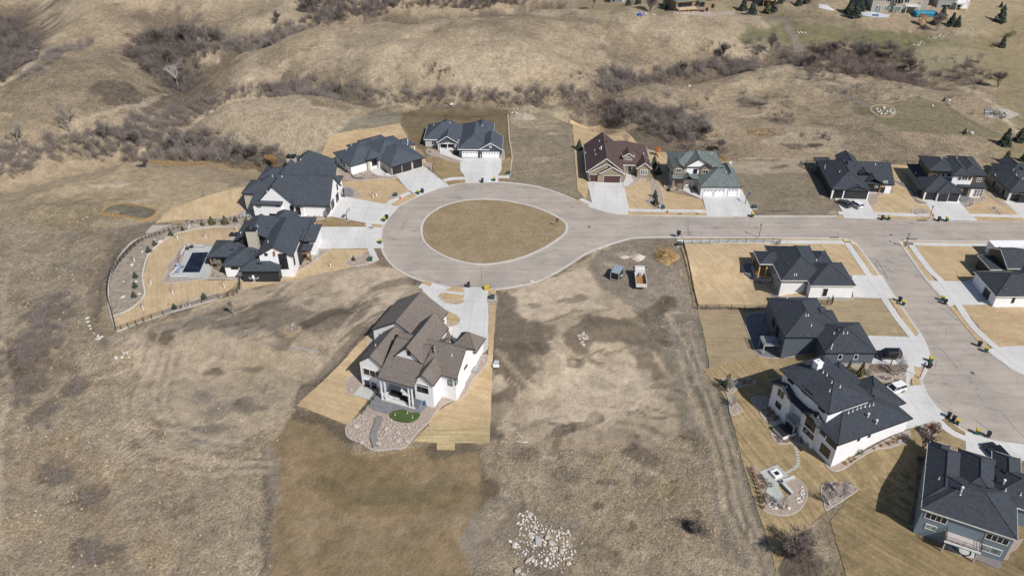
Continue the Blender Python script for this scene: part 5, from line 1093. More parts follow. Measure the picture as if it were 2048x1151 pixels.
# dry grass tufts over the open ground
tg = mat('dry_grass_blades', (.54, .44, .31), .95, (.38, .30, .21), .5, .2, 3, .3)
for i, (s, dens, nz) in enumerate((('X -40,420 200,420 190,560 180,680 260,720 420,800 540,880 530,1180 -60,1180', .5, .48), ('X 1000,860 1200,900 1400,860 1470,800 1520,980 1600,1180 1000,1180', .6, .46), ('X 0,170 250,110 400,200 300,260 0,300', .35, .45), ('X 440,60 1180,40 1180,180 700,170 450,180', .22, .45),
        ('X 340,290 420,225 700,205 700,225 640,270 600,300', .5, .45), ('X 1180,60 1480,50 1480,120 1300,140 1180,150', .35, .45), ('X 1260,170 1600,150 1900,200 2010,280 2000,320 1480,320 1320,290 1400,250', .45, .45), ('X 1250,490 1350,482 1390,620 1440,760 1400,850 1340,700 1250,620', .5, .5))):
    P = scatter(s, dens, 70+i, None, nz, 4); q = np.random.default_rng(i); V, T = inst(P_GR, P, q.uniform(.6, 1.3, len(P)), 80+i); tri_mesh('dry_grass', V, T, tg)['kind'] = 'stuff'
for i, s in enumerate(('X 500,325 575,330 600,340 580,348 520,338 420,328 300,322 300,326 420,334 520,345', 'X 1490,260 1550,258 1550,272 1490,272', 'X 1310,478 1352,490 1348,520 1318,505', 'X 1350,315 1400,312 1470,318 1480,325 1400,322')):
    P = scatter(s, 1.4, 90+i, None, .3, 3); V, T = inst(P_RD, P, np.full(len(P), 1.0), 95+i); tri_mesh('reeds', V, T, drygr)['kind'] = 'stuff'

# ---------------------------------------------------------------- bare trees
def bare_tree(p, h, label, m=barkp, spread=.42, seed=0, tw=None, group='bare deciduous trees', stems=1, name='bare_tree', dense=9):
    x, y = g(pts(p)[0]) if isinstance(p, str) else p; e = empty(name, (x, y, hgt(x, y)-.05)); tag(e, label, 'tree', group)
    q = random.Random(seed); Tm = MB(); Cm = MB(); tips = []
    def grow(p, d, L, r, lv):
        e_ = p+d*L; (Tm if lv == 0 else Cm).tube(p, e_, r, r*.62, 5 if lv < 2 else 3, False)
        if lv >= 3: tips.append((e_, d, L)); return
        n_ = (5, 4, 4)[lv]
        for i in range(n_):
            t = q.uniform(.45, 1) if i else 1; a = q.uniform(0, 6.28); o = Vector((math.cos(a), math.sin(a), 0)); nd = (d+o*q.uniform(.45, 1.0)*spread*1.7+Vector((0, 0, .22))).normalized()
            grow(p+d*L*t, nd, L*q.uniform(.55, .8), r*.5, lv+1)
    for s in range(stems):
        a = q.uniform(0, 6.28); k = .28 if stems > 1 else .06
        grow(Vector((0, 0, 0)), Vector((math.cos(a)*k, math.sin(a)*k, 1)).normalized(), h*.36, h*.022, 0)
    V = []; T = []; rg = np.random.default_rng(seed)
    for t, d, L in tips:
        for _ in range(dense):
            v = np.array(d)*.6+rg.normal(0, .5, 3); v[2] += .15; s0 = np.array(t)-np.array(d)*L*rg.uniform(0, .8); e_ = s0+v*h*.085; w = rg.normal(0, .022, 3); k = len(V); V += [s0-w, s0+w, e_]; T.append((k, k+1, k+2))
    tr = Tm.build('trunk', m, e); cr = Cm.build('crown', m, e); tri_mesh('twigs', np.array(V), np.array(T), tw or m, cr)
    return e
for i, (p, h, lb, m, st) in enumerate((('X 143,272', 13, 'tallest pale leafless cottonwood standing alone above the creek brush at far left', barkp, 1), ('X 42,292', 8.5, 'spreading leafless tree beside the creek at the left edge', barkp, 1), ('X 210,284', 8, 'grey leafless tree right of the tall pale cottonwood', twigl, 2),
        ('X 352,304', 9, 'pale leafless tree in the brush below the mown hill', twigl, 2), ('X 292,336', 4.2, 'small bushy bare tree standing in the pale mown grass', twigr, 3), ('X 385,306', 7, 'round grey leafless tree behind the creek brush', twigm, 3), ('X 372,172', 11, 'tall narrow leafless poplar in the gully below the dark trees', twigm, 2), ('X 357,178', 11, 'white-trunked leafless tree beside the narrow poplar in the gully', birch, 1),
        ('X 320,92', 9, 'dark leafless tree, left one on the gully rim', twigd, 3), ('X 375,88', 9.5, 'dark round leafless tree in the middle of the gully rim', twigd, 3), ('X 425,92', 8, 'brown leafless tree, right one on the gully rim', twigd, 3), ('X 335,130', 8, 'dark bushy tree in the head of the gully', twigd, 3), ('X 625,25', 10, 'large dark leafless tree beside the upper ridge path', twigd, 3), ('X 553,50', 7, 'thin dark tree left of the large one on the upper ridge', twigd, 2),
        ('X 478,318', 6, 'dense brown bare tree in the brush left of the farmhouse', twigm, 3), ('X 505,322', 6, 'brown bare tree nearest the farmhouse chimney', twigd, 3), ('X 275,290', 6.5, 'bare brown tree in the creek bottom', twigm, 2), ('X 1445,118', 7, 'large dark shrubby tree on the north pasture', twigd, 3), ('X 1540,105', 9, 'tall thin leafless tree on the pasture path', twigm, 2), ('X 1620,135', 6, 'bare tree where the pasture path bends', twigm, 2),
        ('X 1365,148', 6, 'small round leafless tree at the end of the brush strip', twigm, 2), ('X 1705,115', 8, 'pale thin tree among the reddish willows', barkp, 1), ('X 1670,110', 6, 'brown willow clump at the green meadow edge', twigr, 3), ('X 1735,118', 8, 'tall grey tree in the willow clump', twigl, 2), ('X 1780,118', 8, 'pale grey tree right of the willow clump', barkp, 2), ('X 1820,145', 6, 'brown bare tree at the right end of the willows', twigr, 3),
        ('X 1995,175', 7, 'reddish bare tree on the striped lawn at far right', twigr, 3), ('X 1300,24', 9, 'big brown leafless tree beside the toy-strewn stone ring', twigm, 4), ('X 1185,18', 8, 'bare tree at the top edge above the ridge path', twigm, 2), ('X 1872,62', 8, 'bare tree at the corner of the green meadow', twigl, 2), ('X 1415,275', 5, 'grey bare tree at the end of the ravine brush', twigl, 3), ('X 1440,300', 4, 'low grey bush tree right of the ravine end', twigl, 3), ('X 545,335', 4.5, 'golden dry-leaved tree beside the farmhouse', drygr, 3))):
    bare_tree(p, h, lb, m, .42, 100+i, None, None, st, dense=14 if st > 1 else 9)
for i, (p, h, lb) in enumerate((('G 1135,215', 5, 'white-stemmed birch clump beside the modern house driveway bed'), ('G 112,315', 4.5, 'white-stemmed birch in the bed at the lawn corner by the dirt lot'), ('G 790,950', 4.5, 'slender birch, right one in the pear-shaped gravel bed'), ('G 725,1003', 4, 'slender birch, left one in the pear-shaped gravel bed'), ('G 130,400', 3.2, 'small pale multi-stemmed tree in the lower corner bed'), ('G 445,1025', 3.2, 'thin birch beside the fire-pit patio'), ('G 350,1000', 2.5, 'low bare sapling left of the fire-pit boulders'))):
    bare_tree(p, h, lb, birch, .35, 300+i, barkp, None, 3, 'birch_tree', 1)
bare_tree('X 1590,1112', 6.5, 'wide low leafless bush on the rough ground at the bottom right', twigr, .9, 330, None, None, 6, dense=10); bare_tree('X 1392,1062', 3, 'low dark bare bush at the bottom of the central pasture', twigm, .9, 331, None, None, 5)
bare_tree('H 340,262', 5, 'bare pinkish tree at the corner of the blue-grey house', twigr, .4, 320, None, None, 3); bare_tree('H 395,190', 3, 'red-brown shrub tree in the kidney bed by the modern house', rust, .5, 321, None, None, 3); bare_tree('B 905,545', 2.6, 'small bare tree in the rock bed beside the pool patio', barkp, .5, 322, None, None, 3); bare_tree('E 1115,600', 1.6, 'rusty bare shrub against the east wall of the central house', rust, .5, 323, None, None, 3)
bare_tree('M 1350,90', 5, 'tall thin sapling behind the pool garden fence', barkp, .2, 324, None, None, 1)
# ---------------------------------------------------------------- conifers
CON = [conifer_np(1, .34, 15, 15, i) for i in range(4)]
CM = {}
def conifer(p, h, label, m=needle, wide=1.0, cat='tree', group=None):
    x, y = g(pts(p)[0]); e = empty('spruce_tree', (x, y, hgt(x, y))); tag(e, label, cat, group); k = random.randrange(4)
    key = (k, m.name)
    if key not in CM:
        o = tri_mesh('crown', CON[k][0], CON[k][1], m, e); t = MB(); t.tube((0, 0, -.05), (0, 0, .8), .03, .008, 6); tr = t.build('trunk', trunkm, e); CM[key] = (o.data, tr.data)
    else:
        o = bpy.data.objects.new('crown', CM[key][0]); COL.objects.link(o); o.parent = e; tr = bpy.data.objects.new('trunk', CM[key][1]); COL.objects.link(tr); tr.parent = e
    e.scale = (h*wide, h*wide, h); e.rotation_euler = (0, 0, random.uniform(0, 6))
for p, h, lb in (('X 2009,290', 5.6, 'tall blue spruce, left of the pair at the right edge of the field'), ('X 2037,283', 4.6, 'blue spruce, right of the pair at the right edge of the field'), ('P 915,1100', 4.0, 'olive pine just above the black roof at the right edge'), ('P 1035,1090', 3.2, 'dark pine half cut by the right frame edge'), ('P 880,150', 7.0, 'lone dark spruce on the striped lawn at top right'),
        ('P 485,125', 5.5, 'spruce below the white deck house'), ('P 435,165', 4.5, 'spruce left of the birch clump at top right'), ('P 548,175', 5.5, 'dark cedar right of the birch clump, taller one'), ('P 590,178', 4.5, 'dark cedar right of the birch clump, shorter one'), ('P 892,318', 4.5, 'slim spruce on the small island bed at top right'), ('P 885,50', 2.5, 'low dark juniper on the striped lawn at top right'),
        ('K 722,48', 6.0, 'left dark spruce beside the brown deck house'), ('K 765,68', 6.5, 'right dark spruce beside the brown deck house'), ('K 835,62', 5.5, 'round brown-green evergreen at the top edge'), ('K 864,56', 5.5, 'dark evergreen touching the round brown one at the top edge'), ('K 1222,62', 6.5, 'leftmost evergreen beside the three-storey house'), ('K 1250,82', 6.5, 'lowest evergreen beside the three-storey house'), ('K 1272,52', 6.5, 'evergreen nearest the three-storey house wall'), ('K 985,25', 5, 'left evergreen above the green meadow'), ('K 1020,15', 5, 'right evergreen above the green meadow'), ('K 180,28', 4, 'dark cedar at the left of the stone ring'), ('K 228,16', 4, 'small dark cedar above the stone ring'), ('K 350,40', 4, 'dark evergreen against the brown deck house'),
        ('P 500,685', 1.6, 'tiny green spruce on the olive field plot'), ('P 640,905', 2.0, 'small dark spruce by white rocks at the field edge'), ('D 238,325', 3.4, 'blue spruce left of the brown house'), ('D 852,470', 3.6, 'upper spruce between the brown and sage houses'), ('D 880,525', 3.8, 'lower spruce between the brown and sage houses'), ('D 862,722', 2.5, 'upper spruce in the curved rock bed'), ('D 868,778', 2.8, 'lower spruce in the curved rock bed'), ('D 975,668', 1.5, 'small spruce by the sage house porch'), ('X 683,190', 4.0, 'olive cedar in the creek brush above the mown hill')):
    conifer(p, h, lb, needlel if ('olive' in lb or 'brown-green' in lb) else needle, 1.15)
for p, h, lb in (('B 417,440', 1.9, 'small blue spruce in the middle of the curved slope bed'), ('B 458,390', 1.6, 'small spruce above the middle one in the curved slope bed'), ('B 572,322', 1.7, 'small spruce high in the curved slope bed'), ('B 657,288', 1.4, 'low round spruce at the top of the curved slope bed'), ('B 322,618', 1.7, 'upper of three small spruces low in the slope bed'), ('B 320,688', 1.7, 'middle of three small spruces low in the slope bed'), ('B 313,757', 1.7, 'lowest of three small spruces in the slope bed'),
        ('B 597,838', 1.6, 'small dark spruce at the left end of the fence rock bed'), ('B 808,768', 1.8, 'small dark spruce at the right end of the fence rock bed'), ('B 862,245', 2.6, 'olive pine left of the waterfall fence'), ('B 958,243', 2.7, 'olive pine in the middle of the rear fence'), ('B 1030,228', 1.9, 'dark small pine near the farmhouse patio'), ('B 1105,230', 1.7, 'round olive pine near the pool house roof'), ('B 1147,235', 1.8, 'dark pine touching the pool house roof'), ('B 795,252', 1.6, 'low olive pine beside the rock waterfall')):
    conifer(p, h, lb, needlel if 'olive' in lb else needle, 1.3)
for p, h, lb in (('G 835,188', 2.8, 'leftmost upright evergreen by the slate-blue house'), ('G 908,213', 3.4, 'tallest upright evergreen by the slate-blue house')): conifer(p, h, lb, needlel, .8)
conifer('G 105,278', 3.2, 'olive pine in the bed at the lawn corner by the dirt lot', needlel, 1.1)
# ---------------------------------------------------------------- shrubs
LB = [leafball(190, .5, .42, .07, i) for i in range(3)]; SHR = {}; GT = [grass_tuft(60, 1, .55, 40+i, .03) for i in range(2)]
def shrub(p, r, label, m=rust, group=None, hh=1.0, kind='ball'):
    x, y = g(pts(p)[0]) if isinstance(p, str) else p; key = (m.name, kind, random.randrange(3 if kind == 'ball' else 2))
    if key not in SHR:
        V, T = (LB if kind == 'ball' else GT)[key[2]]; o = tri_mesh('shrub' if kind == 'ball' else 'ornamental_grass', V, T, m); SHR[key] = o.data
    else: o = bpy.data.objects.new('shrub' if kind == 'ball' else 'ornamental_grass', SHR[key]); COL.objects.link(o)
    o.location = (x, y, hgt(x, y)+.12); o.scale = (r*2, r*2, r*2*hh); o.rotation_euler = (0, 0, random.uniform(0, 6)); tag(o, label, 'shrub' if kind == 'ball' else 'grass', group)
ROCKS = [link_mesh('boulder', *rock_mesh(i, random.uniform(.9, 1.4), 1, .75), rockm2) for i in range(6)]+[link_mesh('boulder', *rock_mesh(i+9, 1.2, .9, .75), rockw) for i in range(4)]
RK_ = [o.data for o in ROCKS]
for o in ROCKS: bpy.data.objects.remove(o)
BL = []
def boulder(p, s, label, group=None, w=False, off=.0):
    x, y = g(pts(p)[0]) if isinstance(p, str) else p
    BL.append((x, y, hgt(x, y)+off, random.randrange(6, 10) if w else random.randrange(6), (s*random.uniform(.8, 1.2), s*random.uniform(.7, 1.1), s*random.uniform(.7, 1.1)), (random.uniform(-.3, .3), random.uniform(-.3, .3), random.uniform(0, 6.3)), label, group, s))
def lay_boulders(limit=285):
    """the largest in view are objects, the rest is loose stone"""
    BL.sort(key=lambda b: -b[8]/math.dist((b[0], b[1]), (0, -30))*(1.6 if b[7] is None else 1)); rest = {}
    for i, (x, y, z, k, sc, ro, lb, gr, s_) in enumerate(BL):
        if i < limit:
            o = bpy.data.objects.new('boulder', RK_[k]); COL.objects.link(o); o.location = (x, y, z); o.scale = sc; o.rotation_euler = ro; tag(o, lb, 'boulder', gr)
        else: rest.setdefault(k >= 6, MB()).add([Matrix.LocRotScale((x, y, z), __import__('mathutils').Euler(ro), sc) @ v.co for v in RK_[k].vertices], [tuple(f.vertices) for f in RK_[k].polygons])
    for k, M in rest.items(): M.build('loose_stones', rockw if k else rockm2)['kind'] = 'stuff'
def bed(s, m=None, edge=True, curve=True, off=.15, closed=True, name='planting_bed', em=None):
    sheet(name, s, off, m or gravel, curve, st=1.0)
    if edge: ribbon('bed_edging', s, .16, off+.06, em or edging, curve, closed, .2, st=.8)
def fill(s, n, kind, label, group, r=(.25, .45), m=rust, w=False, seed=0, off=.1, hh=1.0, sk='ball'):
    P = catmull(gp(s), True, 4); q = np.random.default_rng(seed); xs = [p[0] for p in P]; ys = [p[1] for p in P]; k = 0; used = []
    for _ in range(n*40):
        x, y = q.uniform(min(xs), max(xs)), q.uniform(min(ys), max(ys)); rr = q.uniform(*r)
        if not inside(np.array([x]), np.array([y]), P)[0] or any(math.hypot(x-a, y-b) < (rr+c)*.8 for a, b, c in used): continue
        used.append((x, y, rr)); k += 1
        if kind == 'rock': boulder((x, y), rr*2, label, group, w, off)
        else: shrub((x, y), rr, label, m, group, hh, sk)
        if k >= n: break
# ---------------------------------------------------------------- planting beds
b1 = 'A 1172,480 1215,500 1255,560 1330,582 1450,580 1560,570 1685,560 1690,545 1600,530 1480,520 1440,500 1330,540 1240,490 1200,470'
bed(b1); fill('A 1340,545 1450,515 1560,525 1670,548 1560,565 1450,572', 14, 'shrub', 'small dark shrub in the rock bed before the white rambler', 'bed shrubs at the white rambler', (.14, .25), rust, seed=1); fill('A 1340,545 1450,515 1500,530 1450,560', 10, 'rock', 'pale stone in the rock bed before the white rambler', 'bed stones at the white rambler', (.12, .25), seed=2)
M = MB(); P = [(a[0], a[1]) for a in catmull(gp('A 1333,540 1345,560 1380,570 1420,572'), False, 4)]
ribbon('retaining_wall', P, .35, .55, pavers, False, thick=.7, kind=None); tag(bpy.data.objects['retaining_wall'], 'short curved grey block wall at the corner of the white rambler', 'wall')
bed('A 1560,490 1620,500 1640,515 1600,518 1560,510'); sheet('entry_walk', 'A 1470,480 1590,480 1600,515 1660,530 1690,545 1620,552 1540,540 1490,515', .2, concrete)
bed('A 1930,440 1970,438 1985,455 1975,480 1945,470'); sheet('entry_walk', 'C 1065,420 1130,410 1180,455 1235,480 1235,500 1160,480 1070,445', .2, concrete)
bed('C 955,430 975,405 1050,425 1075,450 1160,485 1235,500 1230,516 1140,500 1050,470 980,455'); fill('C 985,425 1060,435 1160,490 1220,505 1060,465', 10, 'rock', 'tan rock in the bed at the navy house walk', 'bed rocks at the navy house', (.15, .3), seed=3); shrub('C 985,435', .4, 'dark shrub at the left corner of the navy house', rust)
sheet('entry_porch', 'C 1060,395 1200,390 1210,420 1130,415 1065,425', .3, concrete); bed('C 1590,410 1600,470 1585,495 1575,480')
# farmhouse
bed('A 1250,650 1280,630 1330,640 1390,680 1412,710 1400,730 1350,725 1290,715 1250,715'); sheet('entry_walk', 'A 1262,650 1310,645 1345,675 1340,720 1270,715', .22, pavers)
fill('A 1355,680 1395,700 1390,720 1360,715', 4, 'rock', 'rock in the curved bed at the farmhouse front walk', 'bed rocks at the farmhouse walk', (.15, .28), seed=4)
bed('A 830,850 930,860 1110,868 1135,872 1100,895 1060,905 960,900 850,880'); fill('A 860,858 1090,875 1060,898 900,885', 7, 'shrub', 'small dark shrub along the limestone garage wall', 'shrubs along the farmhouse garage', (.12, .22), rust, seed=5)
bed('A 430,775 460,765 510,800 550,850 545,880 440,880 380,870 440,820'); sheet('patio', 'A 455,840 545,850 550,890 395,885', .2, patioc); fill('A 440,790 500,810 540,840 430,840 400,860', 6, 'rock', 'rock beside the farmhouse lower patio', 'rocks at the farmhouse patio', (.15, .3), seed=6)
bed('A 1625,715 1650,700 1690,695 1720,715 1660,738 1630,735'); bed('A 1270,905 1290,895 1310,908 1290,915')
# rear rock garden with waterfall
bed('B 680,240 720,215 850,205 1060,185 1180,175 1175,240 1060,245 900,255 780,262 700,268'); fill('B 700,235 840,215 850,245 720,258', 26, 'rock', 'dark rock piled in the garden waterfall behind the pool house', 'waterfall rocks', (.2, .45), seed=7); fill('B 700,225 850,212 850,235 720,245', 10, 'shrub', 'dark creeping shrub on the garden waterfall', 'waterfall shrubs', (.25, .4), grn, seed=8, hh=.6)
sheet('gravel_patch', 'B 440,250 640,250 560,275 460,300 400,325 395,300', .13, mat('pale_gravel', (.36, .32, .27), .95, None, 3, .1, 12, .2))
# pool
bed('B 700,385 820,388 890,395 870,480 850,520 870,560 960,600 1050,610 1060,640 960,630 840,628 700,645 560,660 515,650 530,610 550,570 540,540 590,490 620,430 660,395', gravel)
sheet('pool_patio', 'B 690,400 890,400 860,470 870,520 850,600 830,625 700,625 560,625 640,530', .22, patioc)
x = gp('B 725,447 840,444 775,588 652,588'); zp = hgt(*x[0])+.26
e = empty('swimming_pool', (x[3][0], x[3][1], zp)); tag(e, 'long dark-water swimming pool with pale coping beside the pool house', 'pool'); X = [(a-x[3][0], b-x[3][1]) for a, b in x]
cx_, cy_ = sum(a for a, b in X)/4, sum(b for a, b in X)/4; O = [(cx_+(a-cx_)*1.10, cy_+(b-cy_)*1.05) for a, b in X]; M = MB()
M.add([(a, b, .06) for a, b in O]+[(a, b, .06) for a, b in X]+[(a, b, -.1) for a, b in O]+[(a, b, -.1) for a, b in X], [(i, (i+1) % 4, 4+(i+1) % 4, 4+i) for i in range(4)]+[(i, 8+i, 8+(i+1) % 4, (i+1) % 4) for i in range(4)]+[(4+i, 4+(i+1) % 4, 12+(i+1) % 4, 12+i) for i in range(4)]); M.build('coping', mat('pool_coping', (.36, .42, .46), .6), e)
M = MB(); M.add([(a, b, -.02) for a, b in X]+[(a, b, -.2) for a, b in X], [(3, 2, 1, 0), (4, 5, 6, 7)]+[(i, (i+1) % 4, 4+(i+1) % 4, 4+i) for i in range(4)]); M.build('water', mat('pool_water', (.008, .011, .022), .18, (.018, .022, .036), .4, .3, 2, .2, spec=.22), e)
def lowwall(s, h_, label, m=None, w=.35):
    P = gp(s); x, y = P[0]; z = hgt(x, y); e = empty('garden_wall', (x, y, z)); tag(e, label, 'wall'); Mw = MB(); Mc = MB()
    for (ax, ay), (bx, by) in zip(P[:-1], P[1:]):
        d = Vector((bx-ax, by-ay, 0)).normalized(); n_ = Vector((-d.y, d.x, 0)); a = Vector((ax-x, ay-y, 0))-d*w/2; b = Vector((bx-x, by-y, 0))+d*w/2
        for Mq, ww, z0, z1 in ((Mw, w/2, -.3, h_), (Mc, w/2+.06, h_+.003, h_+.1)):
            V = [a-n_*ww, b-n_*ww, b+n_*ww, a+n_*ww]; Mq.add([(v.x, v.y, z0) for v in V]+[(v.x, v.y, z1) for v in V], [(3, 2, 1, 0), (4, 5, 6, 7), (0, 1, 5, 4), (1, 2, 6, 5), (2, 3, 7, 6), (3, 0, 4, 7)])
    Mw.build('wall_body', m or mat('grey_render', (.3, .31, .32), .8), e); Mc.build('coping', mat('coping_pale', (.5, .5, .49), .7), e)
lowwall('B 805,412 683,408 648,468', .75, 'white-capped L-shaped garden wall at the north-west corner of the pool patio'); lowwall('B 622,562 565,628 692,628', .75, 'white-capped L-shaped garden wall at the south-west corner of the pool patio')
fill('B 600,500 640,430 690,395 640,500 560,600 540,640 560,600', 16, 'shrub', 'tiny rust-brown plant in the rock bed west of the pool', 'plants west of the pool', (.14, .24), rust, seed=9); fill('B 870,560 960,600 1050,615 960,625 850,615', 8, 'shrub', 'tiny plant in the rock bed south of the pool house', 'plants south of the pool house', (.15, .28), rust, seed=10)
def lounger(p, rz, label):
    x, y = g(pts(p)[0]); e = empty('sun_lounger', (x, y, hgt(x, y)+.26), rz); tag(e, label, 'sun lounger', 'pool loungers'); M = MB(); M.box(-.35, -1, .25, .35, .5, .33); M.build('seat', mat('lounger_fabric', (.2, .25, .32), .8), e); M = MB(); M.add([(-.35, .5, .28), (.35, .5, .28), (.35, 1.1, .8), (-.35, 1.1, .8), (-.35, .5, .34), (.35, .5, .34), (.35, 1.05, .86), (-.35, 1.05, .86)], [(0, 1, 2, 3), (7, 6, 5, 4), (0, 4, 5, 1), (2, 6, 7, 3), (1, 5, 6, 2), (0, 3, 7, 4)]); M.build('backrest', MATS['lounger_fabric'], e)
    for a, b in ((-.3, -.9), (.3, -.9), (-.3, .9), (.3, .9)): M = MB(); M.tube((a, b, 0), (a, b, .3), .04, n=5); M.build('leg', darkmetal, e)
lounger('B 625,575', .1, 'blue-grey sun lounger nearest the pool steps corner'); lounger('B 640,548', 1.3, 'blue-grey sun lounger turned sideways behind the other one')
def planter(p, r, h_, label):
    x, y = g(pts(p)[0]); e = empty('fire_bowl', (x, y, hgt(x, y)+.26)); tag(e, label, 'bowl'); M = MB(); M.tube((0, 0, 0), (0, 0, h_), r*.6, r, 12); M.build('bowl', darkmetal, e); M = MB(); M.tube((0, 0, h_-.05), (0, 0, h_+.12), r*.8, r*.4, 10); M.build('plant', rust, e)
planter('B 692,425', .5, .6, 'black round bowl in the corner of the pool patio, left one'); planter('B 722,413', .45, .6, 'black round bowl in the corner of the pool patio, right one')
def table(p, w, d, rz, label, m=darkmetal, name='outdoor_table', h_=.7, cat='table'):
    x, y = g(pts(p)[0]); e = empty(name, (x, y, hgt(x, y)+.22), rz); tag(e, label, cat); M = MB(); M.bbox(-w/2, -d/2, h_-.08, w/2, d/2, h_, .02); M.build('table_top', m, e)
    for a in (-1, 1):
        for b in (-1, 1): M = MB(); M.box(a*(w/2-.1)-.04, b*(d/2-.1)-.04, 0, a*(w/2-.1)+.04, b*(d/2-.1)+.04, h_-.08); M.build('leg', m, e)
table('B 855,510', 2.0, .7, 0, 'long black outdoor table by the cedar posts'); table('B 852,527', 2.0, .5, 0, 'long low black bench by the cedar posts', darkmetal, 'bench', .45, 'bench')
# front bed of the pool house, fence rock strips
bed('B 1070,640 1310,640 1430,600 1500,560 1560,520 1590,500 1690,430 1690,421 1640,425 1600,440 1560,500 1450,530 1420,585 1330,600 1320,632', gravel, True); fill('B 1450,550 1540,520 1640,440 1600,480 1500,550', 10, 'shrub', 'tiny plant in the curved front bed of the pool house', 'front bed plants of the pool house', (.14, .25), rust, seed=11)
sheet('entry_walk', 'B 1550,418 1620,416 1610,500 1555,500', .24, patioc)
bed('B 1820,500 1960,455 1990,470 2020,505 1850,540'); fill('B 1835,500 1960,465 1990,490 1860,530', 9, 'rock', 'stone in the front-corner bed by the green utility box', 'corner bed stones', (.12, .26), seed=12); conifer('B 1862,498', 1.4, 'tiny spruce in the front-corner bed', needle, 1.2)
bed('B 525,878 535,850 700,795 880,730 912,740 912,765', gravel); fill('B 540,860 700,805 880,745 900,758 700,812', 14, 'rock', 'pale stone in the rock strip along the boundary fence', 'stones along the boundary fence', (.15, .3), seed=13)
for p, s in (('B 370,436', .9), ('B 298,532', .9), ('B 240,648', .6), ('B 327,648', .7), ('B 235,757', 1.2), ('B 350,735', .8), ('B 455,355', .7), ('B 497,368', .9), ('B 535,332', .6), ('B 410,455', .6), ('B 700,268', .8)): boulder(p, s, 'pale boulder on the curved slope bed of the pool garden', 'slope bed boulders', True)
# saplings with white guards
SP_ = None
for i, (p, lb) in enumerate((('B 818,342', 'behind the pool near the rear rock bed'), ('B 620,350', 'at the top of the curved lawn edge'), ('B 1037,286', 'behind the pool house'), ('B 432,664', 'on the inner side of the slope bed'), ('B 587,736', 'in the middle of the south garden lawn'), ('B 950,690', 'below the pool house corner'), ('B 378,846', 'nearest the garden corner'), ('B 1700,546', 'on the front lawn of the pool house'), ('B 316,506', 'on the slope bed'), ('B 707,820', 'taller one in the fence rock strip'), ('B 661,832', 'shorter one in the fence rock strip'), ('C 548,795', 'on the white rambler lawn'), ('C 520,805', 'on the white rambler lawn beside its twin'))):
    x, y = g(pts(p)[0]); e = empty('young_tree', (x, y, hgt(x, y)+.08)); tag(e, 'young staked tree with white trunk guard '+lb, 'tree'); M = MB(); M.tube((0, 0, 0), (0, 0, 1.0), .11, n=8); M.build('trunk_guard', trimw, e); M = MB(); M.tube((0, 0, .9), (.05, .02, 3.0), .035, .01, 5); M.build('trunk', barkp, e)
    V, T = twigs(22, 1.6, .8, .03, 400+i); V = V+[0, 0, 1.3]; tri_mesh('crown', V, T, barkp, e)
# rink
RP = catmull(gp('B 92,165 105,145 170,108 300,112 460,150 470,165 440,200 380,213 240,190 110,178'), True, 4); cxr = sum(p[0] for p in RP)/len(RP); cyr = sum(p[1] for p in RP)/len(RP)
e = empty('rink_boards', (cxr, cyr, 0)); tag(e, 'oval backyard rink ringed with yellow timber boards on the west field', 'rink'); M = MB(); n_ = len(RP); V = []; zr = max(hgt(*p) for p in RP)+.75
for x, y in RP:
    for k, z in ((1, -.2), (1, .6), (.985, .6), (.985, -.2)): V.append(((x-cxr)*k, (y-cyr)*k, hgt(x, y)+z))
M.add(V, [(4*i+a, 4*((i+1) % n_)+a, 4*((i+1) % n_)+(a+1) % 4, 4*i+(a+1) % 4) for i in range(n_) for a in range(3)]); M.build('board_wall', mat('weathered_boards', (.34, .235, .11), .8, (.27, .19, .09), 1, .15, 5, .15), e)
RS = resample(RP, 1.25, True)
for x, y in RS: M = MB(); k = 1.015; M.box((x-cxr)*k-.05, (y-cyr)*k-.05, hgt(x, y)-.2, (x-cxr)*k+.05, (y-cyr)*k+.05, hgt(x, y)+.62); M.tube(((x-cxr)*k, (y-cyr)*k, hgt(x, y)+.5), ((x-cxr)*1.05, (y-cyr)*1.07, hgt(x, y)), .03, n=4); M.build('brace', pine, e)
M = MB(); nn_ = len(RP); zc = hgt(cxr, cyr)+.16; M.add([((x-cxr)*.985, (y-cyr)*.985, hgt(x, y)+.16) for x, y in RP]+[(0, 0, zc)]+[((x-cxr)*.985, (y-cyr)*.985, hgt(x, y)-.1) for x, y in RP], [(i, (i+1) % nn_, nn_) for i in range(nn_)]+[(i, nn_+1+i, nn_+1+(i+1) % nn_, (i+1) % nn_) for i in range(nn_)]); M.build('rink_floor', mat('rink_mud', (.095, .086, .060), .9, (.125, .112, .08), .4, .2, 3, .15), e)
# ---------------------------------------------------------------- fences
def fence(s, h_, label, sp=2.2, name='fence', m=darkmetal, rails=(.12, .85, 1.0), pick=.13, pr=.011):
    P = resample(catmull(gp(s), False, 3), sp, False); x0, y0 = P[0]; e = empty(name, (x0, y0, hgt(x0, y0))); z0 = hgt(x0, y0); tag(e, label, 'fence'); M = MB()
    for a, b in zip(P[:-1], P[1:]):
        A = Vector((a[0]-x0, a[1]-y0, hgt(*a)-z0)); B_ = Vector((b[0]-x0, b[1]-y0, hgt(*b)-z0))
        for r in rails: M.tube(A+Vector((0, 0, h_*r)), B_+Vector((0, 0, h_*r)), .025, n=4, cap=False)
        k = max(1, int((B_-A).length/pick))
        for i in range(1, k): c = A.lerp(B_, i/k); M.tube(c+Vector((0, 0, .1)), c+Vector((0, 0, h_)), pr, n=3, cap=False)
    M.build('panel', m, e)
    for a in P: p = MB(); zz_ = hgt(*a)-z0; p.box(a[0]-x0-.045, a[1]-y0-.045, zz_-.1, a[0]-x0+.045, a[1]-y0+.045, zz_+h_+.06); p.build('post', m, e)
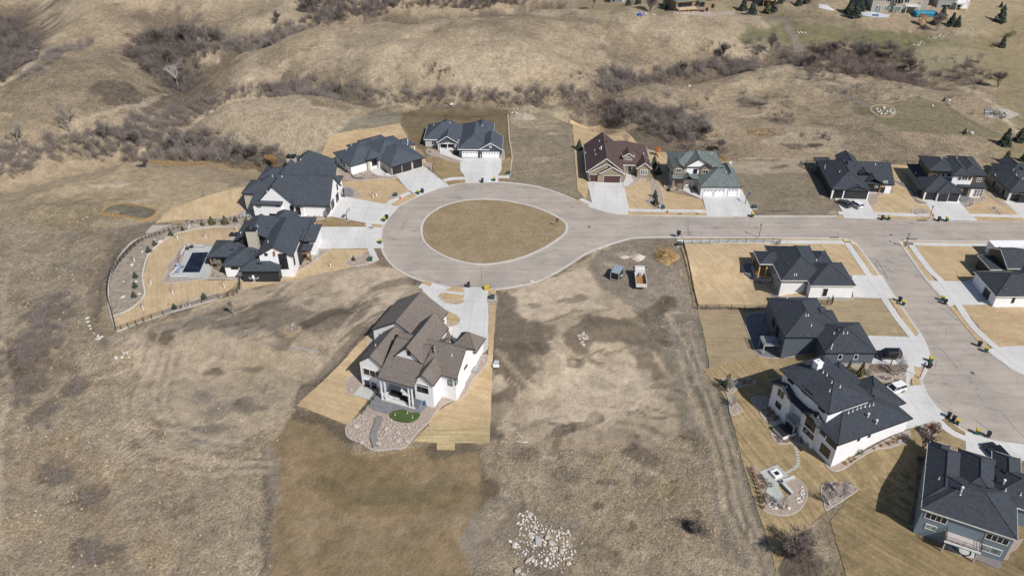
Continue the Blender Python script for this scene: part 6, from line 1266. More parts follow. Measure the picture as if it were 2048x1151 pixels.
fence('B 190,1000 165,900 130,760 128,690 145,610 180,550 240,480 320,400 400,345 465,328 560,290 650,268', 1.3, 'black metal fence curving round the west end of the pool garden')
fence('B 190,1000 330,952 520,883 910,768 1042,728 1060,640', 1.3, 'black metal fence along the south side of the pool garden'); fence('B 690,250 850,238 960,228 1060,205 1130,200 1190,200', 1.3, 'black metal fence behind the waterfall rocks', rails=(.12, 1.0))
fence('F 105,112 840,106 865,130', 1.3, 'black metal fence along the sidewalk of the corner yard', 2.1); fence('F 105,112 110,145 170,400 225,648', 1.3, 'black metal fence between the corner yard and the dirt lot', 2.1, pick=.10, pr=.014); fence('F 225,650 500,648 800,648', 1.3, 'black metal fence across the bottom of the corner yard', 2.1); fence('F 1195,612 1320,612 1325,572', 1.3, 'short black metal fence beside the white walkout house', 2.0)
fence('I 270,305 200,250 125,215', 1.4, 'black metal fence beside the black craftsman house', 1.8, pick=.1); fence('I 130,208 300,200 480,200', 1.4, 'black metal fence behind the black craftsman house', 1.8); fence('E 525,860 600,770 632,715', 1.2, 'dark fence descending beside the central house patio', 1.3); fence('I 800,200 960,205 1080,205', 1.3, 'thin black fence behind the black and tall houses', 2)
# ---------------------------------------------------------------- central house garden
GB = 'E 440,925 520,860 640,740 840,700 975,755 1120,700 1165,640 1250,560 1265,500 1320,480 1330,520 1290,580 1230,650 1180,740 1060,790 990,850 955,905 880,975 800,1070 720,1080 600,1090 530,1050 440,1010 420,960'
bed(GB, gravel, True)
bed('E 430,640 460,612 510,605 520,680 480,735 440,725 420,690', gravel, True); sheet('patio', 'E 520,680 630,720 572,768 470,735', .24, patioc, st=1.0)
bed('E 560,400 590,380 605,400 590,430 560,430', gravel, True); bed('E 1015,105 1040,125 1170,130 1170,148 1120,158 1050,140', gravel, True); bed('E 1055,270 1145,275 1110,298 1060,295', gravel); bed('E 1330,95 1385,95 1385,150 1330,148', gravel, False)
sheet('paver_patio', 'E 572,815 640,735 800,790 880,815 950,790 900,850 820,840 740,860 700,860', .26, pavers, True, st=.8); sheet('putting_green', 'E 700,870 720,845 790,832 830,850 893,855 880,890 830,915 770,910 720,895', .30, mat('synthetic_turf', (.045, .075, .016), .9, (.058, .09, .022), .6, .1, 6, .15), True, st=.8)
gl = 'E 450,930 540,865 690,880 860,930 930,900 850,980 790,1060 600,1075 500,1040 445,1000'
fill(gl, 230, 'rock', 'rough pale rock on the terraced slope below the putting green', 'slope rocks below the putting green', (.13, .34), seed=20, off=.14); fill(gl, 9, 'rock', 'large flat pink boulder among the slope rocks', 'large slope boulders', (.45, .65), seed=21, off=.1)
fill('E 1265,490 1315,490 1300,540 1262,530', 7, 'rock', 'pink boulder beside the east corner of the central house', 'east corner boulders', (.25, .45), seed=22); fill('E 1030,120 1170,135 1120,152 1050,140', 10, 'rock', 'stone in the crescent bed of the circular drive', 'crescent bed stones', (.12, .28), seed=23); fill('E 1060,275 1140,280 1100,295', 8, 'rock', 'stone in the half-round bed of the circular drive', 'half-round bed stones', (.12, .26), seed=24)
for p, s in (('E 1045,752', .9), ('E 960,795', .5), ('E 985,802', .6), ('E 455,705', .8), ('E 1120,742', .4)): boulder(p, s, 'rounded boulder in the gravel round the central house', 'gravel boulders round the central house')
S0, S1 = gp('E 640,880')[0], gp('E 612,1070')[0]; e = empty('stone_steps', (S0[0], S0[1], 0)); tag(e, 'narrow flight of grey stone steps down the rock slope', 'steps')
ST = catmull(gp('E 640,878 620,940 600,1000 615,1068'), False, 8)
for i in range(len(ST)-1):
    a, b = ST[i], ST[i+1]; d = Vector((b[0]-a[0], b[1]-a[1], 0)).normalized(); n2 = Vector((-d.y, d.x, 0))*.6; z = hgt(*a)+.5; M = MB(); A = Vector((a[0]-S0[0], a[1]-S0[1], 0)); V = [A-n2, A+n2, A+n2+d*.42, A-n2+d*.42]
    if i % 1 == 0: M.add([(v.x, v.y, z-.25) for v in V]+[(v.x, v.y, z) for v in V], [(3, 2, 1, 0), (4, 5, 6, 7), (0, 1, 5, 4), (1, 2, 6, 5), (2, 3, 7, 6), (3, 0, 4, 7)]); M.build('step', mat('step_stone', (.19, .18, .165), .9), e)
def hot_tub(p, w, d, rz, label, base=None, lid=None, off=.26):
    x, y = g(pts(p)[0]); e = empty('hot_tub', (x, y, hgt(x, y)+off), rz); tag(e, label, 'hot tub'); M = MB(); M.bbox(-w/2, -d/2, -.1, w/2, d/2, .8, .03); M.build('tub_shell', base or mat('tub_grey', (.2, .22, .24), .6), e); M = MB(); M.bbox(-w/2-.04, -d/2-.04, .803, w/2+.04, d/2+.04, .93, .05); M.build('lid', lid or mat('tub_lid', (.10, .115, .13), .6), e)
hot_tub('E 872,800', 2.3, 2.3, R(-21), 'grey covered hot tub on the patio behind the central house')
lowwall('E 640,735 700,755', .6, 'grey seat wall on the left of the patio steps', pavers); lowwall('E 735,770 815,798', .6, 'grey seat wall on the right of the patio steps', pavers)
x, y = g(pts('E 940,795')[0]); e = empty('barbecue', (x, y, hgt(x, y)+.25), .3); tag(e, 'barbecue under a bright blue cover behind the central house', 'barbecue'); M = MB(); M.add([(-.7, -.35, 0), (.7, -.35, 0), (.7, .35, 0), (-.7, .35, 0), (-.6, -.3, .95), (.6, -.3, .95), (.6, .3, .95), (-.6, .3, .95), (-.35, -.15, 1.25), (.35, -.15, 1.25), (.35, .15, 1.25), (-.35, .15, 1.25)], [(0, 1, 5, 4), (1, 2, 6, 5), (2, 3, 7, 6), (3, 0, 4, 7), (4, 5, 9, 8), (5, 6, 10, 9), (6, 7, 11, 10), (7, 4, 8, 11), (8, 9, 10, 11), (3, 2, 1, 0)]); M.build('cover', mat('blue_cover', (.03, .07, .22), .6), e); M = MB(); M.tube((-.5, 0, -.02), (-.5, 0, .06), .08); M.build('wheel', rubber, e)
def well(p, label):
    x, y = g(pts(p)[0]); e = empty('window_well', (x, y, hgt(x, y)+.1), R(-21)); tag(e, label, 'window well'); M = MB()
    for a in ((-.5, -.9, .5, -.82), (-.5, .82, .5, .9), (.42, -.82, .5, .82)): M.box(a[0], a[1], -.2, a[2], a[3], .5)
    M.build('rim', metal, e); M = MB(); M.box(-.45, -.8, .35, .41, .8, .38); M.build('grate', mat('well_grate', (.3, .33, .33), .5), e)
well('E 1050,712', 'steel window well nearest the patio of the central house'); well('E 1190,650', 'steel window well in the middle of the east wall gravel'); well('E 1255,575', 'steel window well at the far end of the east wall gravel')
for p, lb in (('E 737,868', 'left golf cup marker on the putting green'), ('E 816,858', 'upper golf cup marker on the putting green'), ('E 848,885', 'right golf cup marker on the putting green')):
    x, y = g(pts(p)[0]); e = empty('golf_pin', (x, y, hgt(x, y)+.3)); tag(e, lb, 'golf pin'); M = MB(); M.tube((0, 0, -.05), (0, 0, .7), .025, n=5); M.build('pin', trimw, e); M = MB(); M.tube((0, 0, -.02), (0, 0, .05), .11, n=8); M.build('cup', trimw, e)
# north-side front gardens
bed('D 608,640 615,600 690,545 760,560 830,585 790,572 700,600 680,625', gravel); fill('D 630,625 690,560 820,575 780,570 700,595 660,630', 16, 'rock', 'brown rock in the front bed of the brown house', 'front bed rocks of the brown house', (.14, .3), seed=30); sheet('entry_walk', 'D 605,600 630,520 660,530 685,590 650,625 605,630', .22, concrete)
bed('D 830,585 860,570 900,640 930,740 935,820 870,815 850,800 790,760 790,735 830,720 838,650', gravel); fill('D 840,700 900,690 900,770 810,760', 12, 'rock', 'tan rock in the kidney bed between the brown and sage houses', 'kidney bed rocks', (.2, .5), seed=31); fill('D 845,590 880,600 905,690 880,690', 8, 'rock', 'small stone in the strip between the brown and sage houses', 'strip stones', (.14, .3), seed=32)
bed('D 940,640 1000,655 1085,670 1180,710 1240,735 1240,712 1150,670 1090,650 1000,620 950,600', gravel); sheet('entry_walk', 'D 1090,625 1165,640 1170,660 1245,700 1245,735 1150,695 1090,660', .22, concrete); shrub('D 975,655', .45, 'dark round shrub at the sage house corner', grn); shrub('D 1048,660', .5, 'low wide green shrub before the sage house porch', grn, None, .6); shrub('D 868,800', .4, 'golden grass clump by the curved rock bed', drygr, None, 1.6, 'grass')
bed('I 690,440 760,430 850,405 890,420 900,440 830,440 770,480 765,530 720,535 700,500', gravel); fill('I 700,460 760,440 870,425 760,500 720,525', 10, 'rock', 'small stone in the curved bed of the black craftsman house', 'craftsman bed stones', (.12, .25), seed=33); sheet('entry_porch', 'I 690,425 780,425 790,440 700,445', .3, concrete)
bed('I 1050,590 1060,570 1110,565 1160,580 1185,605 1120,612 1055,605', gravel); fill('I 1065,580 1150,580 1165,600 1075,600', 8, 'rock', 'rock in the small kerbside bed by the tall house drive', 'kerbside bed rocks', (.14, .3), seed=34)
bed('I 885,330 1000,370 1070,420 1090,490 1140,515 1180,515 1150,530 1090,515 1060,470 1040,420 950,370', greygravel); bed('I 1460,520 1520,500 1560,470 1640,460 1660,495 1620,515 1570,510 1550,545 1500,558 1470,540', gravel); fill('I 1480,530 1560,480 1640,470 1620,505 1510,550', 12, 'shrub', 'small dark plant in the scalloped bed of the tall house', 'scalloped bed plants', (.14, .24), rust, seed=35); sheet('entry_walk', 'I 1440,450 1530,455 1535,490 1490,520 1450,515', .22, pavers)
bed('I 1690,560 1730,548 1770,600 1790,618 1760,615 1740,590 1700,580', gravel); fill('I 1700,560 1730,560 1775,610 1740,590', 6, 'shrub', 'small plant in the zigzag bed by the east house', 'zigzag bed plants', (.14, .25), rust, seed=36); bed('I 790,205 850,200 885,215 860,245 820,240', gravel, True); shrub('I 1105,465', .9, 'tall black-green juniper at the garage corner of the tall house', mat('dark_juniper', (.022, .028, .018), .9), None, 1.4)
bed('I 1640,420 1700,450 1740,480 1800,530 1860,545 1800,545 1740,500 1660,440', gravel)
x, y = g(pts('I 808,222')[0]); e = empty('garden_slide', (x, y, hgt(x, y))); tag(e, 'bright blue play slide behind the black craftsman house', 'slide'); M = MB(); M.add([(-.9, -.5, .1), (1.2, -.5, .9), (1.2, .5, .9), (-.9, .5, .1), (-.9, -.5, .3), (1.2, -.5, 1.2), (1.2, .5, 1.2), (-.9, .5, .3)], [(0, 3, 2, 1), (0, 1, 5, 4), (2, 3, 7, 6), (1, 2, 6, 5)]); M.build('chute', mat('blue_plastic', (.03, .22, .55), .4), e); M = MB(); M.box(1.1, -.5, -.1, 1.25, .5, 1.2); M.build('ladder', trimw, e)
# walkout and slate yards
bed('F 595,285 680,285 730,400 880,545 1130,548 1480,560 1440,572 1130,560 860,560 800,470 690,440 630,380', greygravel, True); sheet('patio', 'F 660,300 800,300 830,420 690,415', .22, concrete)
bed('F 640,700 780,690 930,880 930,1020 1070,985 1080,1020 960,1045 760,1040 700,1000 620,790', greygravel, True); sheet('patio', 'F 660,715 760,710 850,840 700,860', .22, pavers, st=1); sheet('patio', 'F 720,960 900,960 920,1015 740,1005', .22, pavers, st=1)
bed('G 810,150 960,145 1200,152 1185,200 1185,270 1160,265 1000,245 940,225 880,215 840,190', gravel, True, False); sheet('bark_strip', 'G 975,148 1200,154 1180,195 1000,200 960,165', .2, darkmulch)
for p, r, m_, lb in (('G 866,208', .75, needlel, 'left round evergreen shrub between the upright ones'), ('G 950,213', .85, needlel, 'right round evergreen shrub by the slate-blue house'), ('G 1160,268', .5, grn, 'round green shrub at the driveway tip of the birch bed'), ('G 1375,528', .6, grn, 'green cone shrub in the kidney bed'), ('H 305,345', .45, rust, 'left dark red shrub beside the blue-grey house'), ('H 350,345', .45, rust, 'right dark red shrub beside the blue-grey house')): shrub(p, r, lb, m_, None, 1.1)
fill('G 960,225 1040,235 1160,255 1170,205 1100,215 1010,225', 12, 'rock', 'pale rock in the birch bed', 'birch bed rocks', (.14, .35), seed=40); fill('G 1020,225 1140,245 1140,255 1040,240', 5, 'shrub', 'tan dry shrub in the birch bed', 'birch bed shrubs', (.25, .4), rust, seed=41)
# modern house garden
bed('G 70,235 110,240 210,235 265,245 270,262 230,275 180,285 140,320 135,350 165,390 188,420 180,440 130,455 118,420 110,360 90,290', gravel); fill('G 120,410 170,415 165,440 130,445', 6, 'rock', 'rock round the small pale corner tree', 'corner tree rocks', (.14, .3), seed=42); fill('G 180,240 255,250 250,268 200,268', 5, 'shrub', 'rust-coloured shrub at the top of the lawn corner bed', 'corner bed rust shrubs', (.3, .5), rust, seed=43)
bed('G 250,360 270,345 340,345 400,420 450,470 400,500 340,495 310,460 300,420 270,400', gravel); fill('G 262,355 300,355 310,390 270,385', 6, 'rock', 'pale rock in the west bed of the modern house', 'west bed rocks', (.2, .4), seed=44); fill('G 310,420 350,410 420,465 380,490 330,460', 7, 'shrub', 'dark red shrub in the west bed of the modern house', 'west bed shrubs', (.3, .5), rust, seed=45)
sheet('patio', 'G 355,505 470,470 560,520 540,570 460,600 400,560', .22, patioc, st=1); hot_tub('G 448,562', 3.0, 2.8, R(23), 'square black-topped spa with white sides beside the modern house', whitep, mat('black_lid', (.02, .02, .024), .5), .1)
bed('G 372,565 400,580 450,600 520,560 600,620 680,680 640,670 560,640 500,628 420,630 380,600', gravel); fill('G 385,580 440,610 500,600 480,620 410,620', 8, 'shrub', 'tan dry shrub in front of the square spa', 'spa bed shrubs', (.2, .35), rust, seed=46); fill('G 540,580 620,600 650,660 560,630', 6, 'shrub', 'dark evergreen shrub against the west windows', 'west window shrubs', (.3, .55), grn, seed=47)
bed('G 690,715 730,720 770,745 900,700 1180,560 1200,540 1210,570 1190,610 1100,650 1000,665 900,720 800,785 750,795 710,770', gravel); fill('G 790,745 900,705 1150,590 1190,590 1080,640 950,680 820,765', 11, 'shrub', 'golden grass clump along the long white south wall', 'south wall grasses', (.35, .55), drygr, seed=48, sk='grass'); fill('G 1100,600 1180,570 1180,600 1120,625', 5, 'rock', 'pale boulder at the east end of the south wall bed', 'south wall boulders', (.3, .5), seed=49); shrub('G 905,690', .6, 'dark green round shrub halfway along the south wall', grn); shrub('G 843,718', .3, 'bright yellow shrub near the west end of the south wall', mat('yellow_shrub', (.42, .30, .03), .9))
sheet('patio', 'G 300,800 405,758 485,838 450,862 410,880 450,960 400,980 335,920 350,890', .24, patioc, st=1)
bed('G 230,775 290,785 320,860 350,900 340,930 400,985 460,960 490,930 430,870 500,840 540,850 580,900 585,950 550,1020 480,1060 400,1060 320,1030 300,960 270,860', gravel); lowwall('G 490,935 428,870 502,842', .7, 'L-shaped pale seat wall beside the fire-pit patio', None, .4)
x, y = g(pts('G 397,820')[0]); e = empty('fire_pit', (x, y, hgt(x, y)+.22), R(23)); tag(e, 'square white fire pit with black centre on the lawn patio', 'fire pit'); M = MB()
for a in ((-.75, -.75, .75, -.45), (-.75, .45, .75, .75), (-.75, -.45, -.45, .45), (.45, -.45, .75, .45)): M.box(a[0], a[1], 0, a[2], a[3], .55)
M.build('pit_wall', whitep, e); M = MB(); M.box(-.448, -.448, .02, .448, .448, .35); M.build('burner', darkmetal, e)
fill('G 350,960 400,1000 390,1030 360,1010', 7, 'rock', 'white rock at the left of the fire-pit bed', 'fire-pit bed rocks', (.2, .5), seed=50, w=True); fill('G 460,1010 500,1010 570,880 540,860 575,960', 10, 'rock', 'pale rock in the right of the fire-pit bed', 'fire-pit right rocks', (.2, .45), seed=51, w=True)
for p, m_, lb in (('G 248,790', rust, 'dark red shrub at the top of the fire-pit bed'), ('G 330,860', rust, 'wide dark red shrub left of the fire-pit patio'), ('G 320,895', rust, 'lower dark red shrub left of the fire-pit patio'), ('G 362,885', grn, 'green shrub at the fire-pit patio edge'), ('G 330,950', grn, 'blue-green shrub below the fire-pit patio'), ('G 305,835', grn, 'sage shrub left of the fire-pit patio')): shrub(p, .55, lb, m_, None, .9)
P = resample(gp('G 262,815 285,880 305,960 322,1020'), .75, False)
for a in P: shrub(a, .42, 'tall golden grass in the straight row beside the dirt lot', drygr, 'row of golden grasses', 1.7, 'grass')
bed('G 672,900 690,875 740,862 800,866 860,885 892,908 820,960 740,1010 700,1030 690,980 675,940', mat('brown_gravel', (.21, .17, .145), .95, (.28, .23, .2), 2, .2, 9, .3)); fill('G 715,880 760,875 740,905 710,900', 5, 'rock', 'rock in the pear-shaped gravel bed', 'pear bed rocks', (.2, .4), seed=52); shrub('G 768,880', .45, 'upper dark red shrub in the pear-shaped bed', rust); shrub('G 706,908', .45, 'lower dark red shrub in the pear-shaped bed', rust)
for i, p in enumerate(('G 518,648', 'G 520,662', 'G 523,680', 'G 527,696', 'G 530,713', 'G 533,730', 'G 532,748', 'G 525,762', 'G 512,773', 'G 497,785', 'G 480,794', 'G 462,802')):
    x, y = g(pts(p)[0]); M = MB(); pr_ = [(.42*math.cos(t)*random.uniform(.8, 1.1), .26*math.sin(t)*random.uniform(.8, 1.1)) for t in [k*math.pi/3.5 for k in range(7)]]; M.prism(pr_, 0, .1); o = M.build('stepping_stone', patioc); o.location = (x, y, hgt(x, y)+.07); tag(o, 'pale flagstone in the curving line of stepping stones on the lawn', 'stepping stone', 'stepping stones')
bed('H 320,130 335,110 400,90 440,85 470,130 420,175 370,190 335,165', gravel); fill('H 340,120 430,100 440,150 370,175', 12, 'rock', 'pale rock in the kidney bed by the modern house drive', 'kidney bed pale rocks', (.2, .4), seed=53); fill('H 340,130 440,110 420,160 360,170', 5, 'shrub', 'dark red shrub in the kidney bed by the modern house drive', 'kidney bed shrubs', (.25, .4), rust, seed=54)
sheet('gravel_strip', 'H 240,790 290,560 300,330 390,330 330,690 300,800', .14, darkmulch); bed('H 240,795 290,805 500,890 470,940 400,880 280,830', gravel, False, False); sheet('patio', 'H 520,900 710,960 690,1035 600,1010 480,950', .2, patioc, st=1); sheet('shade_cloth', 'H 705,960 880,1010 885,1095 850,1105 700,1040', .26, mat('grey_mesh', (.17, .155, .15), .9)); bed('H 890,1040 960,910 1043,890 1000,960 940,1000 930,1045', gravel, False, False)
M = MB(); c0 = gp('H 610,960')[0]; z = hgt(*c0)+.3; Pn = [(1.3*math.cos(t)*(1+.15*math.sin(3*t)), 1.5*math.sin(t)) for t in [k*.31 for k in range(30)]]
for a, b in zip(Pn[:-1], Pn[1:]): M.tube((a[0], a[1], 0), (b[0], b[1], .02), .09, n=6)
o = M.build('drain_hose', rubber); o.location = (c0[0], c0[1], z-.05); tag(o, 'loop of thick black hose on the patio under the deck', 'hose')
for p, lb in (('H 655,830', 'left dark deck chair on the blue-grey house deck'), ('H 718,845', 'right dark deck chair on the blue-grey house deck')):
    x, y = at(pts(p)[0], .3); e = empty('deck_chair', (x, y, 0.0), .6); tag(e, lb, 'chair'); M = MB(); M.bbox(-.35, -.35, .25, .35, .35, .45, .05); M.build('seat', mat('grey_cushion', (.2, .22, .22), .8), e); M = MB(); M.bbox(-.35, .3, .3, .35, .45, .95, .05); M.build('backrest', MATS['grey_cushion'], e)
    for a in (-.3, .3):
        for b in (-.3, .35): M = MB(); M.tube((a, b, 0), (a, b, .3), .03, n=4); M.build('leg', darkmetal, e)
bed('J 905,575 1151,578 1151,595 930,600', concrete_mat('kerb_concrete', (.47, .44, .40)), False, False); sheet('step_pavers', 'J 625,310 790,312 800,345 680,348 720,385 650,375', .14, strawm)
# ---------------------------------------------------------------- rock piles on the lots
def pile(s, n, r, label, group, seed, w=True): fill(s, n, 'rock', label, group, r, seed=seed, w=w, off=.05)
RP1 = 'pale loose rock in the scattered rock pile at the bottom centre'
pile('O 405,780 500,755 560,850 530,940 480,1010 430,1040 385,960 425,870', 85, (.09, .28), RP1, 'rock pile at the bottom centre', 61); pile('O 500,850 640,840 745,885 775,970 755,1070 700,1130 600,1110 520,1080 500,960', 150, (.09, .29), RP1, 'rock pile at the bottom centre', 62)
pile('O 420,1030 520,1000 600,1060 560,1130 440,1140', 26, (.1, .24), RP1, 'rock pile at the bottom centre', 63, False)
for p, s, lb in (('O 403,960', 1.15, 'big white boulder at the left of the bottom rock pile'), ('O 372,938', .6, 'smaller white boulder just left of the big white one'), ('O 605,910', 1.2, 'pinkish boulder in the middle of the rock pile'), ('O 632,950', 1.3, 'tan boulder lowest in the centre of the rock pile'), ('O 418,1122', 1.35, 'round tan boulder at the bottom edge of the photo'), ('O 448,1140', .8, 'pale boulder touching the round tan one at the bottom edge'), ('O 735,1075', .9, 'flat pale boulder at the lower right of the rock pile'), ('O 690,1000', 1.1, 'wide tan boulder right of centre in the rock pile'), ('O 497,770', .9, 'long pale boulder at the top of the rock pile'), ('O 600,1050', .9, 'white boulder low in the middle of the rock pile')): boulder(p, s, lb, None, 'white' in lb)
x, y = g(pts('O 549,945')[0]); M = MB(); M.add([(-.5, -.6, 0), (.45, -.7, 0), (.55, .3, 0), (.1, .8, 0), (-.5, .6, 0), (-.45, -.55, .45), (.4, -.62, .5), (.5, .25, .62), (.1, .7, .66), (-.45, .55, .6)], [(4, 3, 2, 1, 0), (5, 6, 7, 8, 9)]+[(i, (i+1) % 5, 5+(i+1) % 5, 5+i) for i in range(5)]); o = M.build('boulder', mat('grey_slab', (.36, .355, .34), .8, None, 2, .15, 8, .15)); o.location = (x, y, hgt(x, y)); tag(o, 'flat grey slab boulder in the middle of the rock pile', 'boulder')
x, y = g(pts('O 490,1052')[0]); o = bpy.data.objects.new('boulder', RK_[1]); COL.objects.link(o); o.location = (x, y, hgt(x, y)); o.scale = (1.8, .7, .8); o.rotation_euler = (0, 0, .7); tag(o, 'long slanting tan boulder at the bottom of the rock pile', 'boulder')
for p, s in (('N 850,728', 1.1), ('N 825,740', .9), ('N 868,742', 1.0), ('N 848,758', 1.2), ('N 828,760', .8), ('N 872,758', .9), ('N 845,778', .9), ('N 850,800', 1.1), ('N 838,788', .8), ('N 878,748', .6)): boulder(p, s, 'pink granite boulder in the small heap on the dirt lot', 'boulder heap on the dirt lot', False)
for p, s in (('M 503,105', .7), ('M 508,125', .6), ('M 515,150', .7), ('M 522,165', .5), ('M 540,190', .45), ('M 565,208', .9), ('M 575,222', .75), ('M 558,225', .6), ('M 585,212', .65)): boulder(p, s, 'white boulder in the line along the west track', 'white boulders along the west track', True)
pile('M 640,350 690,310 750,300 740,345 680,365', 6, (.25, .5), 'half-buried flat pale stone on the west lot', 'buried stones on the west lot', 64); pile('M 1640,160 1700,130 1730,165 1690,195 1650,190', 22, (.1, .28), 'yellowish rubble stone on the lot left of the central house', 'rubble on the lot', 65, False)
pile('K 1350,515 1385,505 1430,525 1425,545 1380,545 1350,530', 18, (.3, .6), 'white boulder in the oval ring on the olive field', 'boulders in the oval ring', 66); ribbon('bed_edging', 'K 1325,510 1360,495 1420,505 1440,530 1420,548 1370,550 1335,530', .8, .12, mat('reed_brown', (.30, .23, .15), .9), True, True)
pile('K 1880,515 1960,520 2025,540 1990,555 1920,560 1860,545', 34, (.2, .42), 'white rock in the garden bed at the right edge of the field', 'rocks in the east garden bed', 67); pile('K 1530,210 1620,170 1790,135 1800,145 1640,185 1545,222', 60, (.15, .35), 'pale stone in the dry swale near the birch clump', 'swale stones', 68); pile('K 975,155 1010,150 1015,160 985,165', 6, (.3, .5), 'white stone on the pasture path', 'path stones', 69)
pile('K 185,70 230,58 300,68 300,80 220,84 180,78', 30, (.2, .4), 'pale stone in the toy-strewn ring below the brown deck house', 'stones in the toy ring', 70); pile('C 1690,75 1720,85 1700,130 1660,110', 16, (.2, .5), 'pale rock on the mound behind the empty lot', 'mound rocks', 71); pile('L 145,285 220,275 210,300 150,320', 24, (.3, .6), 'white rock rubble in the far left gully', 'gully rubble', 72)
for p, s, lb in (('P 537,683', 1.3, 'upper white rock on the olive field plot'), ('P 529,703', 1.4, 'lower white rock on the olive field plot'), ('P 424,717', .9, 'small rock at the edge of the olive field plot'), ('P 648,885', 1.2, 'white rock beside the small dark spruce'), ('P 690,903', 1.5, 'white rock right of the small dark spruce'), ('K 470,408', 1.2, 'small white block alone on the pasture'), ('C 1163,40', 1.6, 'single white boulder beyond the navy gabled house')): boulder(p, s, lb, None, True)
q = random.Random(3)
for i in range(70):
    boulder((q.uniform(1000, 1450), q.uniform(590, 900)) and g((q.uniform(1000, 1440), q.uniform(600, 1140))), q.uniform(.12, .3), 'small pale stone lying loose on the bare central lots', 'loose stones on the central lots', True)
for i in range(50): boulder(g((q.uniform(20, 560), q.uniform(640, 1140))), q.uniform(.14, .34), 'small pale stone lying loose on the west pasture', 'loose stones on the west pasture', True)
def mound(p, rx, ry, h_, m, name, label, cat, seed=0):
    x, y = g(pts(p)[0]); V = []; F = []; A, B_ = 26, 9
    for i in range(B_+1):
        for j in range(A):
            t = i/B_; a = 2*math.pi*j/A; k = 1+.14*math.sin(3*a+seed)+.08*math.sin(7*a); V.append((rx*t*k*math.cos(a), ry*t*k*math.sin(a), h_*(1-t*t)**1.3*(1+.18*math.sin(5*t+3*a+seed))-.05))
    for i in range(B_):
        for j in range(A): F.append((i*A+j, (i+1)*A+j, (i+1)*A+(j+1) % A, i*A+(j+1) % A))
    o = link_mesh(name, V, F, m, None, True); o.location = (x, y, hgt(x, y)); return tag(o, label, cat)
mound('Q 700,450', 1.9, 1.6, .8, mat('pale_sand', (.46, .39, .32), .95, None, 2, .1, 8, .15, bd=.05), 'sand_pile', 'pale round sand pile on the dirt lot near the dump truck', 'sand pile'); mound('Q 480,440', 1.4, 1.0, .3, MATS['pale_sand'], 'sand_pile', 'low smeared sand patch left of the round sand pile', 'sand pile', 2)
hp = mound('Q 1180,440', 2.9, 3.2, 1.3, mat('straw_heap', (.36, .25, .12), .95, (.27, .19, .10), 1.5, .25, 6, .3, bd=.1), 'straw_pile', 'shaggy golden straw heap beside the corner yard fence', 'straw pile', 1)
VV = []; TT = []; k = 0; rg = np.random.default_rng(5)
for i in range(130):
    a = rg.uniform(0, 6.28); t = math.sqrt(rg.random()); V, T = grass_tuft(12, .5, .7, 500+i, .05); z = 1.3*(1-t*t)**1.3; VV.append(V*1.0+[2.9*t*math.cos(a), 3.2*t*math.sin(a), z-.1]); TT.append(T+k); k += len(V)
tri_mesh('loose_straw', np.concatenate(VV), np.concatenate(TT), drygr, hp); mound('C 1750,140', 4.5, 2.8, 1.2, mat('soil_mound', (.30, .25, .19), .95, None, 1, .2, 4, .2, bd=.1), 'soil_mound', 'soil mound topped with rocks at the north end of the empty lot', 'mound', 4)
# ---------------------------------------------------------------- refuse bins
binb = mat('bin_black', (.018, .019, .02), .55); bing = mat('bin_green', (.012, .10, .065), .5); lidy = mat('bin_yellow_lid', (.50, .36, .03), .5)
def make_bin(body, lid):
    e = empty('refuse_bin'); M = MB(); V = [(-.24, -.28, .08), (.24, -.28, .08), (.24, .26, .08), (-.24, .26, .08), (-.31, -.38, 1.0), (.31, -.38, 1.0), (.31, .36, 1.0), (-.31, .36, 1.0)]
    M.add(V, [(3, 2, 1, 0), (4, 5, 6, 7), (0, 1, 5, 4), (1, 2, 6, 5), (2, 3, 7, 6), (3, 0, 4, 7)]); M.build('bin_body', body, e)
    M = MB(); M.add([(-.34, -.42, 1.003), (.34, -.42, 1.003), (.34, .40, 1.003), (-.34, .40, 1.003), (-.30, -.36, 1.09), (.30, -.36, 1.09), (.30, .36, 1.16), (-.30, .36, 1.16)], [(3, 2, 1, 0), (4, 5, 6, 7), (0, 1, 5, 4), (1, 2, 6, 5), (2, 3, 7, 6), (3, 0, 4, 7)]); M.tube((-.28, .43, 1.0), (.28, .43, 1.0), .03, n=5); M.build('lid', lid, e)
    for s in (-1, 1): M = MB(); M.tube((s*.27, .30, .13), (s*.33, .30, .13), .13, n=10); M.build('wheel', rubber, e)
    e.scale = (1.0, 1.0, 1.0)
    return e
BINP = {'b': make_bin(binb, binb), 'g': make_bin(bing, lidy)}; used_b = set()
BCH = {k: [o for o in bpy.data.objects if o.parent == v] for k, v in BINP.items()}
def bin_(p, k, label, rz=0):
    if k in used_b:
        e = BINP[k].copy(); COL.objects.link(e)
        for c in BCH[k]: d = c.copy(); COL.objects.link(d); d.parent = e
    else: e = BINP[k]; used_b.add(k)
    x, y = g(pts(p)[0]); e.location = (x, y, hgt(x, y)+.14); e.rotation_euler = (0, 0, rz); tag(e, label, 'bin', 'refuse bins at the kerb')
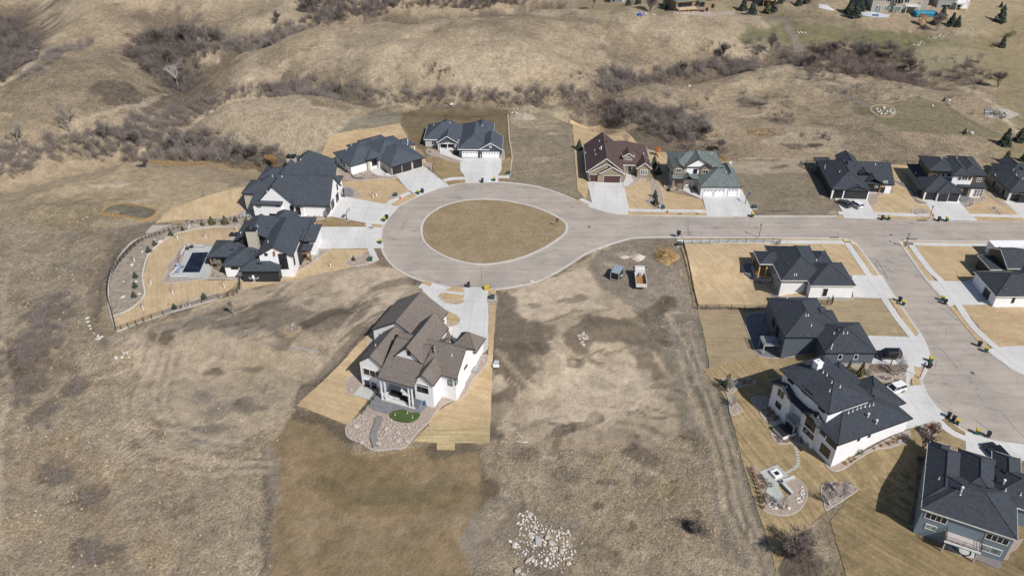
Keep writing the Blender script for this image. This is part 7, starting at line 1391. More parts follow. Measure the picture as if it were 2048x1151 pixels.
for p, k, lb, rz in (('C 890,778', 'g', 'green bin with yellow lid at the end of the white rambler drive', .7), ('C 925,765', 'b', 'black bin at the end of the white rambler drive', .6), ('C 610,1000', 'g', 'green bin with yellow lid at the farmhouse drive', 1.2), ('C 632,980', 'b', 'black bin at the farmhouse drive', 1.1), ('C 1418,680', 'b', 'black bin on the apron of the navy gabled house', 0), ('C 1516,668', 'g', 'green bin with yellow lid on the apron of the navy gabled house', 0),
        ('A 1567,1100', 'g', 'green bin with yellow lid alone at the pool house drive', 1.5), ('N 119,430', 'b', 'black bin on the apron of the central house', 0), ('D 1662,880', 'g', 'green bin with yellow lid at the kerb by the sage house', .2), ('F 1878,588', 'b', 'black bin at the drive of the white walkout house', .9), ('F 1908,618', 'g', 'green bin with yellow lid at the drive of the white walkout house', .9),
        ('J 520,542', 'g', 'green bin with yellow lid across the street by the east modern house', -2), ('J 540,568', 'b', 'black bin across the street by the east modern house', -2), ('J 802,892', 'b', 'black bin on the lower right street kerb', -2), ('J 855,935', 'g', 'green bin with yellow lid on the lower right street kerb', -2), ('J 430,1012', 'g', 'green bin at the slate-blue house drive', 1.4), ('J 420,1058', 'b', 'black bin at the slate-blue house drive', 1.5),
        ('H 515,52', 'b', 'first of three kerb bins below the modern house, black', 2.4), ('H 548,76', 'b', 'second black bin, middle of the three kerb bins below the modern house', 2.4), ('H 575,98', 'g', 'green bin, last of the three kerb bins below the modern house', 2.4), ('H 712,165', 'g', 'green bin with bright yellow lid on the south-east drive', 2.7), ('H 790,185', 'b', 'black bin on the south-east drive', 2.7),
        ('I 805,658', 'b', 'black bin at the kerb below the black craftsman house', 0), ('I 860,658', 'g', 'green bin with yellow lid at the kerb below the black craftsman house', 0), ('I 1270,668', 'b', 'black bin at the kerb below the tall house drive', 0), ('I 1335,670', 'g', 'green bin with yellow lid at the kerb below the tall house drive', 0)): bin_(p, k, lb, rz)
x, y = g(pts('N 235,446')[0]); e = empty('salt_box', (x, y, hgt(x, y)+.14)); tag(e, 'bright yellow lidded box on wheels at the central house apron', 'box'); M = MB(); M.bbox(-.5, -.45, .1, .5, .45, .8, .04); M.build('box_body', lidy, e); M = MB(); M.bbox(-.54, -.49, .803, .54, .49, .93, .06); M.build('lid', lidy, e)
for s in (-1, 1): M = MB(); M.tube((s*.5, .3, .1), (s*.56, .3, .1), .14, n=10); M.build('wheel', rubber, e)
# ---------------------------------------------------------------- lamps, signs, utilities
def make_lamp():
    e = empty('street_lamp'); M = MB(); M.tube((0, 0, 0), (0, 0, 3.25), .075, .05, 8); M.build('pole', darkmetal, e); M = MB(); M.tube((0, 0, -.1), (0, 0, .22), .24, .20, 8); M.build('concrete_foot', concrete, e)
    M = MB(); M.tube((0, 0, 3.25), (0, 0, 3.4), .10, .17, 6); M.tube((0, 0, 3.72), (0, 0, 3.9), .24, .03, 6); M.build('lantern_cap', darkmetal, e); M = MB(); M.tube((0, 0, 3.4), (0, 0, 3.72), .15, .20, 6); M.build('lantern_glass', mat('lantern_glass', (.25, .25, .24), .3), e)
    return e
lamp0 = make_lamp(); LCH = [o for o in bpy.data.objects if o.parent == lamp0]
for i, (p, lb) in enumerate((('X 1517.3,475.5', 'black lamp post on the verge above the corner yard'), ('X 1809.8,494.7', 'black lamp post with a green street sign at the side street corner'), ('X 1857.5,438.6', 'black lamp post on the verge by the tall house drive'), ('X 1839,756', 'black lamp post on the verge between the slate-blue and modern drives'))):
    if i == 0: e = lamp0
    else:
        e = lamp0.copy(); COL.objects.link(e)
        for c in LCH: d = c.copy(); COL.objects.link(d); d.parent = e
    x, y = g(pts(p)[0]); e.location = (x, y, hgt(x, y)+.1); tag(e, lb, 'street lamp', 'street lamps')
    if i == 1: M = MB(); M.box(-.45, -.03, 2.1, .45, .03, 2.35); M.box(-.03, -.45, 2.36, .03, .45, 2.6); M.build('street_sign', mat('sign_green', (.01, .12, .06), .5), e)
def pylon(p, w, d, h_, m, name, label, cat, lid=None, rz=0, legs=0.0):
    x, y = g(pts(p)[0]); e = empty(name, (x, y, hgt(x, y)+.12), rz); tag(e, label, cat); M = MB(); M.bbox(-w/2, -d/2, legs, w/2, d/2, h_, .05); M.build('cabinet', m, e); M = MB(); M.box(-w/2-.15, -d/2-.15, -.1, w/2+.15, d/2+.15, .06); M.build('pad', concrete, e)
    if legs: M = MB(); M.tube((0, 0, .06), (0, 0, legs), .09, n=6); M.build('pedestal', m, e)
ug = mat('utility_green', (.030, .065, .05), .6)
for p, lb in (('C 703,792', 'green utility box in the gravel on the white rambler lawn'), ('B 1980,500', 'green utility box in the front-corner bed of the pool house'), ('F 75,128', 'green utility box at the start of the corner yard fence'), ('E 1358,120', 'green utility box beside the central house drive'), ('D 1680,808', 'green utility box right of the sage house drive'), ('C 1632,612', 'green utility box right of the navy house drive'), ('D 925,812', 'dark green utility box in the bed between the brown and sage houses')): pylon(p, 1.0, .9, .85, ug, 'utility_box', lb, 'utility box')
pylon('D 903,812', .5, .5, .85, mat('pale_blue_box', (.3, .42, .46), .6), 'utility_box', 'pale blue utility box beside the dark green one', 'utility box')
pylon('D 1053,1050', .9, .5, 1.9, darkmetal, 'mailbox_cluster', 'black cluster mailbox on a white pad at the street edge', 'mailbox', None, 0, .8)
for p, lb in (('D 965,848', 'red fire hydrant on the verge between the brown and sage drives'), ('I 1220,632', 'red fire hydrant beside the lamp at the tall house'), ('C 743,815', 'red fire hydrant on the verge by the white rambler')):
    x, y = g(pts(p)[0]); e = empty('fire_hydrant', (x, y, hgt(x, y)+.1)); tag(e, lb, 'hydrant'); M = MB(); M.tube((0, 0, -.1), (0, 0, .65), .14, .12, 8); M.tube((0, 0, .65), (0, 0, .82), .16, .05, 8); M.build('hydrant_body', mat('hydrant_red', (.45, .03, .02), .5), e); M = MB(); M.tube((-.24, 0, .45), (.24, 0, .45), .07, n=8); M.build('nozzle', MATS['hydrant_red'], e)
x, y = g(pts('D 57,962')[0]); e = empty('road_sign', (x, y, hgt(x, y)+.1)); tag(e, 'dark road sign on a wooden post at the tip of the turning island', 'road sign'); M = MB(); M.tube((0, 0, -.1), (0, 0, 2.2), .05, n=6); M.build('post', timber, e); M = MB(); M.box(-.3, -.03, 1.4, .3, .03, 2.4); M.build('sign_plate', mat('sign_brown', (.05, .035, .03), .6), e)
for p, w_, lb in (('D 1067,856', .5, 'small drain grate in the verge, left one'), ('D 1210,856', .5, 'small drain grate in the verge, right one'), ('I 1135,662', 1.2, 'kerb inlet grate below the tall house'), ('I 415,803', 1.0, 'kerb inlet grate at the west corner of the side street'), ('I 1058,818', 1.0, 'kerb inlet grate at the east corner of the side street')):
    x, y = g(pts(p)[0]); M = MB(); M.box(-w_, -.25, -.1, w_, .25, .03); 
    for i in range(5): M.box(-w_+.1+i*(2*w_-.2)/5, -.2, .03, -w_+.1+(i+.7)*(2*w_-.2)/5, .2, .05)
    o = M.build('drain_grate', mat('grate_iron', (.10, .095, .09), .7)); o.location = (x, y, hgt(x, y)+.11); tag(o, lb, 'drain grate')
for p, lb in (('I 880,780', 'round manhole cover in the middle of the street junction'), ('D 320,960', 'round manhole cover where the loop meets the street'), ('J 755,1095', 'round manhole cover in the side street bulb')):
    x, y = g(pts(p)[0]); M = MB(); M.tube((0, 0, -.1), (0, 0, .02), .42, n=18); M.tube((0, 0, .02), (0, 0, .035), .34, n=18); o = M.build('manhole_cover', mat('grate_iron', (.1, .095, .09))); o.location = (x, y, hgt(x, y)+.015); tag(o, lb, 'manhole cover')
# tar seams and scuffs on the roadway
scm = mat('tar_seam', (.17, .155, .145), .8); q = random.Random(11)
for s in ('J 0,215 40,260 70,310 105,380', 'J 20,225 60,290 110,370', 'J 5,240 30,300 90,345', 'D 540,1000 700,960 760,955', 'D 1120,940 1130,990 1145,1030', 'D 1600,1000 1680,1035', 'D 1520,985 1610,982', 'N 200,300 203,400', 'N 1520,0 1530,100', 'A 1790,890 1760,930 1740,990', 'A 1800,880 1780,900', 'C 780,1010 750,1060', 'C 1000,815 1060,795 1130,790', 'C 1250,705 1310,708', 'J 540,620 600,660 650,700', 'J 560,760 550,800 545,830', 'J 740,1090 760,1105 775,1110', 'J 500,900 560,960 640,1060', 'I 440,760 443,810', 'J 480,1000 470,1050', 'G 1360,350 1420,400 1500,440', 'H 700,60 800,140 900,180', 'H 880,0 960,100 1043,190', 'H 650,30 760,110 860,150', 'D 180,850 220,860 270,862', 'D 70,875 90,882'):
    ribbon('tar_seam', s, q.uniform(.07, .16), .027, scm, True, False, .01, st=1.2)
for i in range(16):
    a = g((q.uniform(1720, 1790), q.uniform(510, 580))); d = q.uniform(.8, 2.2); an = q.uniform(-1.1, -.6); ribbon('tyre_scuff', [a, (a[0]+d*.5*math.cos(an), a[1]+d*.5*math.sin(an)), (a[0]+d*math.cos(an+.1), a[1]+d*math.sin(an+.1))], q.uniform(.07, .16), .028, scm, False, False, .01) if inside(np.array([a[0]]), np.array([a[1]]), outline)[0] else None
# ---------------------------------------------------------------- basketball hoops
for p, rz, lb in (('A 1290,908', -.3, 'basketball hoop at the edge of the farmhouse drive'), ('D 1605,775', .4, 'black basketball hoop beside the sage house drive'), ('C 1012,600', .3, 'dark basketball hoop right of the white rambler drive'), ('J 125,1035', -.4, 'basketball hoop beside the black SUV')):
    x, y = g(pts(p)[0]); e = empty('basketball_hoop', (x, y, hgt(x, y)+.1), rz); tag(e, lb, 'basketball hoop'); M = MB(); M.tube((0, 0, 0), (.05, 0, 2.3), .09, n=6); M.tube((.05, 0, 2.3), (.75, 0, 3.0), .07, n=6); M.build('pole', darkmetal, e)
    M = MB(); M.box(.75, -.85, 2.6, .80, .85, 3.6); M.build('backboard', mat('hoop_glass', (.35, .37, .38), .3), e); M = MB(); rp = [(1.05+.23*math.cos(t), .23*math.sin(t), 2.9) for t in [k*math.pi/5 for k in range(10)]]
    for a, b in zip(rp, rp[1:]+rp[:1]): M.tube(a, b, .02, n=4)
    M.build('rim', mat('rim_orange', (.5, .12, .02), .5), e)
# ---------------------------------------------------------------- cars
def car(p, rz, paint, label, L=4.7, W=1.9, H=1.72, suv=True, off=.14, world=None):
    x, y = world or g(pts(p)[0]); e = empty('parked_car', (x, y, hgt(x, y)+off), rz); tag(e, label, 'car'); h2 = W/2; hood = .98 if suv else .86
    P = [(-L/2, .35), (L/2-.1, .32), (L/2, .55), (L/2-.05, hood-.18), (L*.22, hood), (-L/2+.05, hood+.06), (-L/2-.02, .6)]
    def loft(secs, name, m):
        V = []; F = []; n = len(secs[0])
        for s in secs: V += s
        for i in range(len(secs)-1):
            for j in range(n): F.append((i*n+j, i*n+(j+1) % n, (i+1)*n+(j+1) % n, (i+1)*n+j))
        F += [tuple(range(n-1, -1, -1)), tuple(range((len(secs)-1)*n, len(secs)*n))]; return link_mesh(name, V, F, m, e)
    def sec(xp, w, zb, zt): return [(xp, -w*.96, zb), (xp, w*.96, zb), (xp, w, (zb+zt)/2), (xp, w*.93, zt), (xp, -w*.93, zt), (xp, -w, (zb+zt)/2)]
    loft([sec(-L/2, h2*.86, .45, hood-.05), sec(-L/2+.15, h2*.97, .3, hood+.02), sec(-L*.1, h2, .26, hood+.04), sec(L*.2, h2, .26, hood+.02), sec(L*.38, h2*.96, .28, hood-.06), sec(L/2-.1, h2*.88, .32, hood-.18), sec(L/2, h2*.76, .42, hood-.34)], 'car_body', paint)
    r0, r1 = (-L/2+.12, L*.10) if suv else (-L*.30, L*.05); g0, g1 = (-L/2+.02, L*.25) if suv else (-L*.43, L*.24)
    def gl(z, a, b, w): return [(a, -w, z), (b, -w*.94, z), (b, w*.94, z), (a, w, z)]
    loft([gl(hood+.03, g0+.04, g1, h2*.92), gl(H-.06, r0+.06, r1, h2*.78)], 'windows', glass); loft([gl(H-.055, r0+.04, r1+.05, h2*.80), gl(H, r0+.12, r1-.05, h2*.72)], 'roof_panel', paint)
    M = MB()
    for s in (-1, 1):
        M.tube((g1-.02, s*h2*.87, hood+.03), (r1+.02, s*h2*.75, H-.05), .045, n=4); M.tube((-L*.08, s*h2*.91, hood+.03), (-L*.08, s*h2*.78, H-.05), .04, n=4); M.tube((g0+.1, s*h2*.91, hood+.03), (r0+.1, s*h2*.78, H-.05), .05, n=4)
    M.build('window_pillars', paint, e)
    for xa in (-L*.30, L*.31):
        for s in (-1, 1):
            M = MB(); M.tube((xa, s*(h2-.18), .34), (xa, s*(h2+.02), .34), .34, n=14); w = M.build('wheel', rubber, e); M = MB(); M.tube((xa, s*(h2+.021), .34), (xa, s*(h2+.035), .34), .2, n=10); M.build('rim', mat('alloy_rim', (.45, .45, .46), .3, metal=.7), w)
    for s in (-1, 1):
        M = MB(); M.box(L/2-.14, s*h2*.62-.16, .58, L/2-.02, s*h2*.62+.16, .72); M.build('headlight', mat('headlight_glass', (.6, .6, .6), .2), e); M = MB(); M.box(-L/2-.03, s*h2*.72-.12, .7, -L/2+.1, s*h2*.72+.12, .95); M.build('tail_light', mat('tail_red', (.3, .01, .01), .3), e)
        M = MB(); M.box(L*.17, s*(h2+.02)-.09, hood, L*.17+.14, s*(h2+.02)+.09, hood+.14); M.build('mirror', paint, e)
    return e
def paint(name, c): 
    m = mat(name, c, .25, None, .5, .02, 3, .02); m.node_tree.nodes['Principled BSDF'].inputs['Coat Weight'].default_value = .6; return m
pb = paint('car_black', (.008, .009, .012)); pw = paint('car_white', (.70, .71, .72)); pd = paint('car_graphite', (.05, .055, .06))
car('F 1780,1042', R(178), pb, 'black SUV parked on the slate-blue house drive', 4.8, 1.95, 1.8); car('G 1112,312', R(202), pw, 'white SUV half hidden behind the modern house garage roof', 4.3, 1.85, 1.68)
car('I 497,538', R(112), pd, 'dark graphite car, left of the two on the black craftsman drive', 4.4, 1.8, 1.42, False); car('I 583,545', R(112), pw, 'white hatchback, right of the two on the black craftsman drive', 4.3, 1.82, 1.55); car('H 838,312', R(100), pb, 'black vehicle peeking above the blue-grey house roof', 4.6, 1.95, 1.85)
# ---------------------------------------------------------------- dump truck and trailer
def dirof(a, b): A, B_ = gp(a)[0], gp(b)[0]; return math.atan2(B_[1]-A[1], B_[0]-A[0])
x, y = g(pts('Q 735,850')[0]); e = empty('dump_truck', (x, y, hgt(x, y)), dirof('Q 745,960', 'Q 712,720')); tag(e, 'white dump truck with rusty open bed parked on the dirt lot', 'dump truck')
pwt = mat('truck_white', (.62, .62, .61), .45, (.5, .48, .45), 1.5, .08, 6, .1)
M = MB(); M.side([(1.35, .7), (3.3, .7), (3.45, 1.0), (3.45, 1.5), (3.1, 1.65), (2.85, 2.45), (2.6, 2.62), (1.45, 2.62), (1.35, 2.5)], -1.1, 1.1); M.build('cab', pwt, e); M = MB(); M.box(3.35, -1.0, .45, 3.6, 1.0, .8); M.build('bumper', metal, e)
M = MB(); M.add([(3.105, -.95, 1.72), (3.105, .95, 1.72), (2.88, .9, 2.4), (2.88, -.9, 2.4), (3.15, -.95, 1.72), (3.15, .95, 1.72), (2.92, .9, 2.4), (2.92, -.9, 2.4)], [(4, 5, 6, 7), (3, 2, 1, 0), (0, 1, 5, 4), (2, 3, 7, 6), (1, 2, 6, 5), (3, 0, 4, 7)]); M.build('windscreen', glass, e)
for s in (-1, 1): M = MB(); M.box(1.75, s*1.105-.02, 1.65, 2.7, s*1.105+.02, 2.3); M.build('side_window', glass, e)
M = MB(); M.box(-3.2, -.45, .55, 3.3, .45, .8); M.build('chassis', darkmetal, e)
M = MB(); M.box(-3.3, -1.2, .85, 1.2, 1.2, .97); o = M.build('bed_floor', mat('rusty_bed', (.40, .19, .035), .8, (.16, .10, .06), 1.4, .3, 5, .3), e)
M = MB(); M.box(-3.3, -1.22, .972, 1.2, -1.12, 1.85); M.box(-3.3, 1.12, .972, 1.2, 1.22, 1.85); M.box(1.1, -1.119, .972, 1.2, 1.119, 2.15); M.build('bed_sides', pwt, e); M = MB(); M.box(-3.42, -1.2, .85, -3.31, 1.2, 1.75); M.build('tailgate', pwt, e); M = MB(); M.box(.6, -.25, .98, 1.09, .25, 1.9); M.build('hoist_cover', metal, e)
for xa in (2.6, -2.0):
    for s in (-1, 1): M = MB(); M.tube((xa, s*.85, .5), (xa, s*1.17, .5), .5, n=14); w = M.build('wheel', rubber, e); M = MB(); M.tube((xa, s*1.171, .5), (xa, s*1.19, .5), .26, n=10); M.build('rim', metal, w)
for s in (-1, 1): M = MB(); M.box(2.75, s*1.35-.1, 1.8, 2.83, s*1.35+.1, 2.2); M.tube((2.8, s*1.1, 2.0), (2.8, s*1.28, 2.0), .02, n=4); M.build('mirror', darkmetal, e)
x, y = g(pts('Q 358,775')[0]); e = empty('enclosed_trailer', (x, y, hgt(x, y)), dirof('Q 315,800', 'Q 395,680')); tag(e, 'grey-topped enclosed cargo trailer left of the dump truck', 'trailer')
M = MB(); M.bbox(-1.7, -.95, .4, 1.7, .95, 2.15, .05); M.build('trailer_body', mat('trailer_black', (.035, .037, .042), .5), e); M = MB(); M.bbox(-1.74, -.99, 2.153, 1.74, .99, 2.22, .02); M.build('roof_panel', mat('trailer_roof', (.24, .28, .33), .5), e)
M = MB()
for a in (-1, 1):
    for b in (-1, 1): M.box(a*1.70-.05, b*.95-.05, .35, a*1.70+.05, b*.95+.05, 2.152)
M.box(-1.76, -.96, .3, -1.66, .96, .45); M.build('corner_trim', mat('trim_silver', (.5, .5, .5), .4), e); M = MB(); M.box(-1.73, -.8, .5, -1.705, .8, 2.0); M.build('rear_door', darkmetal, e)
for s in (-1, 1): M = MB(); M.tube((0, s*.96, .35), (0, s*1.12, .35), .34, n=12); M.build('wheel', rubber, e); M = MB(); M.box(-.5, s*1.05-.12, .72, .5, s*1.05+.12, .77); M.build('fender', MATS['trim_silver'], e)
M = MB(); M.tube((1.7, .5, .42), (2.7, 0, .42), .05, n=5); M.tube((1.7, -.5, .42), (2.7, 0, .42), .05, n=5); M.build('tow_bar', darkmetal, e)
# small things
x, y = g(pts('N 296,930')[0]); e = empty('well_pump_skid', (x, y, hgt(x, y)+.05)); tag(e, 'small white-framed grey skid at the edge of the dirt beside the central house', 'skid'); M = MB(); M.box(-.62, -.7, .0, .62, .8, .12); M.build('skid_base', darkmetal, e); M = MB(); M.bbox(-.5, .05, .121, .5, .75, .75, .06); M.build('tank', mat('skid_grey', (.42, .44, .46), .5), e); M = MB(); M.box(-.6, -.7, .121, .6, -.35, .6); M.box(-.72, -.45, .121, -.602, .2, .5); M.build('white_panel', whitep, e)
for p, lb in (('N 950,187', 'lumpy white sandbag on the kerb, right one'), ('N 522,396', 'lumpy white sandbag on the kerb, left one')):
    o = bpy.data.objects.new('sandbag', RK_[7]); COL.objects.link(o); x, y = g(pts(p)[0]); o.location = (x, y, hgt(x, y)+.12); o.scale = (1.0, .6, .5); tag(o, lb, 'sandbag')
A, B_ = gp('M 1688,267 1836,300'); M = MB(); M.tube((0, 0, .1), (B_[0]-A[0], B_[1]-A[1], hgt(*B_)-hgt(*A)+.1), .1, n=6); o = M.build('pipe', mat('pale_pipe', (.34, .37, .40), .5)); o.location = (A[0], A[1], hgt(*A)); tag(o, 'long pale pipe lying on the lot left of the central house', 'pipe')
for p, r, lb in (('O 447,322', .5, 'white bent pipe scrap on the central pasture'), ('O 430,280', .5, 'thin white pipe scrap above the other one on the central pasture')):
    x, y = g(pts(p)[0]); M = MB(); M.tube((-.9, .3, .06), (0, 0, .06), .05, n=5); M.tube((0, 0, .06), (1.0, 0, .06), .06, n=5); o = M.build('pipe_scrap', whitep); o.location = (x, y, hgt(x, y)); o.rotation_euler = (0, 0, -.9 if 'thin' in lb else 0); tag(o, lb, 'pipe')
A, B_, = gp('C 1625,120 1650,580'); WL = catmull(gp('C 1625,120 1632,230 1638,330 1650,400 1660,480 1652,530 1648,580'), False, 4); M = MB(); z0 = hgt(*WL[0])
for a, b in zip(WL[:-1], WL[1:]): M.tube((a[0]-WL[0][0], a[1]-WL[0][1], hgt(*a)-z0+.12), (b[0]-WL[0][0], b[1]-WL[0][1], hgt(*b)-z0+.12), .22, n=6)
o = M.build('straw_wattle', mat('wattle_straw', (.42, .36, .27), .9)); o.location = (WL[0][0], WL[0][1], z0); tag(o, 'long pale straw wattle dividing the navy house lawn from the empty lot', 'straw wattle')
def playset(p, s, label, roofm):
    x, y = g(pts(p)[0]); e = empty('playset', (x, y, hgt(x, y)), .2); tag(e, label, 'playset'); e.scale = (s, s, s)
    for a in (-.7, .7):
        for b in (-.7, .7): M = MB(); M.box(a-.06, b-.06, 0, a+.06, b+.06, 2.6); M.build('post', timber, e)
    M = MB(); M.box(-.8, -.8, 1.2, .8, .8, 1.3); M.build('platform', pine, e); M = MB(); M.add([(-1, -1, 2.55), (1, -1, 2.55), (1, 1, 2.55), (-1, 1, 2.55), (0, -1, 3.3), (0, 1, 3.3)], [(0, 4, 5, 3), (1, 2, 5, 4), (0, 1, 4), (2, 3, 5), (3, 2, 1, 0)]); M.build('canopy', roofm, e)
    M = MB(); M.add([(-.3, -.8, 1.3), (.3, -.8, 1.3), (.3, -2.8, .1), (-.3, -2.8, .1), (-.3, -.8, 1.45), (-.3, -2.8, .25), (.3, -.8, 1.45), (.3, -2.8, .25)], [(0, 1, 2, 3), (0, 3, 5, 4), (1, 6, 7, 2)]); M.build('slide', pine, e)
    return e
playset('D 885,375', .8, 'timber play tower with orange roof between the brown and sage houses', mat('play_orange', (.5, .12, .04), .6)); e = playset('K 1562,118', 1.3, 'dark timber swing set below the three-storey house', timber); M = MB(); M.tube((.8, 0, 2.3), (4.2, 0, 2.3), .07, n=5); M.tube((4.2, -.7, 0), (4.2, 0, 2.3), .06, n=5); M.tube((4.2, .7, 0), (4.2, 0, 2.3), .06, n=5); M.build('swing_beam', timber, e)
# ---------------------------------------------------------------- houses beyond the field
def far_house(name, label, pL, pR, wall, roof, fas, stories, blocks, rise=.4):
    A, B_ = gp(pL)[0], gp(pR)[0]; ang = math.degrees(math.atan2(B_[1]-A[1], B_[0]-A[0])); L = math.hypot(B_[0]-A[0], B_[1]-A[1]); z0 = min(hgt(*A), hgt(*B_))
    h = House.__new__(House); h.a = R(ang); h.loc = A; h.e = empty(name, (A[0], A[1], 0), h.a); tag(h.e, label, 'house'); h.wall, h.roof, h.fas, h.oh, h.base = wall, roof, fas, .4, z0-1.5; h.B = []; h.RM = MB(); h.FM = MB(); h.WM = {}; h.VM = {}; h.z0 = z0; h.L = L
    return h
h = far_house('house', 'brown two-storey house with green-grey roof and long balcony at the top edge', 'K 405,52', 'K 590,62', mat('brown_stucco', (.23, .18, .12), .8), RG, mat('mossy_fascia', (.25, .28, .12), .7), 2, 0)
L = h.L; k0 = h.block(-.5, -.3, L+.5, 13, h.z0+5.9, 'hip', .4); k1 = h.block(L*.5, -2.0, L*.68, 6, h.z0+5.85, 'hip', .4); h.finish()
h.deck(.3, -2.6, L*.48, .1, h.z0+3.2, pine, True, ((.5, -2.4), (L*.25, -2.4), (L*.46, -2.4)), whitep, 'SW')
for fx, z_ in ((.12, 1.3), (.3, 1.3), (.12, 4.4), (.3, 4.4), (.56, 1.4), (.62, 1.4), (.56, 4.4), (.62, 4.4), (.78, 1.6), (.92, 3.0)):
    pp = (L*fx); fr = MB(); pn = MB(); yy = h.B[k0][1] if fx < .5 or fx > .7 else h.B[k1][1]; w = 1.6 if fx < .5 else .6
    fr.box(pp-w-.1, yy-.08, h.z0+z_-.9, pp+w+.1, yy-.01, h.z0+z_+.9); f_ = fr.build('window', timber, h.e); pn.box(pp-w, yy-.12, h.z0+z_-.8, pp+w, yy-.085, h.z0+z_+.8); pn.build('pane', glass, f_)
h = far_house('house', 'beige three-storey house with tall windows and external stair at the top right', 'K 1325,58', 'K 1590,72', beige, roof_mat('taupe_shingles', (.12, .11, .11), (.17, .155, .15)), trimw, 3, 0)
L = h.L; k0 = h.block(-.5, 0, L*.24, 12, h.z0+9.5, 'gv', .7); k1 = h.block(L*.2, 1.5, L*.58, 13, h.z0+8.6, 'hip', .4); k2 = h.block(L*.55, 2.5, L+.5, 13, h.z0+6.2, 'gu', .45); k3 = h.block(L*.40, .4, L*.52, 4, h.z0+9.0, 'hip', .4); h.finish()
for k, fx, z_, w, hh_ in ((k0, .08, 6.5, .9, 1.6), (k0, .15, 6.5, .9, 1.6), (k0, .115, 1.4, 1.0, 1.3), (k1, .26, 5.0, .5, .8), (k1, .30, 5.0, .5, .8), (k1, .34, 5.0, .5, .8), (k1, .28, 1.6, .8, .8), (k1, .34, 1.6, .8, .8), (k3, .43, 4.8, .9, .9), (k3, .49, 4.8, .9, .9), (k3, .46, 1.5, 1.5, 1.1), (k2, .62, 4.6, .9, .7), (k2, .85, 4.0, .4, .4)):
    yy = h.B[k][1]; pp = L*fx; fr = MB(); pn = MB(); fr.box(pp-w-.12, yy-.08, h.z0+z_-hh_-.12, pp+w+.12, yy-.01, h.z0+z_+hh_+.12); fr.box(pp-.05, yy-.13, h.z0+z_-hh_, pp+.05, yy-.081, h.z0+z_+hh_); f_ = fr.build('window', trimw, h.e); pn.box(pp-w, yy-.11, h.z0+z_-hh_, pp+w, yy-.082, h.z0+z_+hh_); pn.build('pane', glassl if z_ < 2 else glass, f_)
h.deck(L*.60, -.2, L*.85, 2.9, h.z0+3.2, mat('white_deck', (.6, .6, .58), .6), True, ((L*.61, 0), (L*.84, 0)), whitep, 'SE'); M = MB()
for i in range(11): M.box(L*.60-.3*i-.3, .0, h.z0+3.1-.28*i-.1, L*.60-.3*i, 1.1, h.z0+3.1-.28*i)
M.tube((L*.60, 0, h.z0+4.0), (L*.60-3.3, 0, h.z0+1.0), .05, n=4); M.build('stair', whitep, h.e)
h = far_house('house', 'white house with grey roof and raised white deck at the top right edge', 'K 1640,44', 'K 1790,52', greyside, roof_mat('olive_grey_shingles', (.12, .13, .12), (.17, .18, .165)), trimw, 2, 0)
L = h.L; k0 = h.block(-.5, 1, L*.62, 12, h.z0+4.6, 'gu', .5); k1 = h.block(L*.55, 2.0, L+.5, 13, h.z0+6.0, 'gv', .7, whitep); h.finish(); h.deck(L*.52, -1.2, L*.9, 2.4, h.z0+3.0, mat('white_deck', (.6, .6, .58)), True, ((L*.53, -1), (L*.88, -1)), whitep, 'SWE')
for fx, z_ in ((.2, 1.4), (.35, 1.4), (.75, 4.3), (.7, 1.3)):
    k = k0 if fx < .5 else k1; yy = h.B[k][1]; fr = MB(); pn = MB(); fr.box(L*fx-.8, yy-.08, h.z0+z_-.7, L*fx+.8, yy-.01, h.z0+z_+.7); f_ = fr.build('window', trimw, h.e); pn.box(L*fx-.7, yy-.12, h.z0+z_-.6, L*fx+.7, yy-.082, h.z0+z_+.6); pn.build('pane', glass, f_)
h = far_house('house', 'dark green-trimmed house cut by the top edge above the round evergreens', 'K 785,22', 'K 905,22', mat('dark_stucco', (.05, .05, .05), .8), RG, mat('mossy_fascia', (.25, .28, .12), .7), 2, 0); L = h.L; k0 = h.block(-.5, 0, L+.5, 12, h.z0+5.6, 'hip', .4); h.finish(); h.deck(L*.3, -1.6, L*.8, .3, h.z0+3, pine, True, ((L*.31, -1.5), (L*.79, -1.5)), whitep, 'SWE')
h = far_house('house', 'pale low building just touching the top edge left of the dark cedar', 'K 95,14', 'K 150,14', palegrey, RG, trimw, 1, 0); L = h.L; k0 = h.block(-.5, 0, L+.5, 9, h.z0+3.2, 'gu', .4); h.finish(); fr = MB(); fr.box(1, .32, h.z0+.9, 2.4, .42, h.z0+2.1); f_ = fr.build('window', trimw, h.e); pn = MB(); pn.box(1.1, .27, h.z0+1, 2.3, .315, h.z0+2); pn.build('pane', glass, f_)
bl = mat('sport_blue', (.02, .20, .30), .6); x, y = g(pts('K 1578,72')[0]); e = empty('covered_spa', (x, y, hgt(x, y)), .0); tag(e, 'turquoise-blue covered enclosure beside the three-storey house', 'enclosure'); M = MB(); M.bbox(-4.5, -2, 0, 4.5, 2, 1.6, .3); M.build('cover', bl, e)
M = MB()
for i in range(7): M.box(-4.3+1.4*i, -2.08, 0, -4.2+1.4*i, -2.01, 1.5)
M.build('frame_posts', darkmetal, e)
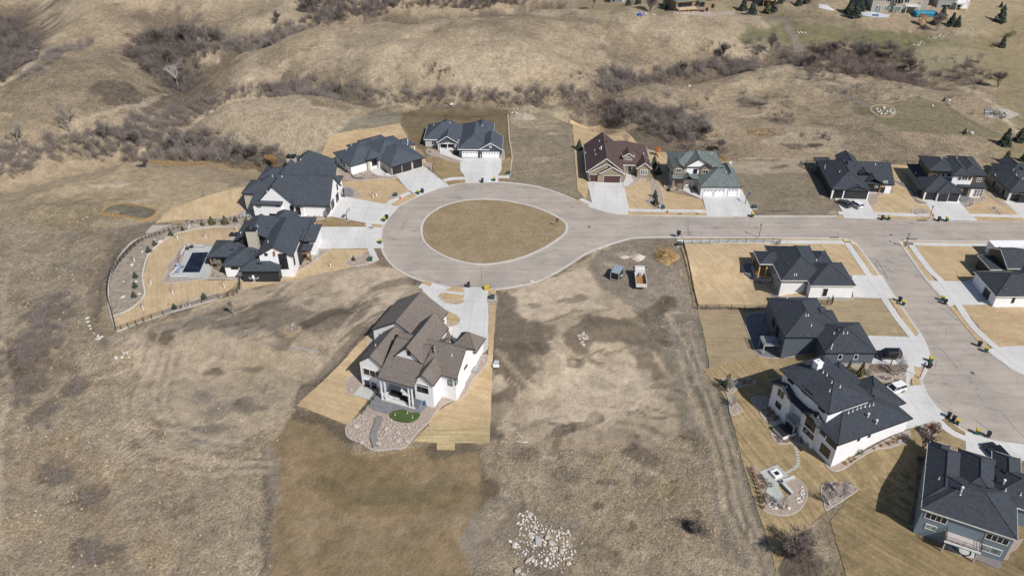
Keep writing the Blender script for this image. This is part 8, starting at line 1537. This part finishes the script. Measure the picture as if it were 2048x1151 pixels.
sheet('sport_court', 'K 1278,60 1340,60 1415,72 1408,84 1340,84 1285,75', .2, mat('court_grey', (.42, .44, .48), .8)); sheet('court_key', 'K 1330,70 1362,70 1362,80 1330,78', .24, mat('court_blue', (.08, .11, .2), .8)); sheet('patio', 'K 1075,22 1120,28 1155,48 1140,52 1080,40', .15, concrete); sheet('gravel_patch', 'K 1865,520 1965,515 2030,540 1990,558 1925,562 1862,548', .12, MATS['pale_gravel']); sheet('raised_beds', 'K 1862,515 1905,515 1910,548 1866,545', .25, pavers, kind='structure')
sheet('patio', 'X 1345,24 1430,26 1470,18 1470,28 1430,33 1345,30', .15, gravel)
for p, c_, lb in (('K 238,76', (.02, .09, .4), 'dark blue toy in the stone ring'), ('K 246,74', (.6, .15, .03), 'orange toy in the stone ring'), ('K 252,70', (.03, .2, .5), 'light blue toy in the stone ring'), ('K 232,72', (.02, .3, .5), 'turquoise toy at the left of the stone ring')):
    x, y = g(pts(p)[0]); M = MB(); M.bbox(-.6, -.5, 0, .6, .5, .9, .15); M.tube((-.6, 0, .9), (.4, 0, 1.3), .1, n=6); o = M.build('play_toy', mat('toy_%d' % int(c_[0]*1000+c_[1]*100), c_, .5)); o.location = (x, y, hgt(x, y)); tag(o, lb, 'toy')
for p, lb in (('X 1355,29', 'left white post by the brown deck house lawn'), ('X 1385,29', 'middle white post by the brown deck house lawn'), ('X 1417,30', 'right white post by the brown deck house lawn')):
    x, y = g(pts(p)[0]); M = MB(); M.tube((0, 0, 0), (0, 0, 1.3), .12, .1, 8); M.tube((0, 0, 1.3), (0, 0, 3.0), .03, .01, 5); o = M.build('guarded_sapling', whitep); o.location = (x, y, hgt(x, y)); tag(o, lb, 'sapling')
for p, lb in (('K 1915,545', 'left dark shrub in the east garden bed'), ('K 1942,560', 'right dark shrub in the east garden bed'), ('P 850,318', 'dark red shrub on the small island bed at top right'), ('P 960,245', 'dark shrub at the far right hedge'), ('P 930,255', 'low dark shrub left of the far right hedge')): shrub(p, 1.3, lb, rust if 'red' in lb else grn, None, .9)
lay_boulders()
